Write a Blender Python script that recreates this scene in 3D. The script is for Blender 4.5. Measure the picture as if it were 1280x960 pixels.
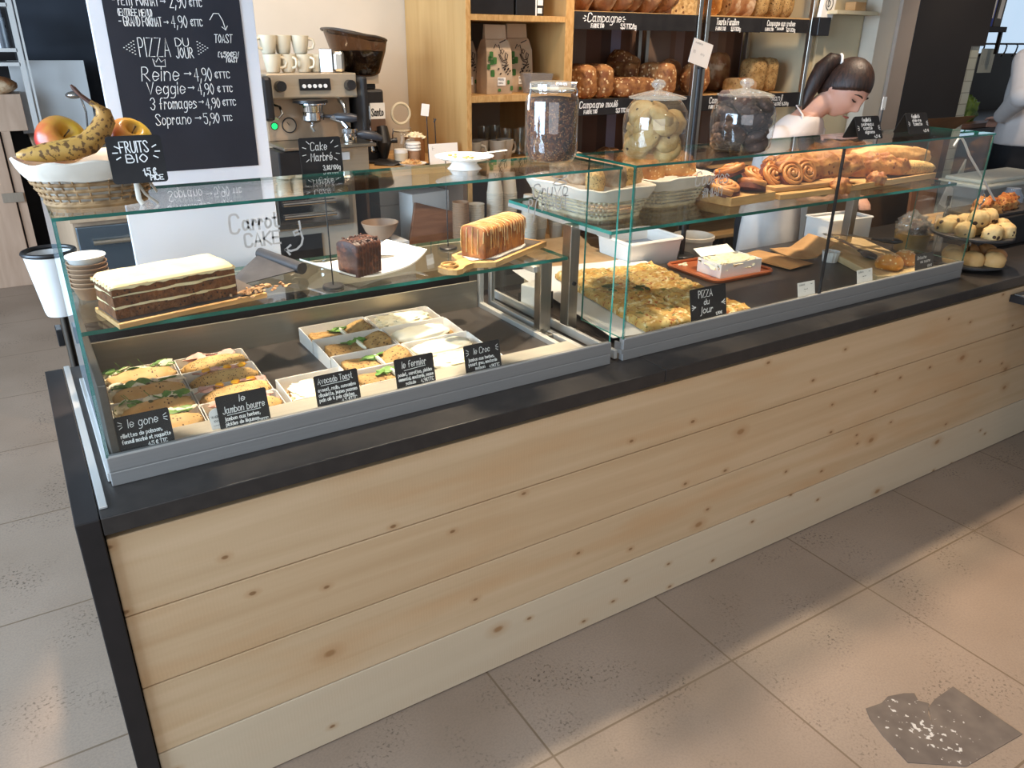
import bpy, bmesh, math, random
from mathutils import Vector, Matrix, noise
S = bpy.context.scene
PI = math.pi
for o in list(bpy.data.objects): bpy.data.objects.remove(o)
C = S.collection
# ---------------------------------------------------------------- camera, world, lights, exposure
cd = bpy.data.cameras.new('camera'); cam = bpy.data.objects.new('camera', cd); C.objects.link(cam)
yaw, pit, rol = 0.5628, 0.4165, 0.0106
f_ = Vector((math.sin(yaw)*math.cos(pit), math.cos(yaw)*math.cos(pit), -math.sin(pit)))
r_ = Vector((math.cos(yaw), -math.sin(yaw), 0)); u_ = r_.cross(f_)
r2 = math.cos(rol)*r_ + math.sin(rol)*u_; u2 = -math.sin(rol)*r_ + math.cos(rol)*u_
cam.matrix_world = Matrix(((r2.x, u2.x, -f_.x, -0.0033), (r2.y, u2.y, -f_.y, -1.3768), (r2.z, u2.z, -f_.z, 1.563), (0, 0, 0, 1)))
cd.sensor_width = 36; cd.lens = 970.5*36/1280; cd.clip_start = .02; cd.clip_end = 60
S.camera = cam
w = bpy.data.worlds.new('world'); S.world = w; w.use_nodes = True
bg = w.node_tree.nodes['Background']; bg.inputs[0].default_value = (.80, .89, 1, 1); bg.inputs[1].default_value = .30
def spot(x, y, z, e, tx, ty, tz, ang=70, blend=.6, col=(1, .80, .60), r=.05):
    l = bpy.data.lights.new('ceiling_or_fill_spot', 'SPOT'); l.energy = e; l.color = col; l.spot_size = math.radians(ang); l.spot_blend = blend; l.shadow_soft_size = r
    o = bpy.data.objects.new('ceiling_or_fill_spot', l); C.objects.link(o); o.location = (x, y, z)
    o.rotation_euler = Vector((tx-x, ty-y, tz-z)).to_track_quat('-Z', 'Y').to_euler()
def area(x, y, z, e, sx, sy, tx, ty, tz, col):
    l = bpy.data.lights.new('window_light', 'AREA'); l.energy = e; l.color = col; l.shape = 'RECTANGLE'; l.size = sx; l.size_y = sy
    o = bpy.data.objects.new('window_light', l); C.objects.link(o); o.location = (x, y, z)
    o.rotation_euler = Vector((tx-x, ty-y, tz-z)).to_track_quat('-Z', 'Y').to_euler()
# warm track spots over the counter, aimed down at the food, with added fills towards the back; the track spots also throw the counter's shadow on the shop floor
spot(.90, .66, 2.5, 300, .84, .47, .8, 40, .7)
spot(.28, .66, 2.5, 235, .26, .42, .8, 29, .6)
spot(1.55, .62, 2.5, 115, 1.55, .3, .8, 70, .7)
spot(2.35, .62, 2.5, 120, 2.35, .2, .8, 74, .7)
spot(3.15, .62, 2.5, 125, 3.15, .2, .8, 74, .7)
spot(1.3, -1.5, 2.5, 24, 1.3, -.4, .2, 84, .9)
spot(2.4, -1.5, 2.5, 12, 2.4, -.7, 0, 95, .8)
spot(1.0, .9, 2.5, 60, 1.0, 1.9, 1.25, 70, .8)  # added fill that brightens the coffee machine
spot(1.75, .9, 2.5, 36, 1.8, 1.7, 1.3, 60, .8)  # added fill for the coffee bags on the shelf unit
spot(2.4, .95, 2.5, 62, 2.4, 1.7, 1.5, 70, .8)
spot(3.2, .95, 2.5, 62, 3.3, 1.7, 1.5, 70, .8)
spot(4.6, .6, 2.5, 30, 4.9, 1.3, 1.2, 90, .8)
# daylight from the shop windows on the left and behind the photographer
area(-3.4, .5, 1.9, 480, 4.5, 2.2, .0, 1.6, .4, (.56, .76, 1))
area(-1.2, -4.2, 1.9, 50, 4.0, 2.2, .6, .5, .5, (.88, .93, 1))
S.view_settings.view_transform = 'Standard'; S.view_settings.look = 'None'; S.view_settings.gamma = 1; S.view_settings.use_curve_mapping = False
S.view_settings.exposure = 0.15
# ---------------------------------------------------------------- materials
MATS = {}
def lin(c):
    return tuple((x/12.92 if x <= .04045 else ((x+.055)/1.055)**2.4) for x in c)
def hexc(h):
    h = h.lstrip('#'); return lin(tuple(int(h[i:i+2], 16)/255 for i in (0, 2, 4)))
def newmat(name):
    m = bpy.data.materials.new(name); m.use_nodes = True; nt = m.node_tree; b = nt.nodes['Principled BSDF']; return m, nt, b
def N(nt, t, **k):
    n = nt.nodes.new('ShaderNode'+t)
    for a, v in k.items():
        if a.startswith('i_'): n.inputs[int(a[2:])].default_value = v
        else: setattr(n, a, v)
    return n
def mix(nt, fac, a, b):
    n = nt.nodes.new('ShaderNodeMix'); n.data_type = 'RGBA'
    for s, v in ((0, fac), (6, a), (7, b)):
        if hasattr(v, 'is_linked') or hasattr(v, 'node'): nt.links.new(v, n.inputs[s])
        elif s == 0: n.inputs[0].default_value = v
        else: n.inputs[s].default_value = (*v[:3], 1)
    return n.outputs[2]
def ramp(nt, src, lo, hi):
    n = nt.nodes.new('ShaderNodeMapRange'); n.inputs[1].default_value = lo; n.inputs[2].default_value = hi; nt.links.new(src, n.inputs[0]); return n.outputs[0]
def coord(nt, sc=(1, 1, 1), kind='Object', loc=(0, 0, 0)):
    t = nt.nodes.new('ShaderNodeTexCoord'); m = nt.nodes.new('ShaderNodeMapping'); m.inputs[3].default_value = sc; m.inputs[1].default_value = loc
    nt.links.new(t.outputs[kind], m.inputs[0]); return m.outputs[0]
def math_(nt, op, a, b=None):
    n = nt.nodes.new('ShaderNodeMath'); n.operation = op
    for i, v in enumerate((a, b)):
        if v is None: continue
        if isinstance(v, (int, float)): n.inputs[i].default_value = v
        else: nt.links.new(v, n.inputs[i])
    return n.outputs[0]
def mat(name, col, rough=.5, metal=0, col2=None, nsc=8, nlo=.4, nhi=.65, spots=None, bump=0, bsc=40, sc=(1, 1, 1), spec=None, trans=0, sss=0, emit=0, alpha=1, col3=None, n3=20):
    """procedural surface: base, noise-mixed second colour, small spots (scale, radius, colour), bump"""
    if name in MATS: return MATS[name]
    m, nt, b = newmat(name); L = nt.links
    c = hexc(col) if isinstance(col, str) else col
    b.inputs['Roughness'].default_value = rough; b.inputs['Metallic'].default_value = metal
    if spec is not None: b.inputs['Specular IOR Level'].default_value = spec
    if trans: b.inputs['Transmission Weight'].default_value = trans
    if sss:
        b.inputs['Subsurface Weight'].default_value = sss; b.inputs['Subsurface Radius'].default_value = (.01, .005, .003)
    if alpha < 1: b.inputs['Alpha'].default_value = alpha
    if emit:
        b.inputs['Emission Color'].default_value = (*c, 1); b.inputs['Emission Strength'].default_value = emit
    b.inputs['Base Color'].default_value = (*c, 1)
    out = None
    if col2 or spots or bump or col3: co = coord(nt, sc)
    if col2:
        n = N(nt, 'TexNoise'); n.inputs['Scale'].default_value = nsc; n.inputs['Detail'].default_value = 5; L.new(co, n.inputs[0])
        out = mix(nt, ramp(nt, n.outputs[0], nlo, nhi), c, hexc(col2))
    if col3:
        n = N(nt, 'TexNoise'); n.inputs['Scale'].default_value = n3; n.inputs['Detail'].default_value = 3; L.new(co, n.inputs[0])
        out = mix(nt, ramp(nt, n.outputs[0], .52, .62), out if out else c, hexc(col3))
    if spots:
        v = N(nt, 'TexVoronoi'); v.inputs['Scale'].default_value = spots[0]; L.new(co, v.inputs['Vector'])
        f = math_(nt, 'LESS_THAN', v.outputs['Distance'], spots[1])
        sp = N(nt, 'SeparateColor'); L.new(v.outputs['Color'], sp.inputs[0])
        f = math_(nt, 'MULTIPLY', f, math_(nt, 'LESS_THAN', sp.outputs[0], spots[3] if len(spots) > 3 else .7))
        out = mix(nt, f, out if out else c, hexc(spots[2]))
    if out: L.new(out, b.inputs['Base Color'])
    if bump:
        n = N(nt, 'TexNoise'); n.inputs['Scale'].default_value = bsc; n.inputs['Detail'].default_value = 4; L.new(co, n.inputs[0])
        bp = N(nt, 'Bump'); bp.inputs['Strength'].default_value = bump; bp.inputs['Distance'].default_value = .006; L.new(n.outputs[0], bp.inputs['Height']); L.new(bp.outputs[0], b.inputs['Normal'])
    MATS[name] = m; return m
def glassmat(name, tint=(1, 1, 1), refl=1.0, ior=1.45, haze=None, haze_amt=0):
    if name in MATS: return MATS[name]
    m, nt, b = newmat(name); nt.nodes.remove(b); L = nt.links
    o = nt.nodes['Material Output']; t = N(nt, 'BsdfTransparent'); t.inputs[0].default_value = (*tint, 1)
    g = N(nt, 'BsdfGlossy'); g.inputs['Roughness'].default_value = .0; g.inputs[0].default_value = (refl, refl, refl, 1)
    lw = N(nt, 'LayerWeight'); lw.inputs[0].default_value = .5; r0 = ((ior-1)/(ior+1))**2
    fac = math_(nt, 'ADD', math_(nt, 'MULTIPLY', math_(nt, 'POWER', lw.outputs['Facing'], 5.0), 1-r0), r0)
    ms = N(nt, 'MixShader'); L.new(fac, ms.inputs[0]); L.new(t.outputs[0], ms.inputs[1]); L.new(g.outputs[0], ms.inputs[2])
    res = ms.outputs[0]
    if haze:
        d = N(nt, 'BsdfDiffuse'); d.inputs[0].default_value = (*hexc(haze), 1); m2 = N(nt, 'MixShader'); m2.inputs[0].default_value = haze_amt; L.new(res, m2.inputs[1]); L.new(d.outputs[0], m2.inputs[2]); res = m2.outputs[0]
    L.new(res, o.inputs[0]); MATS[name] = m; return m
def woodmat(name, c1, c2, axis=0, sc=3, stretch=14, rough=.55, knots=False, plank=None, bump=.08, grain=1.0):
    """stretched-noise grain along one axis; optional knots and a tint per board"""
    if name in MATS: return MATS[name]
    m, nt, b = newmat(name); L = nt.links
    s = [sc*stretch]*3; s[axis] = sc; co = coord(nt, s)
    n = N(nt, 'TexNoise'); n.inputs['Scale'].default_value = 1; n.inputs['Detail'].default_value = 6; n.inputs['Distortion'].default_value = .6; L.new(co, n.inputs[0])
    out = mix(nt, ramp(nt, n.outputs[0], .5-.18/grain, .5+.22/grain), hexc(c1), hexc(c2))
    if plank:
        step, pale, warm = plank
        t = N(nt, 'TexCoord'); sx = N(nt, 'SeparateXYZ'); L.new(t.outputs['Object'], sx.inputs[0])
        fl = math_(nt, 'FLOOR', math_(nt, 'DIVIDE', sx.outputs[2], step)); wn = N(nt, 'TexWhiteNoise'); wn.noise_dimensions = '1D'; L.new(math_(nt, 'ADD', fl, 3.7), wn.inputs['W'])
        n2 = N(nt, 'TexNoise'); n2.inputs['Scale'].default_value = 1; n2.inputs['Detail'].default_value = 3
        co2 = coord(nt, (1.6, 1, 9)); L.new(co2, n2.inputs[0])
        out = mix(nt, math_(nt, 'MULTIPLY', ramp(nt, n2.outputs[0], .5, .68), .55), out, hexc(warm))
        low = math_(nt, 'LESS_THAN', sx.outputs[2], step); out = mix(nt, math_(nt, 'MULTIPLY', low, .6), out, hexc(pale))
        out = mix(nt, math_(nt, 'MULTIPLY', wn.outputs[0], .2), out, hexc(warm))
        # fine saw marks
        wv = N(nt, 'TexWave'); wv.inputs['Scale'].default_value = 42; wv.inputs['Distortion'].default_value = 3; wv.inputs['Detail'].default_value = 2; cw = coord(nt, (1, .3, 1.1)); L.new(cw, wv.inputs[0])
        out = mix(nt, math_(nt, 'MULTIPLY', math_(nt, 'MULTIPLY', wv.outputs[0], ramp(nt, n2.outputs[0], .35, .6)), .06), out, hexc('8a6a48'))
    if knots:
        for (ks, kr, kc, kt, yo) in knots:
            c0 = coord(nt, (ks*.6, 0, ks), loc=(yo, 0, yo*.3)); s3 = N(nt, 'SeparateXYZ'); L.new(c0, s3.inputs[0]); c3 = N(nt, 'CombineXYZ'); L.new(s3.outputs[0], c3.inputs[0]); L.new(s3.outputs[2], c3.inputs[1]); ck = c3.outputs[0]; nd = N(nt, 'TexNoise'); nd.inputs['Scale'].default_value = 6; L.new(ck, nd.inputs[0])
            v = N(nt, 'TexVoronoi'); v.inputs['Scale'].default_value = 1; v.voronoi_dimensions = '2D'; L.new(ck, v.inputs['Vector'])
            d = math_(nt, 'ADD', v.outputs['Distance'], math_(nt, 'MULTIPLY', math_(nt, 'SUBTRACT', nd.outputs[0], .5), kr*.9))
            sp = N(nt, 'SeparateColor'); L.new(v.outputs['Color'], sp.inputs[0])
            fm = math_(nt, 'LESS_THAN', sp.outputs[0], kt)
            core = math_(nt, 'SUBTRACT', 1.0, ramp(nt, d, kr*.55, kr)); 
            out = mix(nt, math_(nt, 'MULTIPLY', math_(nt, 'MULTIPLY', core, fm), .85), out, hexc(kc))
            halo = math_(nt, 'MULTIPLY', math_(nt, 'SUBTRACT', 1.0, ramp(nt, d, kr, kr*2.6)), .35); out = mix(nt, math_(nt, 'MULTIPLY', halo, fm), out, hexc('a87a4a'))
    L.new(out, b.inputs['Base Color']); b.inputs['Roughness'].default_value = rough; b.inputs['Specular IOR Level'].default_value = .3
    if bump:
        bp = N(nt, 'Bump'); bp.inputs['Strength'].default_value = bump; bp.inputs['Distance'].default_value = .003; L.new(n.outputs[0], bp.inputs['Height']); L.new(bp.outputs[0], b.inputs['Normal'])
    MATS[name] = m; return m
def brushed(name, col, rough=.3, sc=(2, 60, 60), dark=.75, metal=1):
    if name in MATS: return MATS[name]
    m, nt, b = newmat(name); L = nt.links; c = hexc(col); b.inputs['Metallic'].default_value = metal
    n = N(nt, 'TexNoise'); n.inputs['Scale'].default_value = 4; L.new(coord(nt, sc), n.inputs[0])
    L.new(mix(nt, n.outputs[0], tuple(x*dark for x in c), c), b.inputs['Base Color']); L.new(ramp(nt, n.outputs[0], .5-.5/max(rough, .01), .5+.9/max(rough, .01)), b.inputs['Roughness'])
    b.inputs['Roughness'].default_value = rough
    for l in list(b.inputs['Roughness'].links): L.remove(l)
    MATS[name] = m; return m
black_lam = mat('black_laminate', '2b2725', .38, col2='332e2b', nsc=30, spec=.5)
black_side = mat('black_edge', '211d1c', .5, col2='262120', nsc=14, spec=.3)
alu = brushed('brushed_aluminium', 'a19e9a', .40, (1, 50, 50), .85, .45)
alu_l = brushed('pale_aluminium', 'd2cfc9', .42, (50, 1, 50), .85, .5)
steel = brushed('stainless_steel', 'bdb5a8', .3, (60, 60, 2))
chrome = mat('chrome', 'd8d8d8', .08, 1, col2='c8c8c8')
dsteel = brushed('dark_steel', '6c6862', .35, (50, 50, 2))
glass = glassmat('pane_glass', (.985, 1, .992))
jarglass = glassmat('jar_glass', (.97, .98, .97), 1, 1.9, 'dfe2dc', .02)
gedge = mat('glass_cut_edge', '1f5f50', .12, col2='3fa596', nsc=3, nlo=.52, nhi=.66, spec=.8)
white_card = mat('white_card', 'f1ede6', .7, col2='ebe6de', nsc=6)
white_gl = mat('white_gloss', 'f0eee9', .25, col2='eceae5', nsc=4)
white_pl = mat('white_plastic', 'e9e7e2', .4, col2='e0ded9', nsc=5)
slate = mat('chalkboard_black', '211f20', .55, col2='2a2828', nsc=18, spec=.3)
chalk = mat('chalk_marker_white', 'f4f2ee', .8, col2='d8d6d2', nsc=90, nlo=.55, nhi=.8)
pen = mat('white_paint_pen', 'c6c1b9', .6, col2='bcb7af', nsc=60)
greypen = mat('printed_grey', '6f6d6a', .8, col2='7c7a77', nsc=60)
kraft = mat('kraft_paper', 'b98d5c', .85, col2='a97e50', nsc=14, bump=.15, bsc=30)
kraft_l = mat('kraft_cardboard', 'bf9a6e', .85, col2='ad8759', nsc=9)
cupbrown = mat('kraft_cup', '9c7a5b', .7, col2='8d6c4f', nsc=12)
cuplight = mat('cream_cup', 'cfc4b2', .6, col2='c6baa6', nsc=9)
board_w = woodmat('beech_board', 'c8a06c', 'a97f4c', 0, 5, 10, .5)
board_p = woodmat('pale_pine_board', 'dcc193', 'c9a873', 1, 5, 10, .5)
cloth = mat('cotton_liner', 'dcd3c4', .9, col2='cabfae', nsc=7, bump=.35, bsc=14)
apron_m = mat('white_cotton', 'e9e4e0', .9, col2='dcd6d2', nsc=8, bump=.4, bsc=10)
wicker = mat('wicker', 'a5835a', .7, col2='7d5f3d', nsc=25, bump=.3, bsc=60)
wicker_l = mat('pale_wicker', 'cdbf9f', .7, col2='a99676', nsc=25, bump=.3, bsc=60)
black_pl = mat('black_plastic', '1d1b1b', .35, col2='232121', nsc=20)
black_rub = mat('black_handle', '2c2b2e', .4, col2='343336', nsc=20)
# ---------------------------------------------------------------- mesh helpers
class MB:
    def __init__(s): s.v = []; s.f = []; s.m = []; s.mi = 0
    def add(s, vs, fs, mi=None):
        o = len(s.v); s.v += [tuple(v) for v in vs]; s.f += [tuple(i+o for i in f) for f in fs]; s.m += [s.mi if mi is None else mi]*len(fs); return s
    def box(s, x0, x1, y0, y1, z0, z1, T=None, mi=None, bev=0):
        if bev:
            return s.rbox(x0, x1, y0, y1, z0, z1, bev, T, mi)
        vs = [Vector((x, y, z)) for z in (z0, z1) for y in (y0, y1) for x in (x0, x1)]
        if T: vs = [T @ v for v in vs]
        return s.add(vs, [(0, 2, 3, 1), (4, 5, 7, 6), (0, 1, 5, 4), (2, 6, 7, 3), (0, 4, 6, 2), (1, 3, 7, 5)], mi)
    def rbox(s, x0, x1, y0, y1, z0, z1, b, T=None, mi=None):
        bm = bmesh.new(); bmesh.ops.create_cube(bm, size=1)
        for v in bm.verts: v.co = Vector(((x0+x1)/2+v.co.x*(x1-x0), (y0+y1)/2+v.co.y*(y1-y0), (z0+z1)/2+v.co.z*(z1-z0)))
        bmesh.ops.bevel(bm, geom=bm.edges[:], offset=b, segments=2, affect='EDGES', profile=.5)
        vs = [T @ v.co if T else v.co.copy() for v in bm.verts]; bm.verts.index_update(); s.add(vs, [[v.index for v in f.verts] for f in bm.faces], mi); bm.free(); return s
    def tube(s, pts, r, n=8, cap=True, mi=None, flat=1.0, closed=False):
        pts = [Vector(p) for p in pts]; k = len(pts); rr = r if isinstance(r, (list, tuple)) else [r]*k; vs = []; ref = None
        for i, p in enumerate(pts):
            if closed: d = pts[(i+1) % k]-pts[i-1]
            else: d = pts[min(i+1, k-1)]-pts[max(i-1, 0)]
            if d.length < 1e-9: d = Vector((0, 0, 1))
            d.normalize()
            if ref is None: ref = Vector((0, 0, 1)) if abs(d.z) < .9 else Vector((0, 1, 0))
            a = d.cross(ref)
            if a.length < 1e-6: a = d.orthogonal()
            a.normalize(); b = a.cross(d); b.normalize(); ref = b
            for j in range(n):
                t = 2*PI*j/n; vs.append(p+a*math.cos(t)*rr[i]+b*math.sin(t)*rr[i]*flat)
        fs = []
        for i in range(k if closed else k-1):
            for j in range(n):
                i2 = (i+1) % k; fs.append((i*n+j, i*n+(j+1) % n, i2*n+(j+1) % n, i2*n+j))
        if cap and not closed: fs += [tuple(range(n-1, -1, -1)), tuple((k-1)*n+j for j in range(n))]
        return s.add(vs, fs, mi)
    def lathe(s, prof, n=32, c=(0, 0, 0), sx=1, sy=1, mi=None, T=None, wob=None):
        vs = []; k = len(prof)
        for (r, z) in prof:
            for j in range(n):
                t = 2*PI*j/n; q = 1+(wob(t, z) if wob else 0); v = Vector((c[0]+r*q*math.cos(t)*sx, c[1]+r*q*math.sin(t)*sy, c[2]+z)); vs.append(T @ v if T else v)
        fs = [(i*n+j, i*n+(j+1) % n, (i+1)*n+(j+1) % n, (i+1)*n+j) for i in range(k-1) for j in range(n)]
        if prof[0][0] > 1e-5: fs.append(tuple(range(n-1, -1, -1)))
        if prof[-1][0] > 1e-5: fs.append(tuple((k-1)*n+j for j in range(n)))
        return s.add(vs, fs, mi)
    def prism(s, poly, z0, z1, T=None, mi=None):
        n = len(poly); vs = [Vector((x, y, z0)) for x, y in poly]+[Vector((x, y, z1)) for x, y in poly]
        if T: vs = [T @ v for v in vs]
        return s.add(vs, [tuple(range(n-1, -1, -1)), tuple(range(n, 2*n))]+[(i, (i+1) % n, n+(i+1) % n, n+i) for i in range(n)], mi)
    def blob(s, c, rx, ry, rz, seed=0, amp=.0, freq=3, flat=-1, nu=20, nv=12, ex=1.0, T=None, mi=None, shape=None):
        vs = []; c = Vector(c)
        pw = lambda a: math.copysign(abs(a)**ex, a)
        for i in range(nv+1):
            ph = -PI/2+PI*i/nv
            for j in range(nu):
                t = 2*PI*j/nu; p = Vector((pw(math.cos(ph))*pw(math.cos(t)), pw(math.cos(ph))*pw(math.sin(t)), pw(math.sin(ph))))
                if p.z < flat: p.z = flat
                if amp:
                    d = noise.noise(p*freq+Vector((seed*7.3, seed*3.1, seed*1.7)))*amp; p = p*(1+d)
                p = Vector((p.x*rx, p.y*ry, p.z*rz))
                if shape: p = shape(p)
                p = (T @ p if T else p)+c; vs.append(p)
        fs = [(i*nu+j, i*nu+(j+1) % nu, (i+1)*nu+(j+1) % nu, (i+1)*nu+j) for i in range(nv) for j in range(nu)]
        return s.add(vs, fs, mi)
    def build(s, name, mats, parent=None, loc=None, rot=None, smooth=False, sharp=40):
        me = bpy.data.meshes.new(name); me.from_pydata(s.v, [], s.f); me.update()
        bm = bmesh.new(); bm.from_mesh(me); bmesh.ops.remove_doubles(bm, verts=bm.verts, dist=1e-6); 
        if len(bm.faces) == len(me.polygons):
            bmesh.ops.recalc_face_normals(bm, faces=bm.faces)
        bm.to_mesh(me) if len(bm.faces) == len(me.polygons) else None
        bm.free()
        if not isinstance(mats, (list, tuple)): mats = [mats]
        for m in mats: me.materials.append(m)
        for p, mi in zip(me.polygons, s.m):
            p.material_index = mi
        if smooth:
            for p in me.polygons: p.use_smooth = True
            try: me.set_sharp_from_angle(angle=math.radians(sharp))
            except Exception: pass
        o = bpy.data.objects.new(name, me); C.objects.link(o)
        if parent: o.parent = parent
        if loc: o.location = loc
        if rot: o.rotation_euler = rot
        return o
def thing(name, label, cat, loc=(0, 0, 0), rz=0, group=None, rot=None):
    o = bpy.data.objects.new(name, None); o.empty_display_size = .05; C.objects.link(o); o.location = loc; o.rotation_euler = rot if rot else (0, 0, rz)
    o['label'] = label; o['category'] = cat
    if group: o['group'] = group
    return o
def tag(o, label, cat, group=None):
    o['label'] = label; o['category'] = cat
    if group: o['group'] = group
    return o
def struct(o): o['kind'] = 'structure'; return o
def dup(root, loc, rz=None, label=None, group=None, rot=None, scale=None):
    r = root.copy(); C.objects.link(r); r.location = loc
    if rz is not None: r.rotation_euler = (0, 0, rz)
    if rot: r.rotation_euler = rot
    if scale: r.scale = scale
    if label: r['label'] = label
    if group: r['group'] = group
    for ch in list(root.children):
        c = ch.copy(); C.objects.link(c); c.parent = r
        for g in ch.children:
            d = g.copy(); C.objects.link(d); d.parent = c
    return r
def sheet(name, x0, x1, y0, y1, z0, z1, parent, thin, m=None):
    """pane of glass: clear faces, green cut edges"""
    b = MB(); b.box(x0, x1, y0, y1, z0, z1); ax = {'z': (0, 1), 'y': (2, 3), 'x': (4, 5)}[thin]
    b.m = [0 if i in ax else 1 for i in range(6)]
    return b.build(name, [m or glass, gedge], parent)
# ---------------------------------------------------------------- hand lettering (single-stroke alphabet)
G = {'A': '00 26 40/12 32', 'B': '00 06/~06 26 35 33 03/~03 33 42 30 00', 'C': '~45 36 16 05 01 10 30 41', 'D': '00 06/~06 26 44 42 20 00', 'E': '46 06 00 40/03 33', 'F': '46 06 00/03 33',
 'G': '~45 36 16 05 01 10 30 41/41 43 23', 'H': '00 06/40 46/03 43', 'I': '00 06', 'J': '~36 31 20 10 01', 'K': '00 06/46 03 40', 'L': '06 00 40', 'M': '00 06 23 46 40', 'N': '00 06 40 46',
 'O': '~26 15 03 11 20 31 43 35 26', 'P': '00 06/~06 26 35 34 23 03', 'R': '00 06/~06 26 35 34 23 03/13 40', 'S': '~45 36 16 05 14 32 41 30 10 01', 'T': '06 46/26 20', 'U': '~06 02 10 30 42 46',
 'V': '06 20 46', 'W': '06 10 23 30 46', 'X': '06 40/46 00', 'Y': '06 23 46/23 20', 'Z': '06 46 00 40', 'Q': '~26 15 03 11 20 31 43 35 26/31 40',
 'a': '~33 14 02 10 31/34 31 40', 'b': '06 00/~03 14 33 31 10 01', 'c': '~33 14 02 10 31', 'd': '~33 14 02 10 31/36 30', 'e': '~02 32 33 14 02 10 31', 'f': '~36 26 15 10/03 23', 'g': '~33 14 02 10 31/~34 30 2b 0b',
 'h': '06 00/~02 14 33 30', 'i': '04 00/05 06', 'j': '~14 1a 0b/15 16', 'k': '06 00/34 02 30', 'l': '06 00', 'm': '04 00/~02 14 23 20/~22 34 43 40', 'n': '04 00/~02 14 33 30', 'o': '~14 02 10 31 33 14', 'p': '04 0b/~03 14 33 31 10 01',
 'q': '~33 14 02 10 31/34 3b', 'r': '04 00/~02 14 23', 's': '~33 14 03 31 10 00', 't': '~16 11 20 30/04 24', 'u': '~04 01 10 31/34 30', 'v': '04 20 44', 'w': '04 10 22 30 44', 'x': '04 30/34 00', 'y': '04 21/44 1b', 'z': '04 34 00 30',
 '0': '~26 15 03 11 20 31 43 35 26', '1': '04 26 20', '2': '~05 16 36 44 00/00 40', '3': '~05 16 36 44 23/~23 42 30 10 01', '4': '30 36 02 42', '5': '46 06 04/~04 34 42 30 10 01', '6': '~36 05 02 10 30 42 33 13 02', '7': '06 46 10',
 '8': '~26 15 14 32 31 20 11 12 34 35 26', '9': '~44 33 13 05 26 45 42 20', ',': '11 0a', '.': '00 01', '(': '~26 14 12 20', ')': '~06 14 12 00', '>': '03 53/44 53 42', '$': '~45 36 15 11 30 41/04 34/02 32', '/': '00 36',
 '#': '10 26/30 46/02 42/04 44', '[': '26 06 00 20', '-': '03 33', "'": '06 05', '*': '02 24/04 22', '&': '40 05 26 34 02 10 42', '%': '~02 24 13 02', '+': '03 43/25 21'}
ACC = {'é': ('e', '15 26'), 'É': ('E', '17 28'), 'è': ('e', '06 15'), 'à': ('a', '06 15'), 'ê': ('e', '05 16 25')}
def pts_(s):
    d = lambda c: {'a': -1, 'b': -2}.get(c, None) if c in 'ab' else int(c)
    return [(int(p[0]), d(p[1])) for p in s.split()]
def strokes(txt, h, gap=1.5, slant=0):
    x = 0; out = []; k = h/6
    for ch in txt:
        if ch == ' ': x += 3; continue
        acc = None
        if ch in ACC: ch, acc = ACC[ch]
        if ch not in G: continue
        wmax = 0; parts = G[ch].split('/')+([acc] if acc else [])
        for p in parts:
            sm = p[0] == '~'; q = pts_(p.lstrip('~')); wmax = max(wmax, max(a for a, b in q))
            if sm and len(q) > 2:
                r = []
                for i in range(len(q)-1):
                    p0 = q[max(i-1, 0)]; p1 = q[i]; p2 = q[i+1]; p3 = q[min(i+2, len(q)-1)]
                    for t in (0, .33, .67):
                        r.append(tuple(.5*((2*p1[a])+(-p0[a]+p2[a])*t+(2*p0[a]-5*p1[a]+4*p2[a]-p3[a])*t*t+(-p0[a]+3*p1[a]-3*p2[a]+p3[a])*t**3) for a in (0, 1)))
                q = r+[q[-1]]
            out.append([((x+a+slant*b)*k, b*k) for a, b in q])
        x += wmax+gap
    return out, x*k
def ribbons(mb, lines, wd, O, X, Y, off=.0006):
    O = Vector(O); X = Vector(X).normalized(); Y = Vector(Y).normalized(); Nn = X.cross(Y)
    for ln in lines:
        P = [Vector((a, b)) for a, b in ln]; k = len(P)
        if k < 2: continue
        vs = []
        for i in range(k):
            d = P[min(i+1, k-1)]-P[max(i-1, 0)]
            if d.length < 1e-9: d = Vector((1, 0))
            d.normalize(); n = Vector((-d.y, d.x))*wd/2
            e = d*wd/2*(-1 if i == 0 else 1 if i == k-1 else 0)
            for s in (1, -1):
                q = P[i]+n*s+e; vs.append(O+X*q.x+Y*q.y+Nn*off)
        mb.add(vs, [(2*i, 2*i+1, 2*i+3, 2*i+2) for i in range(k-1)])
def lettering(parent, items, O, X, Y, wd=.0016, m=None, name='lettering', extra=(), off=.0006):
    """items: (text, u, v, height[, width to fit, slant]); extra: raw strokes in the same plane"""
    mb = MB()
    for it in items:
        t, u, v, h = it[:4]; fit = it[4] if len(it) > 4 else None; sl = it[5] if len(it) > 5 else 0
        ls, wdt = strokes(t, h, slant=sl); k = fit/wdt if fit else 1
        ribbons(mb, [[(u+a*k, v+b) for a, b in l] for l in ls], wd if len(it) < 7 else it[6], O, X, Y, off)
    ribbons(mb, list(extra), wd, O, X, Y, off)
    return mb.build(name, m or chalk, parent)
def rays(cx, cy, rx, ry, ln, angs):
    return [[(cx+rx*math.cos(math.radians(a)), cy+ry*math.sin(math.radians(a))), (cx+(rx+ln)*math.cos(math.radians(a)), cy+(ry+ln)*math.sin(math.radians(a)))] for a in angs]
def rrect(w, h, r, n=4):
    out = []
    for cx, cy, a0 in ((w-r, r, -90), (w-r, h-r, 0), (r, h-r, 90), (r, r, 180)):
        for i in range(n+1):
            a = math.radians(a0+90*i/n); out.append((cx+r*math.cos(a), cy+r*math.sin(a)))
    return out
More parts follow.
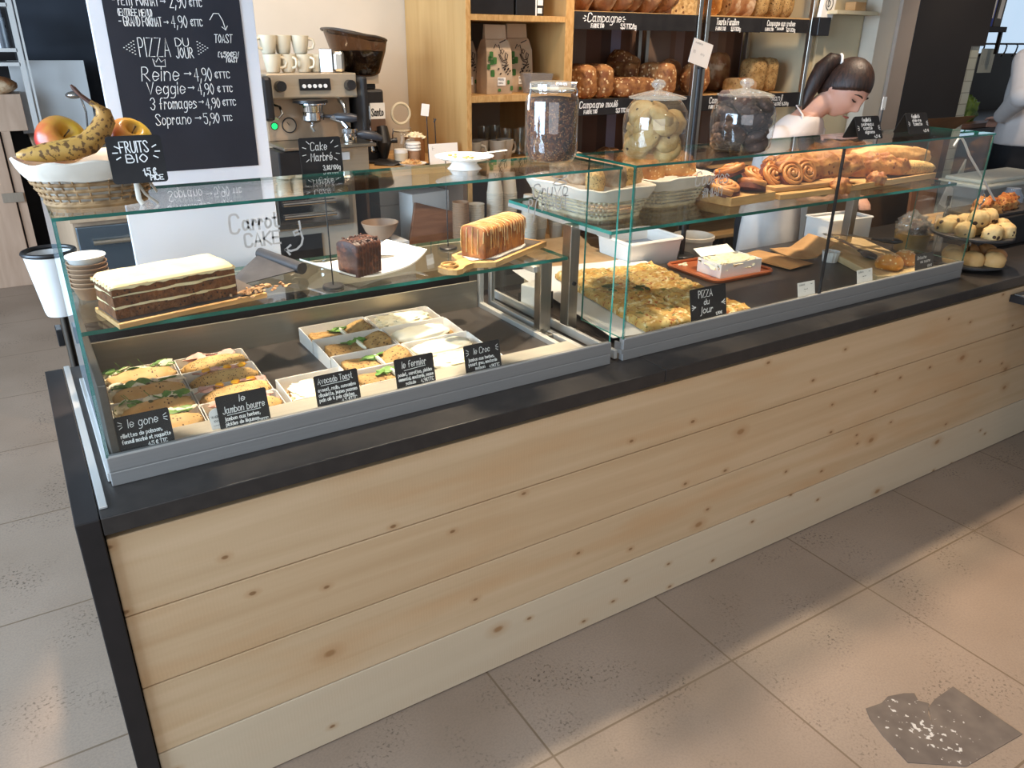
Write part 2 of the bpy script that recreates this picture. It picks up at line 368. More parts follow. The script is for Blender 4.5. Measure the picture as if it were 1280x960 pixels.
def card(parent, w, h, r=.004, t=.0016, m=None, name='panel', T=None):
    """rounded card standing in local XZ, face towards -Y, left bottom corner at the origin"""
    R = Matrix.Rotation(PI/2, 4, 'X'); mb = MB(); mb.prism(rrect(w, h, r), 0, t, T=(T @ R if T else R)); return mb.build(name, m or slate, parent)
# ---------------------------------------------------------------- room shell
def floor_mat():
    m, nt, b = newmat('stone_floor_tiles'); L = nt.links
    co = coord(nt); sx = N(nt, 'SeparateXYZ'); L.new(co, sx.inputs[0])
    def cell(o, off):
        t = math_(nt, 'DIVIDE', math_(nt, 'ADD', o, off), .6); fr = math_(nt, 'FRACT', t); d = math_(nt, 'MINIMUM', fr, math_(nt, 'SUBTRACT', 1.0, fr)); return math_(nt, 'FLOOR', t), d
    cx, dx = cell(sx.outputs[0], -.2022+6); cy, dy = cell(sx.outputs[1], .304+6)
    gr = math_(nt, 'LESS_THAN', math_(nt, 'MINIMUM', dx, dy), .0048)
    cb = N(nt, 'CombineXYZ'); L.new(cx, cb.inputs[0]); L.new(cy, cb.inputs[1]); wn = N(nt, 'TexWhiteNoise'); wn.noise_dimensions = '2D'; L.new(cb.outputs[0], wn.inputs[0])
    n1 = N(nt, 'TexNoise'); n1.inputs['Scale'].default_value = 2.2; n1.inputs['Detail'].default_value = 6; L.new(co, n1.inputs[0])
    n2 = N(nt, 'TexNoise'); n2.inputs['Scale'].default_value = 170; n2.inputs['Detail'].default_value = 3; L.new(co, n2.inputs[0])
    c = mix(nt, ramp(nt, n1.outputs[0], .3, .7), hexc('968270'), hexc('836f5d'))
    c = mix(nt, math_(nt, 'MULTIPLY', wn.outputs[0], .25), c, hexc('a08e7c'))
    c = mix(nt, math_(nt, 'MULTIPLY', ramp(nt, n2.outputs[0], .42, .62), .22), c, hexc('6e6054'))
    n3 = N(nt, 'TexNoise'); n3.inputs['Scale'].default_value = 5; n3.inputs['Detail'].default_value = 5; L.new(coord(nt, (1, 1, 1), loc=(3, 1, 0)), n3.inputs[0])
    n4 = N(nt, 'TexNoise'); n4.inputs['Scale'].default_value = 110; n4.inputs['Detail'].default_value = 2; L.new(co, n4.inputs[0])
    pit = math_(nt, 'MULTIPLY', ramp(nt, n3.outputs[0], .5, .66), ramp(nt, n4.outputs[0], .56, .66)); c = mix(nt, math_(nt, 'MULTIPLY', pit, .8), c, hexc('4a3d33'))
    c = mix(nt, gr, c, hexc('6f5c49'))
    L.new(c, b.inputs['Base Color']); b.inputs['Roughness'].default_value = .5; b.inputs['Specular IOR Level'].default_value = .35
    h = math_(nt, 'SUBTRACT', math_(nt, 'MULTIPLY', n2.outputs[0], .25), gr); bp = N(nt, 'Bump'); bp.inputs['Strength'].default_value = .25; bp.inputs['Distance'].default_value = .003; L.new(h, bp.inputs['Height']); L.new(bp.outputs[0], b.inputs['Normal'])
    return m
wall_m = mat('cream_wall_paint', 'd3c5b2', .8, col2='cdbfab', nsc=3)
cream_m = mat('cream_cupboard', 'c9bc9c', .6, col2='c3b594', nsc=3)
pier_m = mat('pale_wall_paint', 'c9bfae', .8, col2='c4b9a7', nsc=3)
ceil_m = mat('ceiling_white', 'cfc7bb', .9, col2='c9c1b4', nsc=3)
o = MB(); o.box(-6, 9, -4.5, 8, -.05, 0); struct(o.build('floor', floor_mat()))
o = MB(); o.box(-1.6, 9, -2.6, 8, 2.6, 2.65); struct(o.build('ceiling', ceil_m))
o = MB(); o.box(.66, 5.0, 2.05, 2.12, 0, 2.6); struct(o.build('wall_back', wall_m))
o = MB(); o.box(.225, .66, 5.32, 5.4, 0, 2.6); o.box(.66, .72, 2.12, 5.4, 0, 2.6); struct(o.build('wall_left', mat('slate_grey_wall', '2c3038', .7, col2='31353d', nsc=4)))
o = MB(); o.box(-5, .225, 6.6, 6.7, 0, 2.6); struct(o.build('wall_rear', mat('dim_wall', '4b4a4a', .8, col2='434243', nsc=2)))
# worn dark patch with plaster flecks on the tile
def patch_mat():
    m, nt, b = newmat('worn_patch'); L = nt.links; co = coord(nt)
    n = N(nt, 'TexNoise'); n.inputs['Scale'].default_value = 60; n.inputs['Detail'].default_value = 6; L.new(co, n.inputs[0])
    n2 = N(nt, 'TexNoise'); n2.inputs['Scale'].default_value = 16; L.new(co, n2.inputs[0])
    sx = N(nt, 'SeparateXYZ'); L.new(co, sx.inputs[0])
    d = math_(nt, 'ADD', math_(nt, 'ABSOLUTE', math_(nt, 'SUBTRACT', sx.outputs[0], .035)), math_(nt, 'MULTIPLY', math_(nt, 'ABSOLUTE', math_(nt, 'ADD', sx.outputs[1], .02)), .45))
    near = math_(nt, 'SUBTRACT', 1.0, ramp(nt, d, .0, .16))
    c = mix(nt, ramp(nt, n2.outputs[0], .35, .7), hexc('5a4e45'), hexc('6b5e53'))
    fl = ramp(nt, math_(nt, 'ADD', n.outputs[0], math_(nt, 'MULTIPLY', near, .15)), .70, .74); c = mix(nt, fl, c, hexc('c4bcb2'))
    L.new(c, b.inputs['Base Color']); b.inputs['Roughness'].default_value = .7; return m
o = MB()
o.prism([(.235, .02), (.232, -.16), (.02, -.14), (.075, -.02), (.11, .012), (.15, .02)], 0, .0015)
o.prism([(-.03, .095), (.02, .085), (.055, .09), (.10, .075), (.125, .06), (.11, .04), (.125, .02), (.09, 0), (.075, -.02), (.02, -.14), (-.09, -.06), (-.07, .02), (-.05, .07)], 0, .0016)
o = o.build('floor_stain', patch_mat(), loc=(1.6, -.70, 0)); tag(o, 'dark worn patch with white flecks on the shop floor tile', 'floor stain')
# ---------------------------------------------------------------- the counter
H = .7748
t = thing('service_counter', 'long bakery counter clad in pale pine planks under a black worktop', 'counter', (0, 0, 0))
o = MB(); o.box(0, 1.343, 0, .81, H-.037, H, bev=.002); o.box(1.3445, 4.6, 0, .81, H-.037, H, bev=.002); o.build('worktop', [black_lam], t)
o = MB(); o.box(-.0415, -.0012, -.001, .81, 0, H, bev=.002); o.build('end_panel', [black_side], t, smooth=False)
pine = woodmat('pine_planks', 'cdb18e', 'b99b76', 0, .9, 26, .6, knots=[(9.5, .050, '5a3c28', .42, 0), (4.0, .045, '8a6644', .40, 5.3)], plank=(.1813, 'cabfa9', 'c1976a'), bump=.06, grain=.8)
o = MB()
for k in range(4): o.rbox(.001, 4.6, .010, .032, .1813*k+(.003 if k == 0 else .0012), .1813*(k+1)-.0012, .0022)
o.build('plank_cladding', [pine], t)
o = MB(); o.box(0, 4.6, .03, .06, .002, .736); o.box(0, 4.6, .78, .80, 0, .737); o.build('carcass', [black_side], t)
o = MB(); o.box(.9, 2.50, .80, 1.20, .635, .655); o.build('rear_shelf', [black_side], t)
t = thing('side_table', 'grey low ledge with black edge jutting out from the right end of the counter', 'table', (3.09, -.5, 0))
o = MB(); o.box(0, 1.2, 0, .508, .678, .704); o.build('frame', [black_side], t)
o = MB(); o.box(.012, 1.19, .012, .50, .704, .708); o.build('table_top', [mat('grey_laminate', '77726d', .45, col2='706b66', nsc=8)], t)
for x in (.95, 1.15):
    o = MB(); o.box(x-.02, x+.02, .03, .07, 0, .678); o.build('leg', [black_side], t)
# ---------------------------------------------------------------- glass display cases
def profile(mb, x0, x1, y0=.108):
    """front sill: aluminium channel with a groove"""
    mb.box(x0, x1, y0, y0+.018, H, H+.029, bev=.0015); mb.box(x0, x1, y0+.0015, y0+.016, H+.029, H+.0305); mb.box(x0, x1, y0, y0+.018, H+.0305, H+.0605, bev=.0015)
ZT = 1.288
def case(name, label, x0, x1, seams, shelf, posts):
    t = thing(name, label, 'display case', (0, 0, 0))
    o = MB(); profile(o, x0, x1); o.build('sill', [alu], t)
    o = MB(); o.box(x0+.004, x1-.004, .107, .110, H+.0605, H+.064); o.build('sill_lip', [alu_l], t)
    xs = [x0]+list(seams)+[x1]
    for a, b in zip(xs, xs[1:]):
        sheet('front_pane', a+.001, b-.001, .112, .118, H+.058, ZT-.006, t, 'y')
        if b != x1:
            o = MB(); o.box(b-.0018, b+.0018, .1105, .1195, H+.06, ZT-.006); o.build('pane_seal', [black_pl], t)
    sheet('top_pane', x0, x1, .108, .355, ZT-.006, ZT, t, 'z')
    return t
v1 = case('display_case', 'left glass display case holding sandwiches and sliced cakes', .033, 1.243, (), None, None)
sheet('side_pane', .033, .039, .112, .53, H+.016, ZT-.006, v1, 'x', glassmat('side_glass', (.95, .97, .97), 1, 1.6, 'c6ced6', .10))  # bluish haze mixed in for the milky reflection on this pane
sheet('shelf_pane', .044, 1.268, .352, .70, 1.0, 1.009, v1, 'z')
o = MB(); o.box(.002, .016, .032, .81, H+.0005, H+.005, bev=.001); o.build('side_rail', [alu_l], v1)
o = MB(); o.box(.028, .042, .128, .66, H+.001, H+.022, bev=.002); o.build('glass_channel', [alu_l], v1)
# refrigerated well
o = MB(); o.box(.045, 1.17, .20, .69, H+.001, H+.008); o.build('well_floor', [mat('dark_tray', '37322f', .33, col2='3d3835', nsc=10, spec=.5)], v1)
o = MB(); o.box(.045, 1.165, .126, .20, H+.001, H+.052, bev=.002); o.build('front_ledge', [brushed('ledge_steel', 'c9c1b2', .4, (1, 40, 40), .85, .5)], v1)
o = MB(); o.box(.05, 1.165, .69, .694, H, H+.090); o.box(.05, 1.165, .688, .696, H+.090, H+.094); o.build('back_panel', [brushed('back_steel', 'a39b8d', .36, (1, 30, 30), .85, .6)], v1)
o = MB(); o.box(.05, 1.165, .74, .75, H, .93); o.build('rear_recess', [black_side], v1)
o = MB(); o.box(.05, 1.20, .704, .714, .918, .996); o.build('shelf_rail', [brushed('rail_steel', 'b1a998', .4, (1, 40, 40), .85, .5)], v1)
o = MB(); o.box(.045, .06, .128, .70, H, H+.20, bev=.002); o.build('side_lining', [brushed('lining_steel', '8d8780', .35, (30, 1, 30))], v1)
for (nm, x) in (('well_frame', 1.172), ('outer_frame', 1.212)):
    o = MB(); w_ = .016
    o.box(x, x+w_, .13, .70, H+.002, H+.022, bev=.002); o.box(x, x+w_, .684, .70, H+.02, .985, bev=.002); o.box(x, x+w_, .38, .70, .968, .986, bev=.002); o.build(nm, [alu_l], v1)
sheet('partition_pane', 1.218, 1.222, .38, .684, H+.022, .968, v1, 'x')
o = MB(); o.box(1.187, 1.212, .33, .40, H+.004, H+.020, bev=.002); o.tube([(1.2, .345, H+.02), (1.2, .345, H+.024)], .005); o.build('post_foot', [steel], v1)
o = MB(); o.box(1.184, 1.222, .36, .392, H+.015, 1.0, bev=.002); o.build('post', [steel], v1)
v2 = case('display_case', 'right glass display case holding rolls, pizza and pastries', 1.285, 2.895, (2.088,), None, None)
sheet('side_pane', 1.285, 1.291, .112, .30, H+.06, ZT-.006, v2, 'x'); sheet('side_pane', 2.889, 2.895, .112, .34, H+.06, ZT-.006, v2, 'x')
sheet('shelf_pane', 1.30, 2.90, .205, .72, 1.096, 1.105, v2, 'z')
o = MB(); o.box(1.27, 1.281, .125, .80, H+.002, H+.028, bev=.002); o.build('base_rail', [alu_l], v2)
o = MB(); o.box(1.272, 1.304, .345, .385, H+.002, 1.096, bev=.002); o.tube([(1.288, .345, .93), (1.288, .340, .93)], .006, mi=1); o.build('post', [steel, black_pl], v2)
o = MB(); o.box(2.89, 2.925, .60, .635, H, 1.096, bev=.002); o.build('post', [steel], v2)
o = MB(); o.box(1.298, 1.306, .21, .72, 1.085, 1.096); o.build('shelf_bracket', [alu_l], v2)
o = MB(); o.prism([(0, 0), (.03, 0), (.03, .03), (.012, .03), (.012, .012), (0, .012)], 0, .006); o.build('end_cap', [alu], v2, loc=(1.279, .108, H+.02), rot=(PI/2, 0, PI/2))
# painted lettering on the panes
X3, Z3 = (1, 0, 0), (0, 0, 1)
arrow = []
for i in range(25):
    a = i/24; 
    arrow.append((.128+.012*math.cos(a*2*PI*1.15+1.3)+.0*a, .030-.058*a+.008*math.sin(a*2*PI)))
arrow = [(.130, .043), (.131, .030), (.127, .020), (.119, .017), (.117, .024), (.124, .027), (.131, .022), (.134, .010), (.130, -.002), (.120, -.010), (.108, -.012), (.098, -.008)]
lettering(v1, [('C', .0, .034, .034, .022, .05), ('arrot', .023, .038, .026, .072, .03), ('CAKE', .024, .006, .024, .070, 0)], (.315, .1118, 1.196), X3, Z3, .0042, pen, 'pane_lettering', extra=[arrow, [(.108, -.001), (.098, -.008), (.105, -.018)]])
lettering(v1, [('Cruvo', .012, .030, .030, .10, .1), ('P  RAUT', .0, .0, .028, .115, 0)], (.975, .1118, 1.205), X3, Z3, .0030, pen, 'pane_lettering', extra=[[(.085+.02*math.sin(2*a), .066+.012*math.sin(a)) for a in [i*.35 for i in range(19)]], [(.03, .045), (.02, .02), (.015, -.02), (.008, -.03)]])
lettering(v2, [('Cookies', .0, .032, .034, .125, .12), ('#MIAM', .03, .0, .022, .075, 0)], (1.492, .1118, 1.190), X3, Z3, .0032, pen, 'pane_lettering')
# ---------------------------------------------------------------- chalk price cards
def price_card(name, label, loc, w, h, items, extra=(), lean=12, rz=0, wd=.0013, cat='price sign', group=None, foot=True):
    t = thing(name, label, cat, loc, group=group, rot=(math.radians(-lean), 0, rz))
    card(t, w, h); lettering(t, items, (0, -.0016, 0), X3, Z3, wd, extra=extra)
    return t
def ticks(w, h, side='both', y=.75, s=.007):
    out = []
    if side in ('both', 'l'): out += [[(.006+a, h*y+b), (.006+a+s*c, h*y+b+s*d)] for a, b, c, d in ((0, .006, .8, -.5), (-.001, -.001, .9, 0), (0, -.008, .8, .5))]
    if side in ('both', 'r'): out += [[(w-.006-a, h*y+b), (w-.006-a-s*c, h*y+b+s*d)] for a, b, c, d in ((0, .006, .8, -.5), (-.001, -.001, .9, 0), (0, -.008, .8, .5))]
    return out
LZ = H+.054
price_card('price_card', "black chalk card reading 'le gone', leftmost card in the sandwich case", (.060, .128, LZ), .098, .072,
    [('le gone', .022, .048, .016, .056, .1), ('rillettes de poisson,', .006, .030, .0075, .075), ('fenouil mariné et roquette', .006, .018, .0075, .088), ('4,5 $ TTC', .050, .005, .008, .036)], ticks(.098, .072, 'both', .78))
price_card('price_card', "black chalk card reading 'le Jambon beurre' in front of the ham baguettes", (.246, .128, LZ), .102, .072,
    [('le', .046, .054, .013, .014, .1), ('Jambon beurre', .010, .034, .014, .086, .1), ('jambon aux herbes,', .012, .019, .0075, .072), ('pickles de légumes', .012, .008, .0075, .068), ('4,5$TTC', .074, .003, .006, .024)], [[(.018, .030), (.085, .031)]])
price_card('price_card', "black chalk card reading 'Avocado Toast' beside the lone centre box", (.450, .128, LZ), .099, .072,
    [('Avocado Toast', .008, .053, .013, .080, .05), ('avocat, radis, concombre', .006, .036, .0075, .086), ('ciboulette, jeunes pousses', .006, .025, .0075, .088), ('pain olé & pois chiches', .006, .014, .0075, .080), ('4,5 $TTC', .055, .004, .008, .036)], [[(.014, .049), (.078, .050)]])
price_card('price_card', "black chalk card reading 'le fermier' in front of the brown toasts", (.637, .128, LZ), .098, .072,
    [('le fermier', .018, .049, .015, .062, .12), ('poulet, carottes, pickles', .006, .031, .0075, .086), ('emmental, moutarde, sauce', .006, .020, .0075, .088), ('salade', .022, .009, .0075, .026), ('4,9$TTC', .060, .008, .008, .034)], [[(.022, .043), (.076, .046)]])
price_card('price_card', "black chalk card reading 'le Croc', rightmost card in the sandwich case", (.816, .128, LZ), .099, .070,
    [('le Croc', .026, .046, .014, .046, .12), ('jambon aux herbes,', .010, .030, .0075, .072), ('yaourt grec, moutarde', .008, .019, .0075, .080), ('maison', .026, .008, .0075, .028), ('4,9$TTC', .064, .006, .007, .030)], ticks(.099, .070, 'both', .76))
o = MB(); Rm = Matrix.Rotation(PI/2, 4, 'X'); pl = [(0, 0), (.030, 0), (.030, .028)]+[(.015+.017*math.cos(math.radians(a)), .030+.014*math.sin(math.radians(a))) for a in range(0, 181, 20)]
t = thing('vinaigrette_tag', 'small round-topped white paper tag tucked behind the jambon beurre card', 'label', (.232, .142, LZ), rot=(math.radians(-10), 0, 0))
o.prism(pl, 0, .001, T=Rm); o.build('tag', [white_card], t); lettering(t, [('VINAIGRETTE', .002, .024, .0045, .026), ('100% F', .006, .015, .0045, .016)], (0, -.001, 0), X3, Z3, .0007, greypen, extra=[[(.004, .008), (.026, .009)]])
price_card('price_card', "black chalk card reading 'PIZZA du jour' leaning at the front of the pizza", (1.552, .132, LZ), .142, .094,
    [('PIZZA', .032, .066, .020, .058), ('du', .052, .044, .015, .024, .1), ('jour', .038, .020, .018, .052, .15), ('1,90$', .098, .008, .008, .026)], ticks(.142, .094, 'both', .45, .016), wd=.0022)
price_card('price_card', "black chalk card reading 'Brioche' in front of the glazed buns", (2.635, .136, LZ), .108, .056,
    [('Brioche', .012, .038, .011, .056, .1), ('au sucre', .030, .024, .010, .060, .1), ('1,50 $', .072, .006, .008, .028)], wd=.0014)
for (x, lb) in ((2.008, 'white printed label standing beside the seam of the right case sill'), (2.303, 'white printed label standing below the end of the pale wooden board')):
    t = thing('paper_label', lb, 'label', (x, .130, LZ), rot=(math.radians(-14), 0, -.03)); card(t, .078, .048, .001, .001, white_card)
    lettering(t, [('ALLERGENES', .006, .038, .004, .026), ('ble lait', .028, .024, .003, .018), ('-', .030, .016, .003, .006), ('oeuf', .058, .038, .003, .010)], (0, -.001, 0), X3, Z3, .0007, greypen)
# ---------------------------------------------------------------- cardboard trays and sandwiches in the left case
crust = mat('baguette_crust', 'd0a266', .6, col2='e0bd84', nsc=22, nlo=.35, nhi=.7, spots=(150, .30, '6b4a28', .25), bump=.4, bsc=70)
crust_seed = mat('seeded_crust', 'd0aa6c', .65, col2='bd9052', nsc=30, spots=(230, .34, '5d452b', .5), bump=.5, bsc=120)
brown_bread = mat('brown_rye_bread', 'ad8a55', .75, col2='8f6a38', nsc=40, spots=(120, .32, '523719', .5), bump=.7, bsc=90)
crumb = mat('bread_crumb', 'e4d3ab', .8, col2='d2bc8a', nsc=50, bump=.5, bsc=90)
leaf = mat('rocket_leaf', '5f8a3a', .5, col2='86a957', nsc=30)
cheese = mat('white_cheese', 'efe6cc', .5, col2='f4eedb', nsc=20)
ham = mat('ham_slice', 'dba595', .5, col2='e6bcae', nsc=30)
pickle = mat('yellow_pickle', 'efb524', .4, col2='e59a1c', nsc=40)
cream_top = mat('cream_topping', 'efe4c6', .55, col2='e6d6ae', nsc=60, nlo=.45, nhi=.65, bump=.6, bsc=60, spots=(90, .25, '8f9a52', .15))
seed_m = mat('pumpkin_seed', '5e5a38', .5, col2='6d6844', nsc=90)
def tray(label, x0, x1, y0, y1, h=.040, group='white cardboard sandwich trays'):
    t = MB(); a, b = (x1-x0)/2-.001, (y1-y0)/2-.001; e = .0014
    t.box(-a, a, -b, b, 0, e); t.box(-a, a, -b, -b+e, e, h); t.box(-a, a, b-e, b, e, h)
    for s in (-1, 1):
        T = Matrix.Rotation(PI/2, 4, 'Z') @ Matrix.Rotation(PI/2, 4, 'X'); t.prism([(-b, e), (b, e), (b, h-.002), (b*.8, h+.001), (-b*.55, h-.004), (-b, h-.009)], s*(a-e/2)-e/2, s*(a-e/2)+e/2, T=T)
    o = t.build('cardboard_tray', [white_card], loc=((x0+x1)/2, (y0+y1)/2, H+.0085)); tag(o, label, 'food tray', group); return o
def leaves(mb, rnd, L, n, y, z, mi=None):
    for i in range(n):
        x = rnd.uniform(-L/2, L/2); T = Matrix.Rotation(rnd.uniform(-1, 1), 3, 'Z') @ Matrix.Rotation(rnd.uniform(-.7, .7), 3, 'X')
        mb.blob((x, y+rnd.uniform(-.006, .006), z+rnd.uniform(-.003, .004)), rnd.uniform(.011, .022), rnd.uniform(.006, .012), .0018, seed=rnd.random()*50, amp=.5, freq=2.5, nu=10, nv=6, T=T, mi=mi)
def baguette(label, x, y, seed, L, fill, bread, group):
    r = random.Random(seed); t = thing('sandwich', label, 'sandwich', (x, y, H+.011), rz=r.uniform(-.05, .05), group=group)
    b = MB(); b.blob((0, .012, .019), L/2*.97, .030, .018, seed, .12, 3, nu=26, nv=12, ex=.85); b.build('bottom_bread', [bread], t, smooth=True, sharp=80)
    tilt = Matrix.Rotation(math.radians(24), 3, 'X')
    b = MB(); b.blob((.004, -.016, .031), L/2*.95, .028, .018, seed+1, .14, 3, nu=28, nv=12, ex=.82, T=tilt); b.build('top_bread', [bread], t, smooth=True, sharp=80)
    if fill == 'fish':
        b = MB(); leaves(b, r, L*.85, 12, .010, .050); b.build('rocket', [leaf], t, smooth=True)
        b = MB(); leaves(b, r, L*.9, 15, .012, .048); b.build('fennel', [cheese], t, smooth=True)
        b = MB(); b.blob((-L*.38, .010, .034), .022, .024, .016, seed, .5, 4, nu=14, nv=10); b.build('fish_filling', [cream_top], t, smooth=True)
        for i in range(4):
            b = MB(); b.blob((r.uniform(-L*.3, L*.35), r.uniform(-.012, .012), .052), .0052, .0034, .0024, nu=8, nv=6); b.build('pumpkin_seed', [seed_m], t, smooth=True)
        if seed % 2:
            for i in range(3):
                b = MB(); x0 = r.uniform(-.05, .03); b.tube([(x0, .014, .046), (x0-.005, .016, .060), (x0-.012, .015, .070)], .0007, 5); b.build('stem', [leaf], t)
    else:
        b = MB(); leaves(b, r, L*.85, 14, .012, .048); b.build('ham', [ham], t, smooth=True)
        if fill == 'pickle':
            for i in range(3):
                b = MB(); b.blob((-L*.22+i*.04+r.uniform(-.008, .008), .010, .052), .010, .008, .006, seed+i, .5, 3, nu=10, nv=6); b.build('pickle', [pickle], t, smooth=True)
    return t
order = ['at the back', 'second from the back', 'third from the back', 'at the front']
ye = [.600, .496, .392, .296, .203]
for i in range(4):
    y0, y1 = ye[i+1], ye[i]
    tray('white cardboard tray of the left pair of columns, left column, '+order[i], .068, .236, y0, y1)
    baguette('rocket and fennel baguette in the leftmost column, '+order[i], .152, (y0+y1)/2-.004, 3+i, .158, 'fish', crust, 'fish baguettes')
    tray('white cardboard tray of the left pair of columns, right column, '+order[i], .238, .406, y0-.004, y1-.004)
    baguette('ham baguette in the second column from left, '+order[i], .322, (y0+y1)/2-.008, 13+i, .156, 'pickle' if i in (1, 2) else 'ham', crust_seed, 'ham baguettes')
def toast(label, x, y, seed, L, group, h=.0):
    r = random.Random(seed); t = thing('toast_sandwich', label, 'sandwich', (x, y, H+.011), rz=r.uniform(-.04, .04), group=group)
    for nm, sx, ang, zz in (('bread_slice', -.033, .10, .018), ('bread_slice', .042, -.32, .024)):
        b = MB(); T = Matrix.Rotation(ang, 3, 'Y'); b.blob((sx, -.002, zz+h), L*.29, .042, .012, seed+sx*9, .10, 5, nu=32, nv=12, ex=.34, T=T); b.build(nm, [brown_bread], t, smooth=True, sharp=80)
    b = MB(); leaves(b, r, .05, 6, .02, .034+h); b.build('salad', [leaf], t, smooth=True)
    b = MB(); b.blob((.012, 0, .030+h), .006, .038, .010, seed, .3, 3, nu=12, nv=8, T=Matrix.Rotation(-.6, 3, 'Y')); b.build('chicken', [cheese], t, smooth=True)
    return t
def cream_roll(label, x, y, seed, L, group, grated):
    t = thing('open_sandwich', label, 'sandwich', (x, y, H+.011), rz=random.Random(seed).uniform(-.05, .05), group=group)
    b = MB(); b.blob((0, -.002, .018), L/2*.98, .042, .017, seed, .1, 3, nu=24, nv=10, ex=.7); b.build('bread', [brown_bread], t, smooth=True, sharp=80)
    b = MB(); b.blob((-.008, 0, .030), L/2*.92, .043, .015, seed+3, .3 if grated else .14, 7 if grated else 3, nu=40, nv=20, ex=.7); b.build('topping', [cream_top if grated else cheese], t, smooth=True, sharp=80)
    return t
yf = [.668, .550, .412, .298, .203]
for i in range(4):
    y0, y1 = yf[i+1], yf[i]
    tray('white cardboard tray of the right pair of columns, left column, '+order[i], .579, .772, y0, y1, .042)
    toast('brown bread toast in the third column from left, '+order[i], .675, (y0+y1)/2-.004, 23+i, .165, 'brown toasts', -.004 if i == 0 else .002)
    tray('white cardboard tray of the right pair of columns, right column, '+order[i], .774, .972, y0-.004, y1-.004, .042)
    cream_roll('cream covered open sandwich in the rightmost column, '+order[i], .872, (y0+y1)/2-.006, 33+i, .178, 'cream sandwiches', i in (0, 3))
tray('single white cardboard tray in the gap behind the avocado card', .418, .576, .204, .342, .042)
t = thing('avocado_toast', 'pale grated toast in the single tray between both groups of boxes', 'sandwich', (.497, .272, H+.011))
b = MB(); b.blob((0, 0, .014), .070, .052, .012, 3, .1, 3, nu=24, nv=10, ex=.6); b.build('bread', [brown_bread], t, smooth=True)
b = MB(); b.blob((0, 0, .024), .066, .048, .011, 8, .3, 8, nu=36, nv=16, ex=.6); b.build('topping', [cream_top], t, smooth=True)
# ---------------------------------------------------------------- cakes on the left shelf
ZS = 1.0095
def pxy(cx, cy, a): return Matrix.Translation((cx, cy, 0)) @ Matrix.Rotation(a, 4, 'Z')
cake_m = mat('carrot_cake_sponge', '7d4d28', .85, col2='5a3418', nsc=45, bump=1.0, bsc=110, spots=(130, .3, '3a2010', .5))
icing = mat('cream_icing', 'ecdcb0', .5, col2='e2cd9a', nsc=14)
t = thing('cake_board', 'slate and wood board under the layered carrot cake', 'serving board', (.262, .435, ZS), rz=.20)
o = MB(); o.box(-.165, .165, -.075, .075, 0, .012, bev=.002); o.build('wood_base', [board_w], t)
o = MB(); o.box(-.160, .160, -.066, .066, .0121, .0145); o.build('slate_inlay', [mat('slate_slab', '4a403a', .6, col2='3d3530', nsc=25)], t)
t = thing('carrot_cake', 'layered carrot cake slab with ridged cream icing', 'cake', (.234, .434, ZS+.0146), rz=.20)
def slab(mb, L, W, z0, z1, seed, amp=.003, n=22):
    xs = [-L/2+L*i/n for i in range(n+1)]; ys = [-W/2, -W/4, 0, W/4, W/2]; vs = []; 
    for z, in ((z0,), (z1,)):
        for x in xs:
            for y in ys:
                d = noise.noise(Vector((x*30, y*30, z*60+seed)))*amp; ed = 1 if abs(y) > W/2-.001 else 0
                vs.append((x+(d if abs(x) > L/2-.001 else 0), y+(d*ed), z+d*.5))
    k = len(ys); M_ = len(xs)*k; fs = []
    for i in range(n):
        for j in range(k-1):
            a = i*k+j; fs += [(a, a+1, a+k+1, a+k), (M_+a, M_+a+k, M_+a+k+1, M_+a+1)]
        for j in (0, k-1):
            a = i*k+j; fs.append((a, a+k, M_+a+k, M_+a))
    for i in (0, n):
        for j in range(k-1):
            a = i*k+j; fs.append((a, a+1, M_+a+1, M_+a))
    mb.add(vs, fs)
CL, CW = .264, .112
for k, (a, b_) in enumerate(((0, .021), (.025, .046), (.050, .068))):
    o = MB(); slab(o, CL, CW, a, b_, k*9); o.build('sponge_layer', [cake_m], t)
for k, z in enumerate((.021, .046)):
    o = MB(); slab(o, CL*.995, CW*.99, z-.001, z+.005, 40+k*7, .004); o.build('cream_layer', [icing], t)
n, m_ = 40, 30; vs = []; fs = []
for i in range(n+1):
    for j in range(m_+1):
        x = -CL/2-.004+(CL+.006)*i/n; y = -CW/2-.003+(CW+.006)*j/m_; e = max(abs(x)/(CL/2), abs(y)/(CW/2))
        z = .076+.0018*math.cos(j*2*PI/m_*6.5)+.002*noise.noise(Vector((x*25, y*25, 0)))-(.009*max(0, e-.93)/.1)-(.004+.004*noise.noise(Vector((x*60, 3, 0))) if j in (0, m_) or i in (0, n) else 0)
        vs.append((x, y, z))
for i in range(n):
    for j in range(m_): a = i*(m_+1)+j; fs.append((a, a+1, a+m_+2, a+m_+1))
k0 = len(vs); vs += [(x, y, .0675) for x, y, z in vs]
fs += [(b+k0, a+k0, a, b) for a, b in [(i*(m_+1)+j, (i+1)*(m_+1)+j) for i in range(n) for j in (0, m_)]]+[(b+k0, a+k0, a, b) for a, b in [(i*(m_+1)+j, i*(m_+1)+j+1) for j in range(m_) for i in (0, n)]]
o = MB(); o.add(vs, fs); o.build('icing', [icing], t, smooth=True, sharp=60)
t = thing('cake_lifter', 'black triangular cake lifter with a rolled handle lying on the glass shelf', 'cake server', (.52, .60, ZS))
o = MB(); o.tube([(-.012, .095, .030), (.046, -.072, .020)], [.015, .0155], 20); o.build('handle', [black_rub], t, smooth=True, sharp=50)
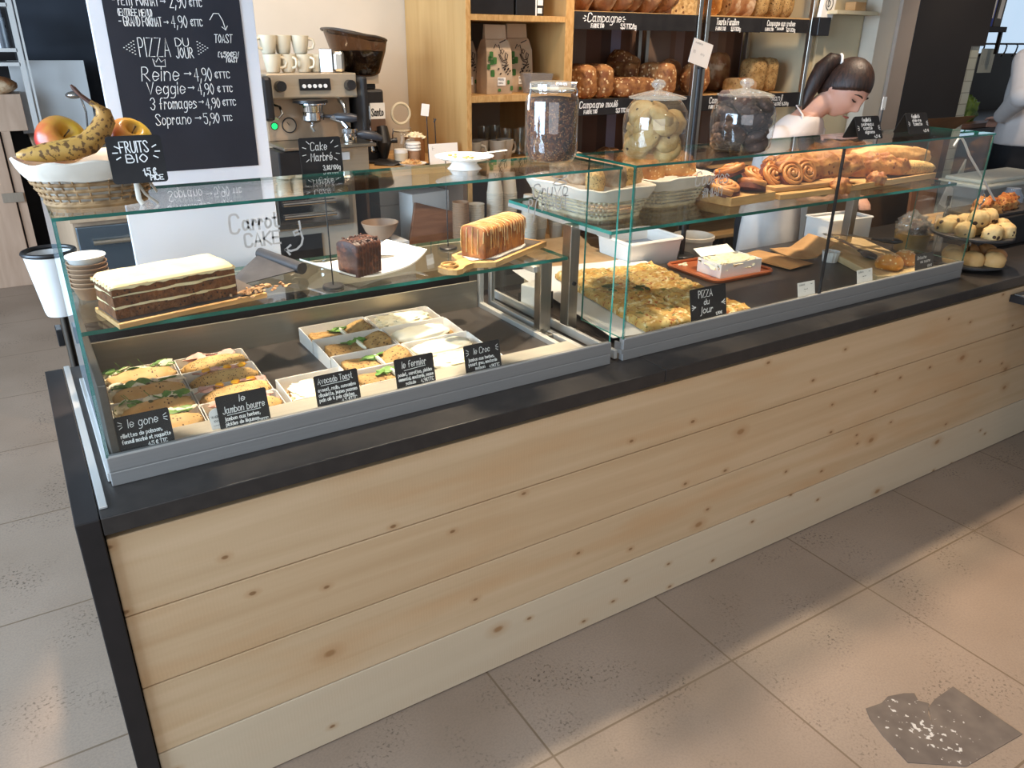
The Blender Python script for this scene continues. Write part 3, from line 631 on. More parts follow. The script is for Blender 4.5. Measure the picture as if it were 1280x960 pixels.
o = MB(); o.add([(-.02, .085, .030), (.04, -.068, .018), (-.13, -.085, .003), (-.125, -.03, .003), (-.02, .085, .028), (.04, -.068, .016), (-.13, -.085, .001), (-.125, -.03, .001)], [(0, 1, 2, 3), (7, 6, 5, 4), (0, 4, 5, 1), (1, 5, 6, 2), (2, 6, 7, 3), (3, 7, 4, 0)]); o.build('blade', [mat('dark_blade', '38373a', .4, .3, col2='464548', nsc=30)], t)
r = random.Random(5); o = MB()
for i in range(46): o.blob((r.gauss(0, .028), r.gauss(0, .012), .004+abs(r.gauss(0, .003))), r.uniform(.003, .007), r.uniform(.003, .006), r.uniform(.002, .005), i, .5, 2, nu=7, nv=5)
o = o.build('cake_crumbs', [mat('crumbs', 'b08c62', .8, col2='7c5434', nsc=60)], loc=(.425, .405, ZS+.013), rot=(0, 0, .2)); o['kind'] = 'stuff'; tag(o, 'loose pale crumbs beside the right end of the carrot cake', 'crumbs')
# curved white plate with the chocolate loaf end
t = thing('curved_plate', 'white rectangular plate with upswept ends under the chocolate cake', 'plate', (.735, .525, ZS), rz=.30)
n = 24; vs = []; fs = []
for i in range(n+1):
    s = -1+2*i/n; x = s*.145; z = .030*abs(s)**3; wdt = .095-.012*abs(s)**2
    for q, dz in ((-1, 0), (1, 0)): vs += [(x, q*wdt, z+.003+.006*abs(q)*.0), (x, q*wdt, z+.0075)]
for i in range(n):
    a = 4*i; fs += [(a, a+2, a+6, a+4), (a+1, a+5, a+7, a+3), (a, a+4, a+5, a+1), (a+2, a+3, a+7, a+6)]
fs += [(0, 1, 3, 2), (4*n, 4*n+2, 4*n+3, 4*n+1)]
o = MB(); o.add(vs, fs); o.box(-.05, .05, -.05, .05, 0, .004); o.build('dish', [white_gl], t, smooth=True, sharp=30)
choc = mat('chocolate_cake', '4a2415', .5, col2='2f140b', nsc=22, bump=.6, bsc=50, col3='6a3a22', n3=60)
def ribbed_loaf(mb, L, W, Hh, ribs, depth, dome, seed, top_amp=.002, n=90, m=28):
    vs = []; fs = []
    for i in range(n+1):
        s = i/n; x = -L/2+L*s; rb = depth*(abs(math.sin(ribs*PI*s))**.6-1); ends = min(1, min(s, 1-s)*14)
        for j in range(m+1):
            a = j/m
            if a < .3: y, z = -W/2*(.92+.08*a/.3), Hh*a/.3*.8
            elif a > .7: y, z = W/2*(.92+.08*(1-a)/.3), Hh*(1-a)/.3*.8
            else:
                q = (a-.3)/.4; y = -W/2*math.cos(q*PI)*.999; z = Hh*.8+dome*math.sin(q*PI)**.6
            side = 1 if (a < .33 or a > .67) else .35
            d = noise.noise(Vector((x*40, y*40, z*40+seed)))*top_amp
            yy = y*(1+(rb*side)/(W/2)) if abs(y) > .001 else y
            vs.append((x*(1 if ends >= 1 else 1), yy*(.93+.07*ends), max(0, z+d*(1 if z > .01 else 0)+rb*(.6 if side < 1 else 0))))
    k = m+1
    for i in range(n):
        for j in range(m): a = i*k+j; fs.append((a, a+k, a+k+1, a+1))
    fs += [tuple(range(m, -1, -1)), tuple(n*k+j for j in range(k))]
    fs += [(i*k, i*k+m, (i+1)*k+m, (i+1)*k) for i in range(n)]
    mb.add(vs, fs)
t = thing('chocolate_cake', 'dark chocolate loaf end with a ribbed cut side on the curved plate', 'cake', (.692, .452, ZS+.012), rz=.42)
o = MB(); ribbed_loaf(o, .088, .078, .085, 8, .004, .020, 3); o.build('loaf', [choc], t, smooth=True, sharp=50)
o = MB(); r = random.Random(9)
for i in range(60): o.blob((r.uniform(-.04, .04), r.uniform(-.03, .03), .085+r.uniform(0, .003)), .004, .003, .0025, i, .5, 3, nu=6, nv=5)
o.build('chocolate_flakes', [mat('chocolate_flakes', '3a1d12', .45, col2='5a3320', nsc=70)], t)
t = thing('cake_knife', 'pale grey cake knife lying on the curved plate', 'knife', (.80, .56, ZS+.014), rz=-.5)
o = MB(); o.box(-.07, .03, -.008, .008, 0, .002); o.build('blade', [steel], t); o = MB(); o.tube([(.03, 0, .002), (.08, 0, .006)], .006, 10); o.build('handle', [white_pl], t, smooth=True)
# paddle board with the glazed loaf
t = thing('paddle_board', 'long handled wooden paddle board with slate inlay under the glazed loaf', 'serving board', (1.105, .472, ZS), rz=.47)
out = [(-.115, -.072), (.165, -.072), (.165, .072), (-.115, .072), (-.135, .05), (-.155, .026), (-.185, .024), (-.215, .034), (-.236, .030), (-.246, .008), (-.246, -.010), (-.236, -.030), (-.215, -.034), (-.185, -.024), (-.155, -.026), (-.135, -.05)]
o = MB(); o.prism(out[::1], 0, .014); o.build('board', [board_w], t)
o = MB(); o.box(-.105, .152, -.062, .062, .0142, .0152); o.build('slate_inlay', [MATS['slate_slab']], t)
o = MB(); o.tube([(-.215+.018*math.cos(a), .013*math.sin(a), .0155+.002*math.sin(3*a)) for a in [i*2*PI/16 for i in range(16)]], .004, 6, closed=True); o.tube([(-.222+.022*math.cos(a), .004+.02*math.sin(a), .021) for a in [i*2*PI/16 for i in range(16)]], .0025, 6, closed=True); o.build('jute_cord', [mat('jute', 'b08a52', .9, col2='8a6a3c', nsc=60)], t, smooth=True)
glaze_cake = mat('loaf_cake', '8a4e24', .55, col2='b9752f', nsc=26, bump=.4, bsc=60)
glaze = mat('sugar_glaze', 'c79c5e', .25, col2='dcbd86', nsc=40, spec=.7)
o = MB(); o.box(-.045, .045, -.05, .05, 0, .002); pp = [(.13*math.cos(a)*(1+.06*math.sin(6*a)), .058*math.sin(a)*(1+.1*math.sin(5*a))) for a in [i*2*PI/48 for i in range(48)]]
o = MB(); o.prism(pp, 0, .0015); o = o.build('cake_card', [white_card], loc=(1.098, .468, ZS+.0155), rot=(0, 0, .47)); tag(o, 'white scalloped card lying under the glazed loaf', 'cake card')
t = thing('glazed_loaf', 'golden loaf cake with drizzled sugar glaze on the paddle board', 'cake', (1.095, .466, ZS+.0172), rz=.47)
o = MB(); ribbed_loaf(o, .215, .086, .078, 17, .003, .024, 8); o.build('loaf', [glaze_cake], t, smooth=True, sharp=60)
o = MB(); r = random.Random(4)
for i in range(22):
    x = -.102+.204*(i+.5)/22+r.uniform(-.003, .003); dr = r.uniform(.0, .05); P = [(x, -.045, .066-dr)]
    if dr < .01: P = []
    for k in range(11):
        a = PI*k/10; P.append((x+r.uniform(-.002, .002), -.044*math.cos(a)*1.0, .0635+.0235*math.sin(a)**.6))
    P.append((x, .0455, .06-r.uniform(0, .03))); o.tube(P, [.0009+.0007*r.random()]*len(P), 5)
for k in range(5):
    y = -.036+.018*k; o.tube([(-.1085, y, .070+.012*math.sin(PI*(k+.5)/5)), (-.1095, y, .06), (-.1090, y+.001, .06-r.uniform(.015, .05))], .0016, 5)
o.build('glaze', [glaze], t, smooth=True)
# paper bowls at the back left of the shelf
def bowl(): b = MB(); b.lathe([(.026, 0), (.030, .001), (.0405, .030), (.0425, .0305), (.0425, .033), (.040, .033), (.029, .003), (0, .003)], 32); return b
t0 = bowl().build('paper_bowl', [cupbrown], loc=(.095, .60, ZS)); tag(t0, 'brown paper bowl in the nested stack at the back left of the shelf', 'bowl', 'stacked paper bowls'); t0.data.shade_smooth()
for k in range(1, 6): dup(t0, (.095, .60, ZS+.0105*k), None)
t1 = bowl().build('paper_bowl', [white_gl], loc=(.095, .60, ZS+.067)); tag(t1, 'white bowl topping the nested brown paper bowls', 'bowl'); t1.data.shade_smooth()
# ---------------------------------------------------------------- on top of the cases
def basket(t, bx, by, rx, ry, h, mw, linr, seed=1, rows=8, ex=.62, stakes=26, sag=.004):
    """wicker basket: base (bx,by) half sizes flaring to the rim (rx,ry); weave, stakes, folded cloth liner"""
    pw = lambda a, e: math.copysign(abs(a)**e, a)
    def ring(k, off=0, dz=0, n=72, wob=0):
        a_, b_ = bx+(rx-bx)*k+off, by+(ry-by)*k+off; P = []
        for i in range(n):
            a = 2*PI*i/n; q = 1+wob*math.sin(a*stakes+dz); P.append((a_*q*pw(math.cos(a), ex), b_*q*pw(math.sin(a), ex), h*k))
        return P
    o = MB()
    for r_ in range(rows):
        k = (r_+.5)/rows
        if k > .72 and linr: continue
        o.tube(ring(k, 0, r_*PI, 144, .016), h/rows*.30, 5, closed=True)
    o.tube(ring(.02, .001), h/rows*.5, 6, closed=True); o.build('weave', [mw], t, smooth=True)
    o = MB()
    for i in range(stakes):
        a = 2*PI*i/stakes; P = []
        for k in (0, .33, .66, .97): P.append(((bx+(rx-bx)*k)*pw(math.cos(a), ex), (by+(ry-by)*k)*pw(math.sin(a), ex), h*k))
        o.tube(P, .0018, 5)
    o.build('stakes', [mw], t)
    o = MB(); o.prism([(p[0]*.99, p[1]*.99) for p in ring(0)], 0, .004); o.build('base', [mw], t)
    o = MB(); n = 72; prof = [(.60, .004), (.72, .006), (.86, .006), (1.0, .005), (1.03, 0), (1.0, -.006), (.85, -.008), (.4, -.008), (.08, -.008)]; vs = []
    for k, of in prof:
        for i, p in enumerate(ring(k, of)):
            d = noise.noise(Vector((p[0]*22, p[1]*22, k*3+seed)))*.006*(1 if k > .55 else 0); hem = noise.noise(Vector((i*.18, seed, 0)))*.006 if k == .60 else 0
            vs.append((p[0]*(1+d*1.2), p[1]*(1+d*1.2), p[2]+hem+(d-sag*math.sin(2*math.atan2(p[1], p[0]))**2 if k > .8 else 0)))
    fs = [(i*n+j, i*n+(j+1) % n, (i+1)*n+(j+1) % n, (i+1)*n+j) for i in range(len(prof)-1) for j in range(n)]+[tuple((len(prof)-1)*n+j for j in range(n))]
    o.add(vs, fs); o.build('liner', [cloth], t, smooth=True)
ZG = ZT+.0005
t = thing('fruit_basket', 'oval wicker basket with cloth liner holding fruit on the case corner', 'basket', (.118, .255, ZG), rz=.0)
basket(t, .080, .070, .118, .098, .078, wicker, cloth, 1, 7, .8, 30)
o = MB(); o.tube([(.062, -.086, .062), (.058, -.098, .045), (.058, -.099, .010), (.063, -.099, .001)], .0045, 6, flat=.4); o.tube([(.064, -.086, .06), (.075, -.094, .05), (.086, -.093, .028), (.090, -.090, .02)], .0045, 6, flat=.4); o.tube([(.06, -.09, .04), (.07, -.1, .018), (.088, -.105, .001)], .004, 6, flat=.4); o.build('ribbon', [cloth], t, smooth=True)
def apple_mat():
    m, nt, b = newmat('apple_skin'); L = nt.links; co = coord(nt); n = N(nt, 'TexNoise'); n.inputs['Scale'].default_value = 3; L.new(co, n.inputs[0])
    sx = N(nt, 'SeparateXYZ'); L.new(co, sx.inputs[0]); n2 = N(nt, 'TexNoise'); n2.inputs['Scale'].default_value = 1; n2.inputs['Detail'].default_value = 4; L.new(coord(nt, (90, 90, 9)), n2.inputs[0])
    g = math_(nt, 'ADD', math_(nt, 'MULTIPLY', sx.outputs[0], -14), math_(nt, 'ADD', math_(nt, 'MULTIPLY', n2.outputs[0], .5), math_(nt, 'MULTIPLY', sx.outputs[2], -6)))
    c = mix(nt, ramp(nt, g, -.25, .85), hexc('d2b13c'), hexc('b8352f')); L.new(c, b.inputs['Base Color']); b.inputs['Roughness'].default_value = .28; return m
am = apple_mat()
def apple(name, label, loc, rot, rr=.040):
    t = thing(name, label, 'apple', loc, rot=rot); prof = []
    for i in range(25):
        a = -PI/2+PI*i/24; q = rr*math.cos(a)*(1+.10*math.sin(a)); z = rr*.92*math.sin(a)
        d = math.hypot(q, 0)
        if a > 0: z -= rr*.55*math.exp(-(q/(rr*.28))**2)
        else: z += rr*.22*math.exp(-(q/(rr*.25))**2)
        prof.append((max(q, 0), z))
    o = MB(); o.lathe(prof, 36, wob=lambda t, z: .02*math.sin(5*t)*(1 if z < -.01 else .3)); o.build('flesh', [am], t, smooth=True, sharp=180)
    o = MB(); o.tube([(0, 0, rr*.38), (.001, 0, rr*.62), (.004, .002, rr*.85)], [.0012, .0010, .0016], 6); o.build('stem', [mat('apple_stem', '4b3a20', .8, col2='5c482a', nsc=90)], t)
apple('apple', 'red and yellow apple with its hollow facing the shop, left in the fruit basket', (.080, .262, ZG+.104), (math.radians(58), 0, .38), .042)
apple('apple', 'orange-yellow apple behind the folded fruit card', (.190, .262, ZG+.099), (math.radians(42), .1, .3), .040)
def banana_mat():
    m, nt, b = newmat('ripe_banana'); L = nt.links; co = coord(nt); n = N(nt, 'TexNoise'); n.inputs['Scale'].default_value = 130; n.inputs['Detail'].default_value = 2; L.new(co, n.inputs[0]); n1 = N(nt, 'TexNoise'); n1.inputs['Scale'].default_value = 18; n1.inputs['Detail'].default_value = 4; L.new(co, n1.inputs[0])
    c = mix(nt, ramp(nt, n1.outputs[0], .3, .6), hexc('c99f4e'), hexc('a9793a')); c = mix(nt, math_(nt, 'MULTIPLY', ramp(nt, n.outputs[0], .52, .58), .85), c, hexc('4a2c18')); c = mix(nt, ramp(nt, n1.outputs[0], .60, .66), c, hexc('5a351f')); L.new(c, b.inputs['Base Color']); b.inputs['Roughness'].default_value = .5; return m
bm_ = banana_mat()
t = thing('banana', 'overripe spotted banana lying along the front of the fruit basket', 'banana', (.118, .205, ZG+.086))
P = [(-.112, 0, .004), (-.10, 0, .004), (-.07, 0, .005), (-.03, 0, .008), (.0, .005, .016), (.022, .012, .034), (.034, .016, .053), (.034, .018, .066), (.026, .019, .076), (.016, .020, .084)]
o = MB(); o.tube(P, [.004, .010, .0165, .0195, .020, .019, .0175, .013, .006, .0045], 7); o.build('skin', [bm_], t, smooth=True, sharp=80)
o = MB(); o.tube([(.016, .020, .084), (.004, .021, .095), (-.004, .022, .106), (-.008, .022, .112)], [.0045, .004, .0045, .002], 6); o.build('stalk', [mat('banana_stalk', '4b3027', .7, col2='6a4534', nsc=60)], t, smooth=True)
def tent(label, loc, w, h, spread, items, extra, rz=0, wd=.0016, lean=None):
    """folded card: front and back leaf meeting in a ridge"""
    t = thing('tent_card', label, 'price sign', loc, rz=rz); a = math.atan2(spread, h)
    for s, nm in ((-1, 'front_leaf'), (1, 'back_leaf')):
        o = MB(); T = Matrix.Translation((0, 0, h)) @ Matrix.Rotation(s*a, 4, 'X') @ Matrix.Rotation(PI/2, 4, 'X') @ Matrix.Translation((0, -h, 0)); r_ = rrect(w, h, .006); o.prism(r_, -.0007, .0007, T=T); o.build(nm, [slate], t)
    ca, sa = math.cos(a), math.sin(a)
    lettering(t, items, (0, -sa*h, h-h*ca), X3, (0, sa, ca), wd, extra=extra, off=.0014); return t
tent("black folded card reading 'FRUITS BIO' hung over the basket rim", (.140, .160, ZG+.038), .088, .080, .022, [('FRUITS', .020, .052, .018, .047), ('BIO', .027, .035, .013, .038), ('1,5 $', .050, .013, .011, .022), ('PIÈCE', .060, .004, .008, .022)],
     rays(.045, .052, .030, .016, .007, [-28, 0, 28, 152, 180, 208]), rz=-.06, wd=.0019)
# clip-top jar with dark granola
lidglass = glassmat('lid_glass', (.95, .96, .95), 1, 2.2, 'e4e6df', .14)
def jar_clip(label, loc, R, h, fill_m, fill_h):
    t = thing('clip_top_jar', label, 'jar', loc)
    o = MB(); o.lathe([(R*.62, .002), (R*.85, .003), (R*.97, .014), (R, .03), (R, h*.74), (R*.96, h*.80), (R*.80, h*.845), (R*.80, h*.89)], 48); o.build('glass_body', [jarglass], t, smooth=True)
    o = MB(); o.lathe([(R*.80, h*.893), (R*.86, h*.90), (R*.86, h*.955), (R*.80, h*.975), (R*.5, h*.985), (0, h*.985)], 48); o.build('glass_lid', [lidglass], t, smooth=True)
    o = MB(); o.lathe([(R*.81, h*.888), (R*.87, h*.889), (R*.87, h*.897), (R*.81, h*.898)], 40); o.build('rubber_seal', [mat('cream_rubber', 'c9bfa8', .6, col2='beb298', nsc=30)], t, smooth=True)
    o = MB()
    o.tube([(R*.84*math.cos(a), R*.84*math.sin(a), h*.865) for a in [i*2*PI/32 for i in range(32)]], .0016, 5, closed=True)
    for s in (-1, 1):
        o.tube([(s*R*.84, 0, h*.865), (s*R*1.02, -.004, h*.90), (s*R*1.02, -.004, h*.955), (s*R*.86, 0, h*.95)], .0016, 6)
    o.tube([(-R*1.0, -.006, h*.90), (-R*1.10, -.008, h*.80), (-R*1.12, -.008, h*.66), (-R*1.06, -.006, h*.64)], .0026, 6); o.tube([(R*1.0, -.006, h*.9), (R*1.07, -.006, h*.86), (R*1.05, -.006, h*.80)], .002, 6); o.build('wire_clasp', [chrome], t, smooth=True)
    return t
t = jar_clip('clip-top glass jar filled with dark granola at the right end of the left case', (1.137, .262, ZG), .065, .190, None, .8)
gran = mat('granola', '5b3118', .8, col2='2a130a', nsc=55, nlo=.4, nhi=.6, spots=(260, .40, 'a5774a', .4), bump=1.0, bsc=160, col3='70401f', n3=140)
o = MB(); o.lathe([(0, .006), (.049, .006), (.057, .016), (.060, .03), (.060, .136), (.054, .149), (.03, .152), (0, .150)], 64, wob=lambda a, z: .03*noise.noise(Vector((math.cos(a)*9, math.sin(a)*9, z*120)))); o = o.build('granola', [gran], loc=(1.137, .262, ZG), smooth=True, sharp=180); o['kind'] = 'stuff'; tag(o, 'dark granola filling the clip-top glass jar', 'granola')
def jar_knob(label, loc, R, h):
    t = thing('cookie_jar', label, 'jar', loc)
    o = MB(); o.lathe([(R*.66, .002), (R*.86, .003), (R*.93, .010), (R*.96, .03), (R, h*.35), (R, h*.50), (R*.95, h*.60), (R*.80, h*.70), (R*.72, h*.735), (R*.74, h*.75)], 48); o.build('glass_body', [jarglass], t, smooth=True)
    o = MB(); o.lathe([(R*.70, h*.752), (R*.86, h*.755), (R*.88, h*.775), (R*.70, h*.80), (R*.40, h*.835), (R*.14, h*.86), (R*.10, h*.875), (R*.20, h*.91), (R*.22, h*.945), (R*.15, h*.985), (0, h)], 48); o.build('glass_lid', [lidglass], t, smooth=True)
    return t
cookie = mat('choc_chip_cookie', 'bfa06a', .75, col2='ab8549', nsc=30, spots=(60, .24, '4a2d1a', .3), bump=.5, bsc=80)
dkcookie = mat('chocolate_biscuit', '4a342c', .75, col2='382520', nsc=40, spots=(80, .35, '6e5448', .5), bump=.7, bsc=70)
def fill_jar(loc, R, h, m, nm, cat, lab, grp, seed, rr, n):
    r = random.Random(seed); b = MB(); b.blob((0, 0, 0), rr, rr, rr*.52, seed, .16, 2.5, nu=20, nv=12, ex=.9); first = None; k = 0; z = rr*.5
    while k < n:
        for q in range(4 if rr < .045 else 3):
            a = 2*PI*q/(4 if rr < .045 else 3)+k*.9; d = R*.93-rr; z2 = z+r.uniform(-.003, .004)
            loc2 = (loc[0]+d*math.cos(a), loc[1]+d*math.sin(a), loc[2]+.006+z2); rot = (r.uniform(-1.0, 1.0), r.uniform(-.8, .8), r.uniform(0, 6))
            if first is None:
                first = b.build(nm, [m], loc=loc2, rot=rot, smooth=True, sharp=180); tag(first, lab, cat, grp)
            else: dup(first, loc2, rot=rot)
            k += 1
        z += rr*.60
jar_knob('round glass jar with knobbed lid full of pale cookies', (1.418, .200, ZG), .083, .190)
fill_jar((1.418, .200, ZG), .083, .190, cookie, 'cookie', 'cookie', 'pale chocolate chip cookie piled in the middle glass jar', 'cookies in the middle jar', 3, .035, 20)
jar_knob('round glass jar with knobbed lid full of dark chocolate biscuits', (1.742, .205, ZG), .088, .188)
fill_jar((1.742, .205, ZG), .088, .188, dkcookie, 'biscuit', 'biscuit', 'dark chocolate biscuit piled in the right glass jar', 'biscuits in the right jar', 7, .030, 28)
# tasting plate on a small foot
t = thing('footed_plate', 'white footed plate with leftover crumbs on the left case', 'plate', (.893, .262, ZG))
o = MB(); o.lathe([(.040, 0), (.036, .003), (.029, .012), (.032, .017), (.054, .021), (.068, .027), (.0685, .029), (.055, .0235), (0, .0225)], 48); o.build('dish', [white_gl], t, smooth=True, sharp=50)
r = random.Random(2)
for i in range(9):
    o = MB(); o.blob((0, 0, 0), r.uniform(.003, .008), r.uniform(.003, .006), .0025, i, .5, 2, nu=8, nv=5); o = o.build('cake_morsel', [mat('cake_morsel', 'c9ab5e', .8, col2='8f7f3d', nsc=80)], loc=(.893+r.uniform(-.05, .05), .262+r.uniform(-.045, .045), ZG+.0265), rot=(0, 0, r.uniform(0, 3))); tag(o, 'tiny cake morsel left on the white footed plate', 'crumb', 'morsels on the footed plate')
t = thing('dessert_fork', 'pale plastic fork resting on the rim of the footed plate', 'fork', (.953, .270, ZG+.030), rz=.0); o = MB(); o.tube([(-.02, 0, .0), (.02, 0, .001), (.06, 0, .003)], [.002, .0035, .004], 8, flat=.5); o.build('handle', [white_pl], t, smooth=True); o = MB(); o.box(-.04, -.02, -.006, .006, -.002, .0); o.build('head', [white_pl], t)
# cake cards on thin stands behind the left case
def stand_card(label, base, z, w, h, items, extra, lean=-6):
    t = thing('card_stand', label, 'price sign', base)
    o = MB(); o.lathe([(.026, 0), (.026, .004), (.024, .006), (0, .006)], 28); o.build('foot', [black_pl], t, smooth=True, sharp=40)
    o = MB(); o.tube([(0, 0, .005), (-.002, 0, z+.02)], .0017, 6); o.build('rod', [black_pl], t)
    if w:
        T = Matrix.Translation((-w/2-.002, -.003, z)) @ Matrix.Rotation(math.radians(lean), 4, 'X'); card(t, w, h, .005, .0016, slate, 'card', T)
        Y = T.to_3x3() @ Vector((0, 0, 1)); Oq = T @ Vector((0, -.0016, 0)); lettering(t, items, Oq, X3, Y, .0014, extra=extra)
    return t
ckm = stand_card("black 'Cake Marbré' card on a thin rod behind the chocolate cake", (.60, .40, ZS), .272, .098, .078, [('Cake', .026, .050, .017, .040, .12), ('Marbré', .024, .027, .017, .052, .12), ('3,8$/100g', .050, .006, .010, .042)], rays(.049, .046, .036, .026, .008, [-35, -10, 20, 45, 135, 160, 190, 215]))
card(ckm, .096, .022, .003, .0016, slate, 'lower_card', Matrix.Translation((-.044, -.004, .246))); lettering(ckm, [('Cake', .030, .005, .012, .034, .12)], (-.044, -.0056, .246), X3, Z3, .0013, extra=[[(.012, .014), (.020, .010)], [(.074, .010), (.082, .014)]])
stand_card('bare thin black rod on a disc foot behind the glazed loaf', (1.02, .60, ZS), .25, 0, 0, (), ())
# folded cards on the right case
tent("black folded card with green pastry price standing in front of the shop assistant", (2.205, .185, ZG), .108, .072, .035, [('feuilleté', .030, .055, .011, .040, .1), ('poireau', .024, .042, .010, .055), ('comté', .030, .030, .010, .040), ('oignons', .034, .018, .009, .044), ('4,5 $', .070, .004, .008, .028)], ticks(.108, .072, 'both', .5), rz=-.08, wd=.0017)
tent("black folded card standing right of the assistant near the case end", (2.495, .205, ZG), .105, .070, .035, [('feuilleté', .026, .053, .011, .040, .1), ('chèvre', .026, .040, .010, .045), ('tomate', .028, .028, .010, .045), ('4,5 $', .070, .006, .008, .028)], ticks(.105, .070, 'both', .5), rz=-.08, wd=.0017)
t = thing('card_clip', 'narrow white ticket held in a small black clip above the right folded card', 'label', (2.56, .33, ZG)); o = MB(); o.lathe([(.016, 0), (.016, .004), (0, .005)], 20); o.build('foot', [black_pl], t); o = MB(); o.tube([(0, 0, .004), (0, 0, .075)], .002, 6); o.build('rod', [black_pl], t); o = MB(); o.box(-.010, .010, -.001, .001, .070, .112); o.build('ticket', [white_card], t)
# tall card stand by the cookie jar
t = thing('tall_card_stand', 'tall black stand clipping a white notice between the two round jars', 'sign', (2.208, .86, H))
o = MB(); o.lathe([(.05, 0), (.05, .006), (.045, .010), (0, .010)], 32); o.build('foot', [black_pl], t, smooth=True, sharp=40)
o = MB(); o.tube([(0, 0, .01), (0, 0, .72)], .010, 12); o.tube([(-.012, 0, .70), (.0, -.004, .735), (.012, 0, .70)], .005, 6); o.build('pole', [black_pl], t)
T = Matrix.Translation((-.075, -.012, .725)) @ Matrix.Rotation(.25, 4, 'Y'); card(t, .10, .082, .001, .001, white_card, 'notice', T); lettering(t, [('ALLERGENES', .01, .068, .004, .04), ('80', .01, .035, .01, .015), ('info', .05, .035, .008, .02)], T @ Vector((0, -.001, 0)), T.to_3x3() @ Vector(X3), T.to_3x3() @ Vector(Z3), .0007, greypen)
o = MB(); o.lathe([(.05, .41), (.052, .412), (.052, .42), (0, .421)], 32); o.build('tray_disc', [black_pl], t)
# ---------------------------------------------------------------- right case, glass shelf
ZV = 1.1055
def bread(label, loc, L, W, Hh, m, rz=0, seed=1, rx=0, ry=0, ex=.85, cuts=0, amp=.12, name='bread_loaf', cat='bread', group=None, nu=28, nv=14, flat=-.55):
    b = MB()
    def sh(p):
        if cuts and p.z > Hh*.15:
            q = math.sin((p.x/L*cuts*2+.3*p.y/W)*PI); p.z += Hh*.10*(q if q > 0 else q*.4)
        return p
    b.blob((0, 0, Hh*.5*.55), L/2, W/2, Hh*.62, seed, amp, 2.6, flat=flat, nu=nu, nv=nv, ex=ex, shape=sh)
    o = b.build(name, [m], loc=loc, rot=(rx, ry, rz), smooth=True, sharp=180); tag(o, label, cat, group); return o
rye = mat('floury_rye_crust', '8a6c4d', .8, col2='b8a084', nsc=30, nlo=.42, nhi=.62, bump=.5, bsc=60)
gold = mat('golden_crust', 'b0702f', .5, col2='d29a52', nsc=18, spots=(110, .33, 'e6c88e', .4), bump=.7, bsc=60)
gold2 = mat('cheese_crust', '95592a', .6, col2='bd8748', nsc=24, nlo=.38, nhi=.62, spots=(60, .28, '743f1c', .4), bump=1.0, bsc=55)
t = thing('bread_basket', 'wicker basket of floury rolls at the left end of the right case shelf', 'basket', (1.425, .475, ZV), rz=.06)
basket(t, .092, .145, .128, .180, .088, wicker_l, cloth, 4, 8, .42, 34)
k = 0
for (x, y, z, L, W, rz, m) in ((-.055, -.10, .080, .105, .055, .9, crust_seed), (-.01, -.11, .088, .10, .06, 1.9, rye), (.06, -.105, .088, .11, .06, .4, crust_seed), (-.05, -.01, .086, .13, .07, 1.3, rye), (.03, -.01, .092, .13, .075, 2.0, rye), (.075, .03, .086, .11, .065, 1.2, gold), (-.03, .09, .090, .13, .075, .7, rye), (.05, .10, .088, .12, .07, 2.4, rye)):
    bread('%s roll %s in the left wicker basket' % ({'seeded_crust': 'sesame', 'floury_rye_crust': 'floury', 'golden_crust': 'golden'}[m.name], ('at the front left', 'front middle', 'at the front right', 'at the left edge', 'in the centre', 'at the right edge', 'at the back left', 'at the back right')[k]), (1.425+x, .475+y, ZV+z+.002), L, W, .06, m, rz, 50+k, ex=.8, cuts=2 if k % 2 else 0, name='bread_roll', group='rolls in the left basket'); k += 1
t = thing('bread_basket', 'wicker basket of golden cheese breads beside the cinnamon rolls', 'basket', (1.705, .505, ZV), rz=.05)
basket(t, .10, .11, .145, .150, .088, wicker_l, cloth, 6, 8, .42, 32)
k = 0
for (x, y, z, L, W, rz) in ((-.075, -.06, .085, .12, .075, .3), (.02, -.065, .090, .13, .08, 2.6), (.085, -.02, .080, .10, .07, 1.2), (-.06, .045, .094, .14, .08, .5), (.045, .06, .092, .13, .08, 2.1)):
    bread('glossy golden cheese bread %s in the basket under the cookie jar' % ('front left', 'front middle', 'at the right', 'back left', 'back right')[k], (1.705+x, .505+y, ZV+z+.0), L, W, .066, gold, rz, 70+k, ex=.85, cuts=3, amp=.2, name='cheese_bread', group='breads in the right basket'); k += 1
# cinnamon rolls on two pale blocks
roll_m = mat('cinnamon_roll_dough', 'c28446', .45, col2='a3602c', nsc=18, nlo=.42, nhi=.62, bump=.3, bsc=60)
rollf = mat('cinnamon_filling', '5a2613', .6, col2='74361c', nsc=60)
def cinn(label, loc, R, seed, rot=(0, 0, 0), grp=None, flat=False):
    t = thing('cinnamon_roll', label, 'pastry', loc, group=grp, rot=rot); r = random.Random(seed); P, Q, ra = [], [], []
    turns = 3.1; n = 90; p0 = r.uniform(0, 6)
    for i in range(n):
        s = i/(n-1); a = p0+s*turns*2*PI; q = R*(.07+.80*s)*(1+.03*math.sin(3*a)); P.append((q*math.cos(a), q*math.sin(a), .021+.012*(1-s)+.002*math.sin(a*2.3))); ra.append(R*(.115+.03*s))
    o = MB(); o.tube(P, ra, 8, flat=1.45); o.build('dough', [roll_m], t, smooth=True, sharp=120)
    o = MB(); o.lathe([(R*.5, .0), (R*.90, .004), (R*.86, .018), (R*.5, .026), (0, .030)], 28); o.build('filling', [rollf], t, smooth=True); return t
def block(label, loc, lx, ly, h, rz):
    o = MB(); o.box(-lx/2, lx/2, -ly/2, ly/2, 0, h, bev=.002); o = o.build('serving_board', [board_w], loc=loc, rot=(0, 0, rz)); tag(o, label, 'serving board'); return o
block('thick pale wooden block under the first cinnamon rolls next to the basket', (1.925, .375, ZV), .21, .17, .028, .05)
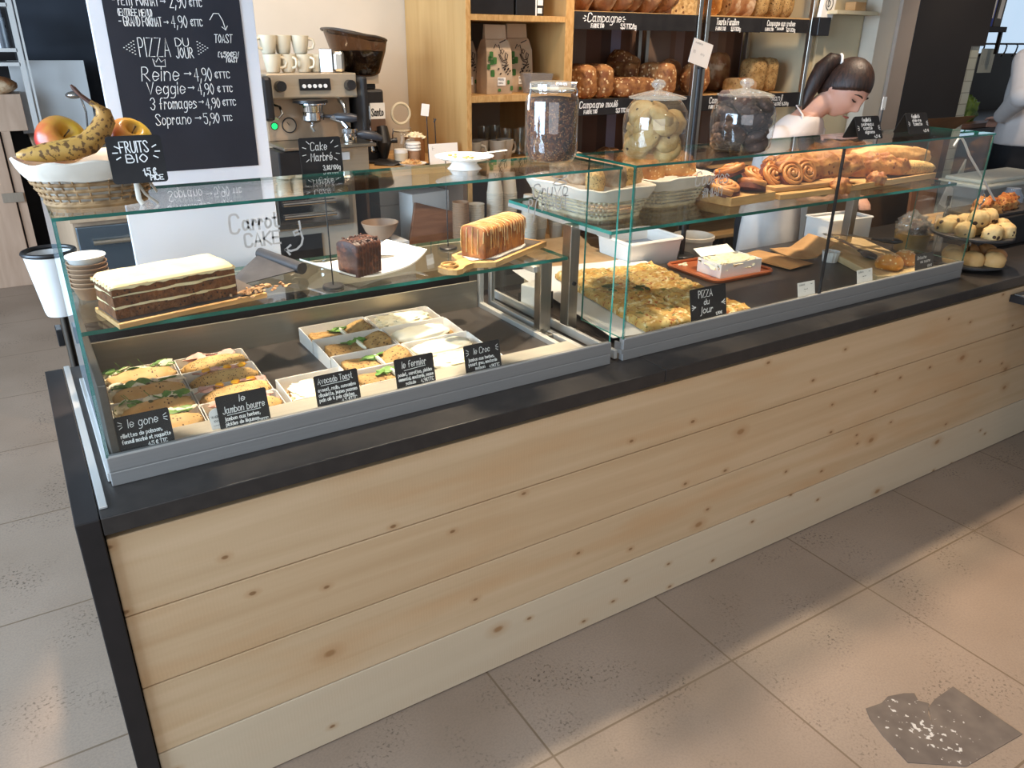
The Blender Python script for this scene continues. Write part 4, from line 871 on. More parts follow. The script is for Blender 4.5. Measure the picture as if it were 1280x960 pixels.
for k, (x, y, z, rt) in enumerate(((1.875, .345, .029, (.25, 0, 0)), (1.985, .340, .029, (.3, .05, 2)), (1.875, .44, .030, (.2, .1, 1)), (1.955, .40, .066, (.35, -.08, 4)))):
    cinn('cinnamon roll on the left block, %s' % ('front left', 'front right', 'back left behind the painted word', 'topmost of its heap')[k], (x-.022, y, ZV+z), .054, 5+k, rt, 'cinnamon rolls on the left block')
block('lower of the two stacked wooden boards under the dark cinnamon rolls', (2.20, .375, ZV), .30, .19, .018, -.04)
block('upper of the two stacked wooden boards under the dark cinnamon rolls', (2.19, .385, ZV+.0185), .26, .15, .016, -.06)
for k, (x, y, z, rt) in enumerate(((2.10, .40, .042, (.95, .1, 0)), (2.155, .365, .050, (1.0, -.12, -.15)), (2.235, .375, .050, (1.05, .05, -.1)), (2.145, .44, .045, (.8, .1, .4)), (2.06, .43, .036, (.5, .1, .2)))):
    cinn('dark cinnamon roll standing on edge, %s' % ('leftmost of the front row', 'middle of the front row', 'rightmost of the front row, facing out', 'behind the middle one', 'far left next to the block')[k], (x+.01, y, ZV+z+.004), .048, 15+k, rt, 'cinnamon rolls on the stacked boards')
# long cheese breads
t = thing('wood_tray', 'flat wooden tray with raised rim under the long cheese breads', 'tray', (2.62, .46, ZV), rz=.05)
o = MB(); o.box(-.30, .30, -.17, .17, 0, .010, bev=.002); o.build('tray_base', [board_w], t)
o = MB()
for a in ((-.30, .30, -.17, -.160), (-.30, .30, .160, .17), (-.30, -.29, -.16, .16), (.29, .30, -.16, .16)): o.box(*a, .010, .020)
o.build('rim', [board_w], t)
bread('long pale cheese bread lying in front, left of the pane seam', (2.335, .40, ZV+.040), .38, .115, .085, gold2, -.22, 91, amp=.2, cuts=3, nu=44, nv=22, name='cheese_loaf')
bread('long cheese bread lying behind the front one near the seam', (2.50, .54, ZV+.024), .40, .11, .085, gold2, -.22, 92, amp=.18, cuts=4, nu=44, nv=22, name='cheese_loaf')
bread('cheese twist lying right of the pane seam', (2.66, .42, ZV+.022), .32, .085, .075, gold2, -.45, 93, amp=.22, cuts=5, nu=44, nv=22, name='cheese_loaf')
bread('raisin studded bread stick furthest right on the shelf', (2.83, .45, ZV+.045), .36, .075, .07, mat('raisin_crust', 'b98a52', .6, col2='c89c62', nsc=20, spots=(26, .30, '3c1d12', .5), bump=.6, bsc=60), -.34, 94, amp=.14, cuts=0, nu=44, nv=20, name='fruit_bread')
bread('pale bread stick under the raisin bread', (2.80, .37, ZV+.020), .30, .06, .05, crust_seed, -.30, 95, amp=.12, nu=36, nv=16, name='bread_stick')
bread('second cheese twist on top of the heap by the seam', (2.70, .55, ZV+.050), .34, .09, .075, gold2, -.40, 96, amp=.22, cuts=5, nu=44, nv=22, name='cheese_loaf')
bread('small nutty bun in front of the long bread left of the seam', (2.335, .285, ZV+.004), .075, .06, .05, mat('nut_bun', '9a5527', .55, col2='c98a4a', nsc=40, bump=1, bsc=60), 0, 97, amp=.35, name='nut_bun')
bread('small nutty bun in front of the twist right of the seam', (2.555, .300, ZV+.012), .065, .055, .045, MATS['nut_bun'], 0, 98, amp=.35, name='nut_bun')
t = thing('bread_knife', 'grey bread knife handle poking out behind the raisin bread', 'knife', (3.02, .52, ZV+.052), rz=-.15); o = MB(); o.tube([(-.10, 0, 0), (.02, 0, 0), (.08, 0, .0)], [.010, .012, .006], 10, flat=.6); o.build('handle', [mat('taupe_handle', '7d7263', .5, col2='746958', nsc=30)], t, smooth=True); o = MB(); o.box(-.30, -.10, -.010, .010, -.001, .001); o.build('blade', [steel], t)
# ---------------------------------------------------------------- right case, worktop
ZC = H+.0006
t = thing('pizza_tray', 'white paper lined tray under the slab pizza', 'tray', (1.70, .515, ZC), rz=-.17)
o = MB(); o.box(-.26, .20, -.33, .38, 0, .012, bev=.003); o.build('tray', [steel], t)
n = 16; vs = []; fs = []
for i in range(n+1):
    for j in range(n+1):
        x = -.30+.535*i/n; y = -.345+.76*j/n; vs.append((x, y, .0135+.004*noise.noise(Vector((x*8, y*8, 3)))*(1 if abs(x) > .15 or abs(y) > .3 else .2)+.002))
for i in range(n):
    for j in range(n): a = i*(n+1)+j; fs.append((a, a+n+1, a+n+2, a+1))
o = MB(); o.add(vs, fs); o.build('paper', [white_card], t, smooth=True)
def pizza_mat():
    m, nt, b = newmat('slab_pizza'); L = nt.links; co = coord(nt); 
    n1 = N(nt, 'TexNoise'); n1.inputs['Scale'].default_value = 22; n1.inputs['Detail'].default_value = 6; L.new(co, n1.inputs[0]); n2 = N(nt, 'TexNoise'); n2.inputs['Scale'].default_value = 48; n2.inputs['Detail'].default_value = 3; L.new(coord(nt, loc=(4, 2, 1)), n2.inputs[0]); n3 = N(nt, 'TexNoise'); n3.inputs['Scale'].default_value = 75; L.new(coord(nt, loc=(9, 2, 1)), n3.inputs[0])
    c = mix(nt, ramp(nt, n1.outputs[0], .35, .65), hexc('d9bb74'), hexc('c4903f')); c = mix(nt, ramp(nt, n2.outputs[0], .55, .66), c, hexc('eddcab')); c = mix(nt, ramp(nt, n3.outputs[0], .60, .66), c, hexc('a5581f')); 
    n4 = N(nt, 'TexNoise'); n4.inputs['Scale'].default_value = 60; L.new(coord(nt, loc=(1, 7, 1)), n4.inputs[0]); c = mix(nt, math_(nt, 'MULTIPLY', ramp(nt, n4.outputs[0], .62, .66), .8), c, hexc('5f6a2c'))
    L.new(c, b.inputs['Base Color']); b.inputs['Roughness'].default_value = .55; bp = N(nt, 'Bump'); bp.inputs['Strength'].default_value = 1; bp.inputs['Distance'].default_value = .006; L.new(n1.outputs[0], bp.inputs['Height']); L.new(bp.outputs[0], b.inputs['Normal']); return m
pz = pizza_mat()
def pslice(label, cx, cy, lx, ly, seed, rz=-.16):
    b = MB(); n, m_ = 26, 20; vs = []; fs = []
    for i in range(n+1):
        for j in range(m_+1):
            u, v = -1+2*i/n, -1+2*j/m_; e = max(abs(u), abs(v)); x = u*lx/2*(1+.03*noise.noise(Vector((v*3, seed, 0)))); y = v*ly/2*(1+.03*noise.noise(Vector((u*3, seed, 5))))
            vs.append((x, y, .024+.007*noise.noise(Vector((x*38, y*38, seed)))+.004*noise.noise(Vector((x*90, y*90, seed)))-(.010 if e > .99 else 0)))
    k = m_+1
    for i in range(n):
        for j in range(m_): a = i*k+j; fs.append((a, a+k, a+k+1, a+1))
    k0 = len(vs); vs += [(x, y, 0) for x, y, z in vs]
    for i in range(n):
        for j in (0, m_): a = i*k+j; fs.append((a, a+k, a+k+k0, a+k0))
    for j in range(m_):
        for i in (0, n): a = i*k+j; fs.append((a, a+1, a+1+k0, a+k0))
    b.add(vs, fs); o = b.build('pizza_slice', [pz], loc=(cx, cy, ZC+.018), rot=(0, 0, rz), smooth=True, sharp=60); tag(o, label, 'pizza', 'slab pizza pieces'); return o
R16 = Matrix.Rotation(-.16, 3, 'Z')
k = 0
for (x, y, lx, ly) in ((-.10, -.255, .19, .17), (.10, -.25, .195, .16), (-.10, -.06, .19, .21), (.10, -.07, .195, .21), (-.10, .16, .19, .21), (.10, .15, .195, .21)):
    q = R16 @ Vector((x, y, 0)); pslice('square piece of slab pizza, %s' % ('front left corner', 'front right behind the pizza card', 'middle left with green herbs', 'middle right', 'back left', 'back right')[k], 1.70+q.x, .515+q.y, lx, ly, k*3); k += 1
for i in range(7):
    r = random.Random(i+60); b = MB(); b.blob((0, 0, 0), r.uniform(.02, .035), r.uniform(.006, .010), .003, i, .5, 2, nu=14, nv=6); q = R16 @ Vector((-.10+r.uniform(-.07, .09), -.06+r.uniform(-.02, .09), 0))
    o = b.build('wilted_leaf', [mat('cooked_spinach', '2f3d1c', .5, col2='56702a', nsc=40)], loc=(1.70+q.x, .515+q.y, ZC+.050), rot=(r.uniform(-.2, .2), r.uniform(-.2, .2), r.uniform(0, 3)), smooth=True); tag(o, 'dark green cooked leaf on the middle left pizza piece', 'herb', 'leaves on the pizza')
copper = mat('copper_tray', 'b9683f', .4, .35, col2='a95c36', nsc=10)
t = thing('copper_tray', 'copper coloured tray holding the white takeaway box', 'tray', (2.19, .635, ZC), rz=-.02)
o = MB(); o.prism([(x-.15, y-.135) for x, y in rrect(.30, .27, .03)], 0, .006); o.build('tray_base', [copper], t)
o = MB(); P = [(x-.15, y-.135, .010) for x, y in rrect(.30, .27, .03)]; o.tube(P, .006, 6, closed=True); o.build('rim', [copper], t, smooth=True)
t = thing('takeaway_box', 'white open takeaway box of grated salad on the copper tray', 'box', (2.185, .585, ZC+.0065), rz=-.04)
o = MB(); o.box(-.10, .10, -.062, .062, 0, .0015); o.box(-.10, .10, -.062, -.0605, 0, .052); o.box(-.10, .10, .0605, .062, 0, .052); o.box(-.10, -.0985, -.06, .06, 0, .052); o.box(.0985, .10, -.06, .06, 0, .052); o.build('box_body', [white_card], t)
o = MB(); o.box(-.085, .085, 0, .0015, 0, .050, T=Matrix.Translation((0, .062, .052)) @ Matrix.Rotation(-1.15, 4, 'X')); o.build('lid_flap', [white_card], t)
o = MB(); o.blob((0, 0, .038), .094, .056, .014, 4, .5, 9, nu=40, nv=16, ex=.5); o.build('salad', [cream_top], t, smooth=True)
for i, (x, y) in enumerate(((2.09, .74), (2.10, .725), (2.115, .745))):
    o = MB(); o.blob((0, 0, .003), .012, .006, .004, i, .5, 3, nu=10, nv=6); tag(o.build('crumb', [cream_top], loc=(x, y, ZC+.006)), 'pale crumb left in the back corner of the copper tray', 'crumb', 'crumbs on the copper tray')
def bag(label, loc, lx, ly, rz, fold, seed):
    b = MB(); n, m_ = 14, 8; vs = []; fs = []
    for i in range(n+1):
        for j in range(m_+1):
            u, v = i/n, j/m_; x = (u-.5)*lx; y = (v-.5)*ly; vs.append((x, y, .004+.010*math.sin(PI*u)*math.sin(PI*v)+.004*noise.noise(Vector((x*20, y*20, seed)))+fold*max(0, u-.55)*.12))
    k = m_+1
    for i in range(n):
        for j in range(m_): a = i*k+j; fs.append((a, a+k, a+k+1, a+1))
    k0 = len(vs); vs += [(x, y, max(.0008, z-.004-.006*1)) if not fold else (x, y, z-.006) for x, y, z in vs]
    fs += [tuple(q+k0 for q in reversed(f)) for f in fs[:n*m_]]
    for i in range(n):
        for j in (0, m_): a = i*k+j; fs.append((a, a+k, a+k+k0, a+k0))
    for j in range(m_):
        for i in (0, n): a = i*k+j; fs.append((a, a+1, a+1+k0, a+k0))
    b.add(vs, fs); o = b.build('paper_bag', [kraft], loc=loc, rot=(0, 0, rz), smooth=True, sharp=50); tag(o, label, 'paper bag'); return o
bag('flat brown kraft bag lying nearest the copper tray', (2.475, .62, ZC+.004), .15, .25, .10, 0, 2)
bag('folded brown kraft bag propped beside the small ribbed cup', (2.66, .64, ZC+.004), .18, .17, -.25, 1, 5)
t = thing('ribbed_cup', 'small white ribbed paper cup half hidden by the propped kraft bag', 'cup', (2.665, .505, ZC)); o = MB(); o.lathe([(.028, 0), (.033, .040), (.034, .041), (.032, .041), (.027, .003), (0, .003)], 48, wob=lambda a, z: .03*(1 if math.sin(a*24) > 0 else -1)); o.build('cup', [mat('striped_cup', 'd8d2c8', .6, col2='b9b2a8', nsc=20)], t)
bd = thing('pine_board', 'long pale wooden board carrying glazed buns and kitchen tongs', 'serving board', (2.80, .435, ZC), rz=-.46)
o = MB(); o.box(-.125, .125, -.30, .30, 0, .026, bev=.003); o.build('board', [board_p], bd)
bun_m = mat('glazed_bun', 'c07a2c', .3, col2='dba353', nsc=16, bump=.3, bsc=40, spots=(90, .3, 'e9d09a', .35))
def bun(label, loc, rr, seed):
    t = thing('glazed_bun', label, 'bun', loc, group='glazed buns on the pale board'); o = MB(); o.blob((0, 0, rr*.42), rr, rr*.95, rr*.72, seed, .12, 2, flat=-.55, nu=28, nv=16); o.build('dough', [bun_m], t, smooth=True, sharp=180)
    o = MB(); r = random.Random(seed)
    for i in range(12): o.blob((r.uniform(-.02, .02), r.uniform(-.02, .02), rr*1.08), .007, .005, .002, i, .5, 2, nu=8, nv=5)
    o.build('almond_flakes', [mat('almond', 'e2cfa8', .7, col2='caa066', nsc=80)], t)
bun('glazed golden bun with almond flakes nearest the case sill', (2.675, .262, ZC+.0265), .050, 3); bun('glazed golden bun half hidden by the Brioche card', (2.785, .272, ZC+.0265), .046, 5)
t = thing('kitchen_tongs', 'steel kitchen tongs with black nylon heads lying on the pale board', 'tongs', (2.89, .70, ZC+.042))
for nm, (ex_, ey, ez) in (('upper_arm', (.015, -.215, .022)), ('lower_arm', (-.125, -.255, .0))):
    e_ = Vector((ex_, ey, ez)); o = MB(); o.tube([(0, 0, 0), e_*.5+Vector((0, 0, .006)), e_], [.006, .008, .008], 8, flat=.5); o.build(nm, [steel], t, smooth=True)
    d = e_.normalized(); P = [e_-d*.01+d*(i*.0125) for i in range(11)]
    o = MB(); o.tube(P, [.010, .011, .012, .017, .021, .0225, .022, .0225, .020, .014, .006], 10, flat=.55); o.build('nylon_head', [black_pl], t, smooth=True, sharp=60)
o = MB(); o.tube([(.012, .022, 0), (0, 0, 0)], [.010, .009], 10, flat=.6); o.build('hinge', [steel], t, smooth=True)
# tub of cellophane, plastic scoop
t = thing('gold_tub', 'clear tub with a gold band stuffed with crumpled cellophane', 'tub', (3.115, .455, ZC))
o = MB(); o.lathe([(.062, 0), (.070, .075), (.0715, .0755)], 40); o.build('gold_band', [mat('gold_foil', '9a7c44', .4, .5, col2='8a6c36', nsc=20)], t, smooth=True)
o = MB(); o.lathe([(.0615, .001), (.0735, .11), (.075, .111)], 40); o.build('tub_wall', [jarglass], t, smooth=True)
cello = glassmat('cellophane', (.93, .93, .93), 1, 1.9, 'd9d3cc', .10)
o = MB(); o.blob((0, 0, .095), .066, .060, .055, 5, .55, 3.2, nu=30, nv=18); o.build('cellophane', [cello], t)
o = MB(); o.blob((0, 0, .10), .050, .05, .048, 9, .8, 4, nu=24, nv=14); o.build('inner_wrap', [cello], t)
t = thing('plastic_scoop', 'clear plastic serving scoop leaning on a thin dark rod by the tub', 'scoop', (3.205, .395, ZC))
o = MB(); o.tube([(-.03, -.02, .004), (-.015, -.01, .05), (.01, .01, .11), (.02, .03, .14)], [.020, .022, .030, .012], 14, flat=.8); o.build('scoop', [cello], t, smooth=True)
o = MB(); o.tube([(-.035, -.01, .0), (.012, .0, .19)], .0028, 6); o.box(.004, .022, -.004, .004, .185, .225); o.build('rod', [mat('dark_rod', '3d3833', .5, .3, col2='4a443e', nsc=30)], t)
# things behind on the worktop
t = thing('storage_box', 'low white plastic box with oval handle holes behind the tongs', 'box', (3.02, .745, ZC), rz=-.12)
o = MB(); o.box(-.125, .125, -.065, .065, 0, .003)
for a in ((-.125, .125, -.065, -.062), (-.125, .125, .062, .065), (-.125, -.122, -.062, .062)): o.box(*a, .003, .098)
o.box(.122, .125, -.062, .062, .003, .055); o.box(.122, .125, -.062, -.035, .055, .098); o.box(.122, .125, .035, .062, .055, .098); o.box(.122, .125, -.035, .035, .082, .098); o.build('box_body', [white_pl], t)
o = MB(); P = [(x-.13, y-.07, .099) for x, y in rrect(.26, .14, .012)]; o.tube(P, .004, 6, closed=True); o.build('rim', [white_pl], t, smooth=True)
o = MB(); o.box(-.11, .10, -.05, .05, .003, .094); o.build('napkins', [white_card], t)
t = thing('plastic_bin', 'white plastic bin with a blue-grey inside behind the pizza', 'bin', (2.045, .935, .6555), rz=-.05)
o = MB(); 
def frus(mb, a0, b0, z0, a1, b1, z1, th=.004):
    for s in (0, 1):
        q = th*s; vs = [(-a0+q, -b0+q, z0+q), (a0-q, -b0+q, z0+q), (a0-q, b0-q, z0+q), (-a0+q, b0-q, z0+q), (-a1+q, -b1+q, z1), (a1-q, -b1+q, z1), (a1-q, b1-q, z1), (-a1+q, b1-q, z1)]
        mb.add(vs, [(0, 1, 5, 4), (1, 2, 6, 5), (2, 3, 7, 6), (3, 0, 4, 7), (0, 3, 2, 1)])
frus(o, .105, .085, 0, .125, .105, .205); o.build('bin_body', [white_pl], t)
o = MB(); P = [(x-.132, y-.112, .206) for x, y in rrect(.264, .224, .02)]; o.tube(P, .007, 6, closed=True); o.build('rim', [white_pl], t, smooth=True)
o = MB(); o.box(-.11, .11, -.09, .09, .16, .165); o.build('lining', [mat('blue_grey_cloth', '8b98a8', .8, col2='7a8797', nsc=12)], t)
t = thing('round_tub', 'round cream tub with a wire handle behind the copper tray', 'tub', (2.37, .965, .6555))
o = MB(); o.lathe([(.075, 0), (.082, .15), (.088, .152), (.088, .166), (.083, .168), (.080, .150), (.072, .004), (0, .004)], 40); o.build('tub_body', [mat('cream_plastic', 'd2c8b8', .5, col2='c8beae', nsc=10)], t, smooth=True, sharp=40)
o = MB(); o.tube([(-.05, -.078, .13), (-.02, -.088, .10), (.02, -.088, .098), (.05, -.078, .13)], .0016, 6); o.build('wire_handle', [black_pl], t, smooth=True)
t = thing('kraft_carton', 'flat brown cardboard carton with a slot standing behind the slab pizza', 'carton', (1.80, 1.02, .6555), rz=-.05); o = MB(); o.box(-.16, .16, -.11, .13, 0, .132, bev=.002); o.build('carton_body', [kraft_l], t); o = MB(); o.box(-.155, -.06, -.03, -.01, .1322, .1332); o.build('slot', [mat('slot_shadow_hole', '3a2a1a', .9, col2='33251a', nsc=9)], t); o = MB(); o.box(-.158, .158, 0, .002, 0, .09, T=Matrix.Translation((0, .13, .132)) @ Matrix.Rotation(-1.25, 4, 'X')); o.build('flap', [kraft_l], t)
t = thing('napkin_bundle', 'bundle of white paper in a black clip holder between both cases', 'napkins', (1.33, .60, ZC), rz=.3); o = MB(); o.box(-.04, .04, -.03, .03, .003, .085, bev=.004); o.build('napkins', [white_card], t); o = MB(); o.box(-.045, .045, -.035, -.031, 0, .055); o.box(-.045, .045, .031, .035, 0, .055); o.box(-.045, .045, -.035, .035, 0, .003); o.build('holder', [black_pl], t)
# ---------------------------------------------------------------- right end of the worktop
slate_p = mat('slate_plate', '35312f', .6, col2='403b38', nsc=20)
st = thing('slate_stand', 'two tier round slate stand of small buns beside the right case', 'cake stand', (3.085, .20, ZC))
for nm, R_, z in (('lower_plate', .138, .012), ('upper_plate', .145, .118)):
    o = MB(); o.lathe([(R_-.004, z), (R_, z+.004), (R_, z+.010), (R_-.004, z+.012), (0, z+.012)], 40, wob=lambda a, z: .012*math.sin(3*a+1)+.008*math.sin(7*a)); o.build(nm, [slate_p], st)
o = MB(); o.lathe([(.09, 0), (.09, .012), (0, .012)], 24); o.build('foot', [slate_p], st)
o = MB(); o.tube([(0, 0, .02), (0, 0, .235)], .004, 8); o.tube([(.022*math.cos(a), 0, .255+.022*math.sin(a)) for a in [i*2*PI/20 for i in range(20)]], .003, 6, closed=True); o.build('post', [chrome], st, smooth=True)
scone = mat('raisin_scone', 'cdb17c', .7, col2='b98f52', nsc=20, spots=(36, .30, '3b2517', .45), bump=.4, bsc=60)
softbun = mat('soft_bun', 'c79a5e', .6, col2='d9b57e', nsc=9)
softbun2 = mat('browned_bun', 'a8703f', .55, col2='bb8550', nsc=9)
names = ['front left', 'front middle', 'front right', 'far left', 'centre', 'far right', 'back left', 'back middle', 'back right', 'top left', 'top right']
for k, (x, y, z) in enumerate(((-.045, -.095, 0), (.03, -.10, 0), (.090, -.050, 0), (-.098, -.02, 0), (-.03, -.01, .004), (.103, .03, 0), (-.08, .065, 0), (-.01, .08, 0), (.065, .075, 0), (-.05, -.035, .042), (.04, -.02, .038))):
    bread('raisin scone on the upper slate, %s of the heap' % names[k], (3.085+x, .20+y, ZC+.130+z), .074, .070, .058, scone, k*1.3, 120+k, amp=.16, name='scone', cat='bun', group='scones on the upper slate', nu=20, nv=12, flat=-.7)
for k, (x, y, z) in enumerate(((-.095, .0, 0), (-.06, -.055, 0), (-.03, .04, 0), (-.005, -.105, 0), (.045, .02, .0), (.060, -.075, 0), (.098, -.02, 0))):
    bread('round %s bun on the lower slate, %s' % ('browned' if k > 3 else 'pale', ('leftmost', 'second from left', 'third, at the back', 'nearest the counter edge', 'behind, under the upper slate', 'front right', 'rightmost')[k]), (3.085+x, .20+y, ZC+.024+z), .078, .076, .056, softbun2 if k > 3 else softbun, k, 140+k, amp=.07, name='round_bun', cat='bun', group='buns on the lower slate', nu=20, nv=12, flat=-.7)
t = thing('black_crate', 'black display crate at the right end of the counter behind the stand', 'crate', (3.58, .35, ZC)); o = MB(); o.box(-.21, .25, -.06, .14, 0, .125, bev=.003); o.build('crate_body', [slate], t)
t = thing('slate_tray', 'dark slate tray on the black crate carrying spiced pastries', 'tray', (3.58, .38, ZC+.1255)); o = MB(); o.box(-.20, .26, -.07, .12, 0, .012, bev=.002); o.build('tray', [slate_p], t)
spice = mat('spiced_pastry', 'b0642c', .6, col2='d39a58', nsc=30, nlo=.4, nhi=.6, bump=1, bsc=50, spots=(60, .3, '7c2c16', .5))
for k, (x, y, L) in enumerate(((-.10, -.01, .13), (-.03, .03, .12), (.05, -.005, .17), (.13, .03, .18))):
    bread('knobbly spiced pastry on the slate tray, %s' % ('leftmost', 'second from left', 'third from left', 'rightmost')[k], (3.58+x, .38+y, ZC+.140), L, .07, .055, spice, -.35+.2*k, 160+k, amp=.5, name='spiced_pastry', cat='pastry', group='spiced pastries on the crate', nu=26, nv=14)
t = thing('cable', 'bent white cable curving down from the case top to the pastries', 'cable', (3.14, .36, 1.236)); o = MB(); o.tube([(-.04, .0, -.03), (-.02, 0, -.005), (0, 0, 0), (.03, 0, -.02), (.09, -.0, -.075), (.215, -.01, -.174), (.40, -.01, -.31)], .0045, 8); o.build('cable', [white_pl], t, smooth=True)
for k in range(5):
    o = MB(); o.box(-.16, .16, -.07, .07, 0, .016, bev=.002); o = o.build('slatted_board', [board_p if k % 2 else board_w], loc=(3.46+.012*(k % 3), .56-.01*(k % 2), ZC+.0165*k), rot=(0, 0, .12*(k % 3)-.15)); tag(o, 'pale wooden board in the stack behind the scone stand, %s' % ('lowest', 'second from below', 'middle one', 'second from the top', 'topmost')[k], 'board', 'boards stacked behind the scones')
t = thing('cutting_board', 'reddish wooden board standing upright behind the cellophane tub', 'board', (3.68, .77, ZC), rz=-.05); o = MB(); o.box(-.095, .095, -.008, .008, 0, .20, bev=.003, T=Matrix.Rotation(-.08, 4, 'X')); o.build('board', [woodmat('red_wood', '94623f', '7f5233', 2, 4, 10, .5)], t)
t = thing('storage_bin', 'grey storage bin with a pale lid standing beyond the right case', 'bin', (4.15, .70, ZC))
o = MB(); frus(o, .27, .10, 0, .30, .115, .165); o.build('bin_body', [mat('grey_plastic', 'a19c94', .5, col2='97928a', nsc=6)], t)
o = MB(); o.box(-.32, .32, -.13, .13, .166, .186, bev=.006); o.box(-.28, .28, -.10, .10, .186, .205, bev=.006); o.build('lid', [mat('pale_lid', 'c5c6bb', .5, col2='bcbdb2', nsc=6)], t)
t = thing('plastic_sleeve', 'upright clear plastic bottle sleeve in front of the grey bin', 'bottle', (3.98, .52, ZC)); o = MB(); o.lathe([(.045, 0), (.047, .01), (.047, .14), (.03, .165), (.03, .175)], 28); o.build('bottle', [glassmat('blue_plastic', (.85, .9, .97), 1, 1.6, 'c9d4e6', .22)], t, smooth=True); o = MB(); o.lathe([(.075, 0), (.07, .02), (.05, .024)], 28, c=(0, 0, -.0004)); o.build('base', [black_pl], t)
for k, (x, z, rz, lb) in enumerate(((3.79, .868, -.5, 'white printed ticket hanging askew, upper left one behind the tub'), (3.90, .80, .62, 'white printed ticket hanging askew, lower right one by the grey bin'))):
    t = thing('ticket', lb, 'paper note', (x, .735+.004*k, z)); T = Matrix.Rotation(-rz, 4, 'Y'); card(t, .16, .10, .001, .001, white_card, 'paper', Matrix.Rotation(.42+.35*k, 4, 'Y') @ Matrix.Translation((-.03, 0, -.02)))
# ---------------------------------------------------------------- standing menu board
mb_ = thing('menu_board', 'tall white framed chalk menu board standing behind the left case', 'menu board', (.213, .752, H+.0006))
BW, BH = .366, 1.02
o = MB(); o.box(0, BW, 0, .022, 0, BH, bev=.001); o.build('frame_panel', [mat('white_board', 'e6e6ea', .45, col2='e0e0e4', nsc=3)], mb_)
o = MB(); o.box(.030, BW-.033, -.0022, 0, .482, BH-.04); o.build('chalk_panel', [mat('menu_chalkboard', '24252d', .5, col2='2b2c34', nsc=6, spec=.3)], mb_)
crown = [(x-.004, z+.078) for x, z in [(.123, .646), (.120, .662), (.127, .655), (.133, .665), (.138, .655), (.147, .661), (.146, .645), (.123, .646)]]
dots = [[(x, y), (x+.0015, y)] for cx, s in ((.058, 1), (.243, -1)) for k in range(5) for x, y in [(cx+s*.0055*k, .764+.007*q-.0035*k) for q in range(k+1)]]
lettering(mb_, [('- PETIT FORMAT', .052, .853, .020, .098), ('>', .153, .856, .014, .014), ('2,90', .172, .850, .028, .040), ('$TTC', .216, .854, .014, .030), ('(ENTRÉE MENU)', .058, .831, .014, .074), ('- GRAND FORMAT', .058, .810, .019, .092), ('>', .154, .812, .014, .012), ('4,90', .170, .808, .025, .038), ('$TTC', .213, .812, .014, .028),
    ('PIZZA', .090, .745, .040, .072), ('DU', .172, .768, .017, .034), ('JOUR', .170, .742, .022, .042), ('TOAST', .262, .776, .018, .044, .25), ('[1,50$EN', .266, .744, .011, .050, .3), ('TOAST]', .282, .732, .010, .030, .3),
    ('Reine', .085, .692, .030, .088, .15), ('>', .182, .698, .018, .020), ('4,90', .204, .690, .029, .044), ('$TTC', .252, .696, .014, .038), ('Veggie', .092, .662, .026, .090, .1), ('>', .186, .667, .016, .018), ('4,90', .208, .659, .025, .040), ('$ TTC', .254, .664, .013, .038),
    ('3 fromages', .094, .628, .025, .108, .15), ('>', .206, .634, .016, .014), ('4,90', .222, .627, .023, .036), ('$TTC', .262, .632, .013, .034), ('Soprano', .100, .592, .024, .084, .1), ('>', .192, .597, .016, .018), ('5,90', .212, .591, .024, .040), ('TTC', .258, .596, .012, .024)],
    (0, -.0022, 0), X3, Z3, .0017, extra=dots+[crown, [(.258, .826), (.268, .840), (.280, .840), (.288, .824), (.292, .804)], [(.284, .811), (.292, .804), (.297, .813)]])
o = MB(); o.box(.10, .26, .022, .12, 0, .012); o.build('easel_foot', [white_pl], mb_)
# ---------------------------------------------------------------- back counter with the coffee corner
bc = thing('back_counter', 'wooden back counter with stainless fronts under the coffee machine', 'counter', (0, 0, 0))
CB = .74
o = MB(); o.box(.72, 2.052, 1.36, 2.045, CB-.03, CB, bev=.002); o.build('worktop', [board_w], bc)
o = MB(); o.box(.74, 2.05, 1.40, 2.04, .08, CB-.03); o.build('cabinet_body', [mat('taupe_cabinet', '8d7a66', .6, col2='84725f', nsc=4)], bc)
o = MB(); o.box(.76, 2.08, 1.45, 2.03, 0, .08); o.build('plinth', [black_side], bc)
kd = thing('knock_drawer', 'stainless drawer unit with shiny pulls under the coffee machine', 'drawer unit', (.93, 1.52, CB+.0004))
o = MB(); o.box(-.17, .17, 0, .46, 0, .35, bev=.003); o.build('body', [mat('beige_enamel', 'a69a8a', .5, col2='9e9282', nsc=4)], kd)
o = MB(); o.box(-.155, .155, -.012, 0, .165, .335, bev=.004); d_ = o.build('drawer_front', [steel], kd)
o = MB(); o.box(-.135, .135, -.016, -.012, .185, .315); o.build('inset', [chrome], d_)
for z in (.215, .262, .300):
    o = MB(); o.tube([(-.12, -.022, z), (.08, -.022, z)], .009, 10); o.build('pull', [chrome], d_, smooth=True)
o = MB(); o.box(-.155, .02, -.006, 0, .02, .14); o.build('dark_panel', [black_pl], kd)
em = thing('espresso_machine', 'stainless espresso machine with cups on top in front of the beige wall', 'coffee machine', (1.0, 1.50, CB+.351))
ZM = CB+.351
mst = brushed('machine_steel', 'c9b69b', .32, (1, 40, 40), .85, .55)
o = MB(); o.box(-.175, .165, .02, .48, 0, .105, bev=.004); o.build('base', [mst], em)
o = MB(); o.box(-.18, .17, -.05, .16, .105, .118, bev=.003); o.build('drip_tray', [steel], em)
o = MB(); o.box(-.20, -.10, -.045, .10, .004, .104, bev=.004); o.build('left_foot', [black_pl], em)
o = MB(); o.box(.03, .085, .012, .02, .055, .082); o.build('maker_plate', [white_pl], em)
o = MB(); o.box(-.17, .155, .16, .48, .118, .30, bev=.003); o.build('backsplash', [mat('satin_panel', 'b0977c', .4, .35, col2='8d755d', nsc=5)], em)
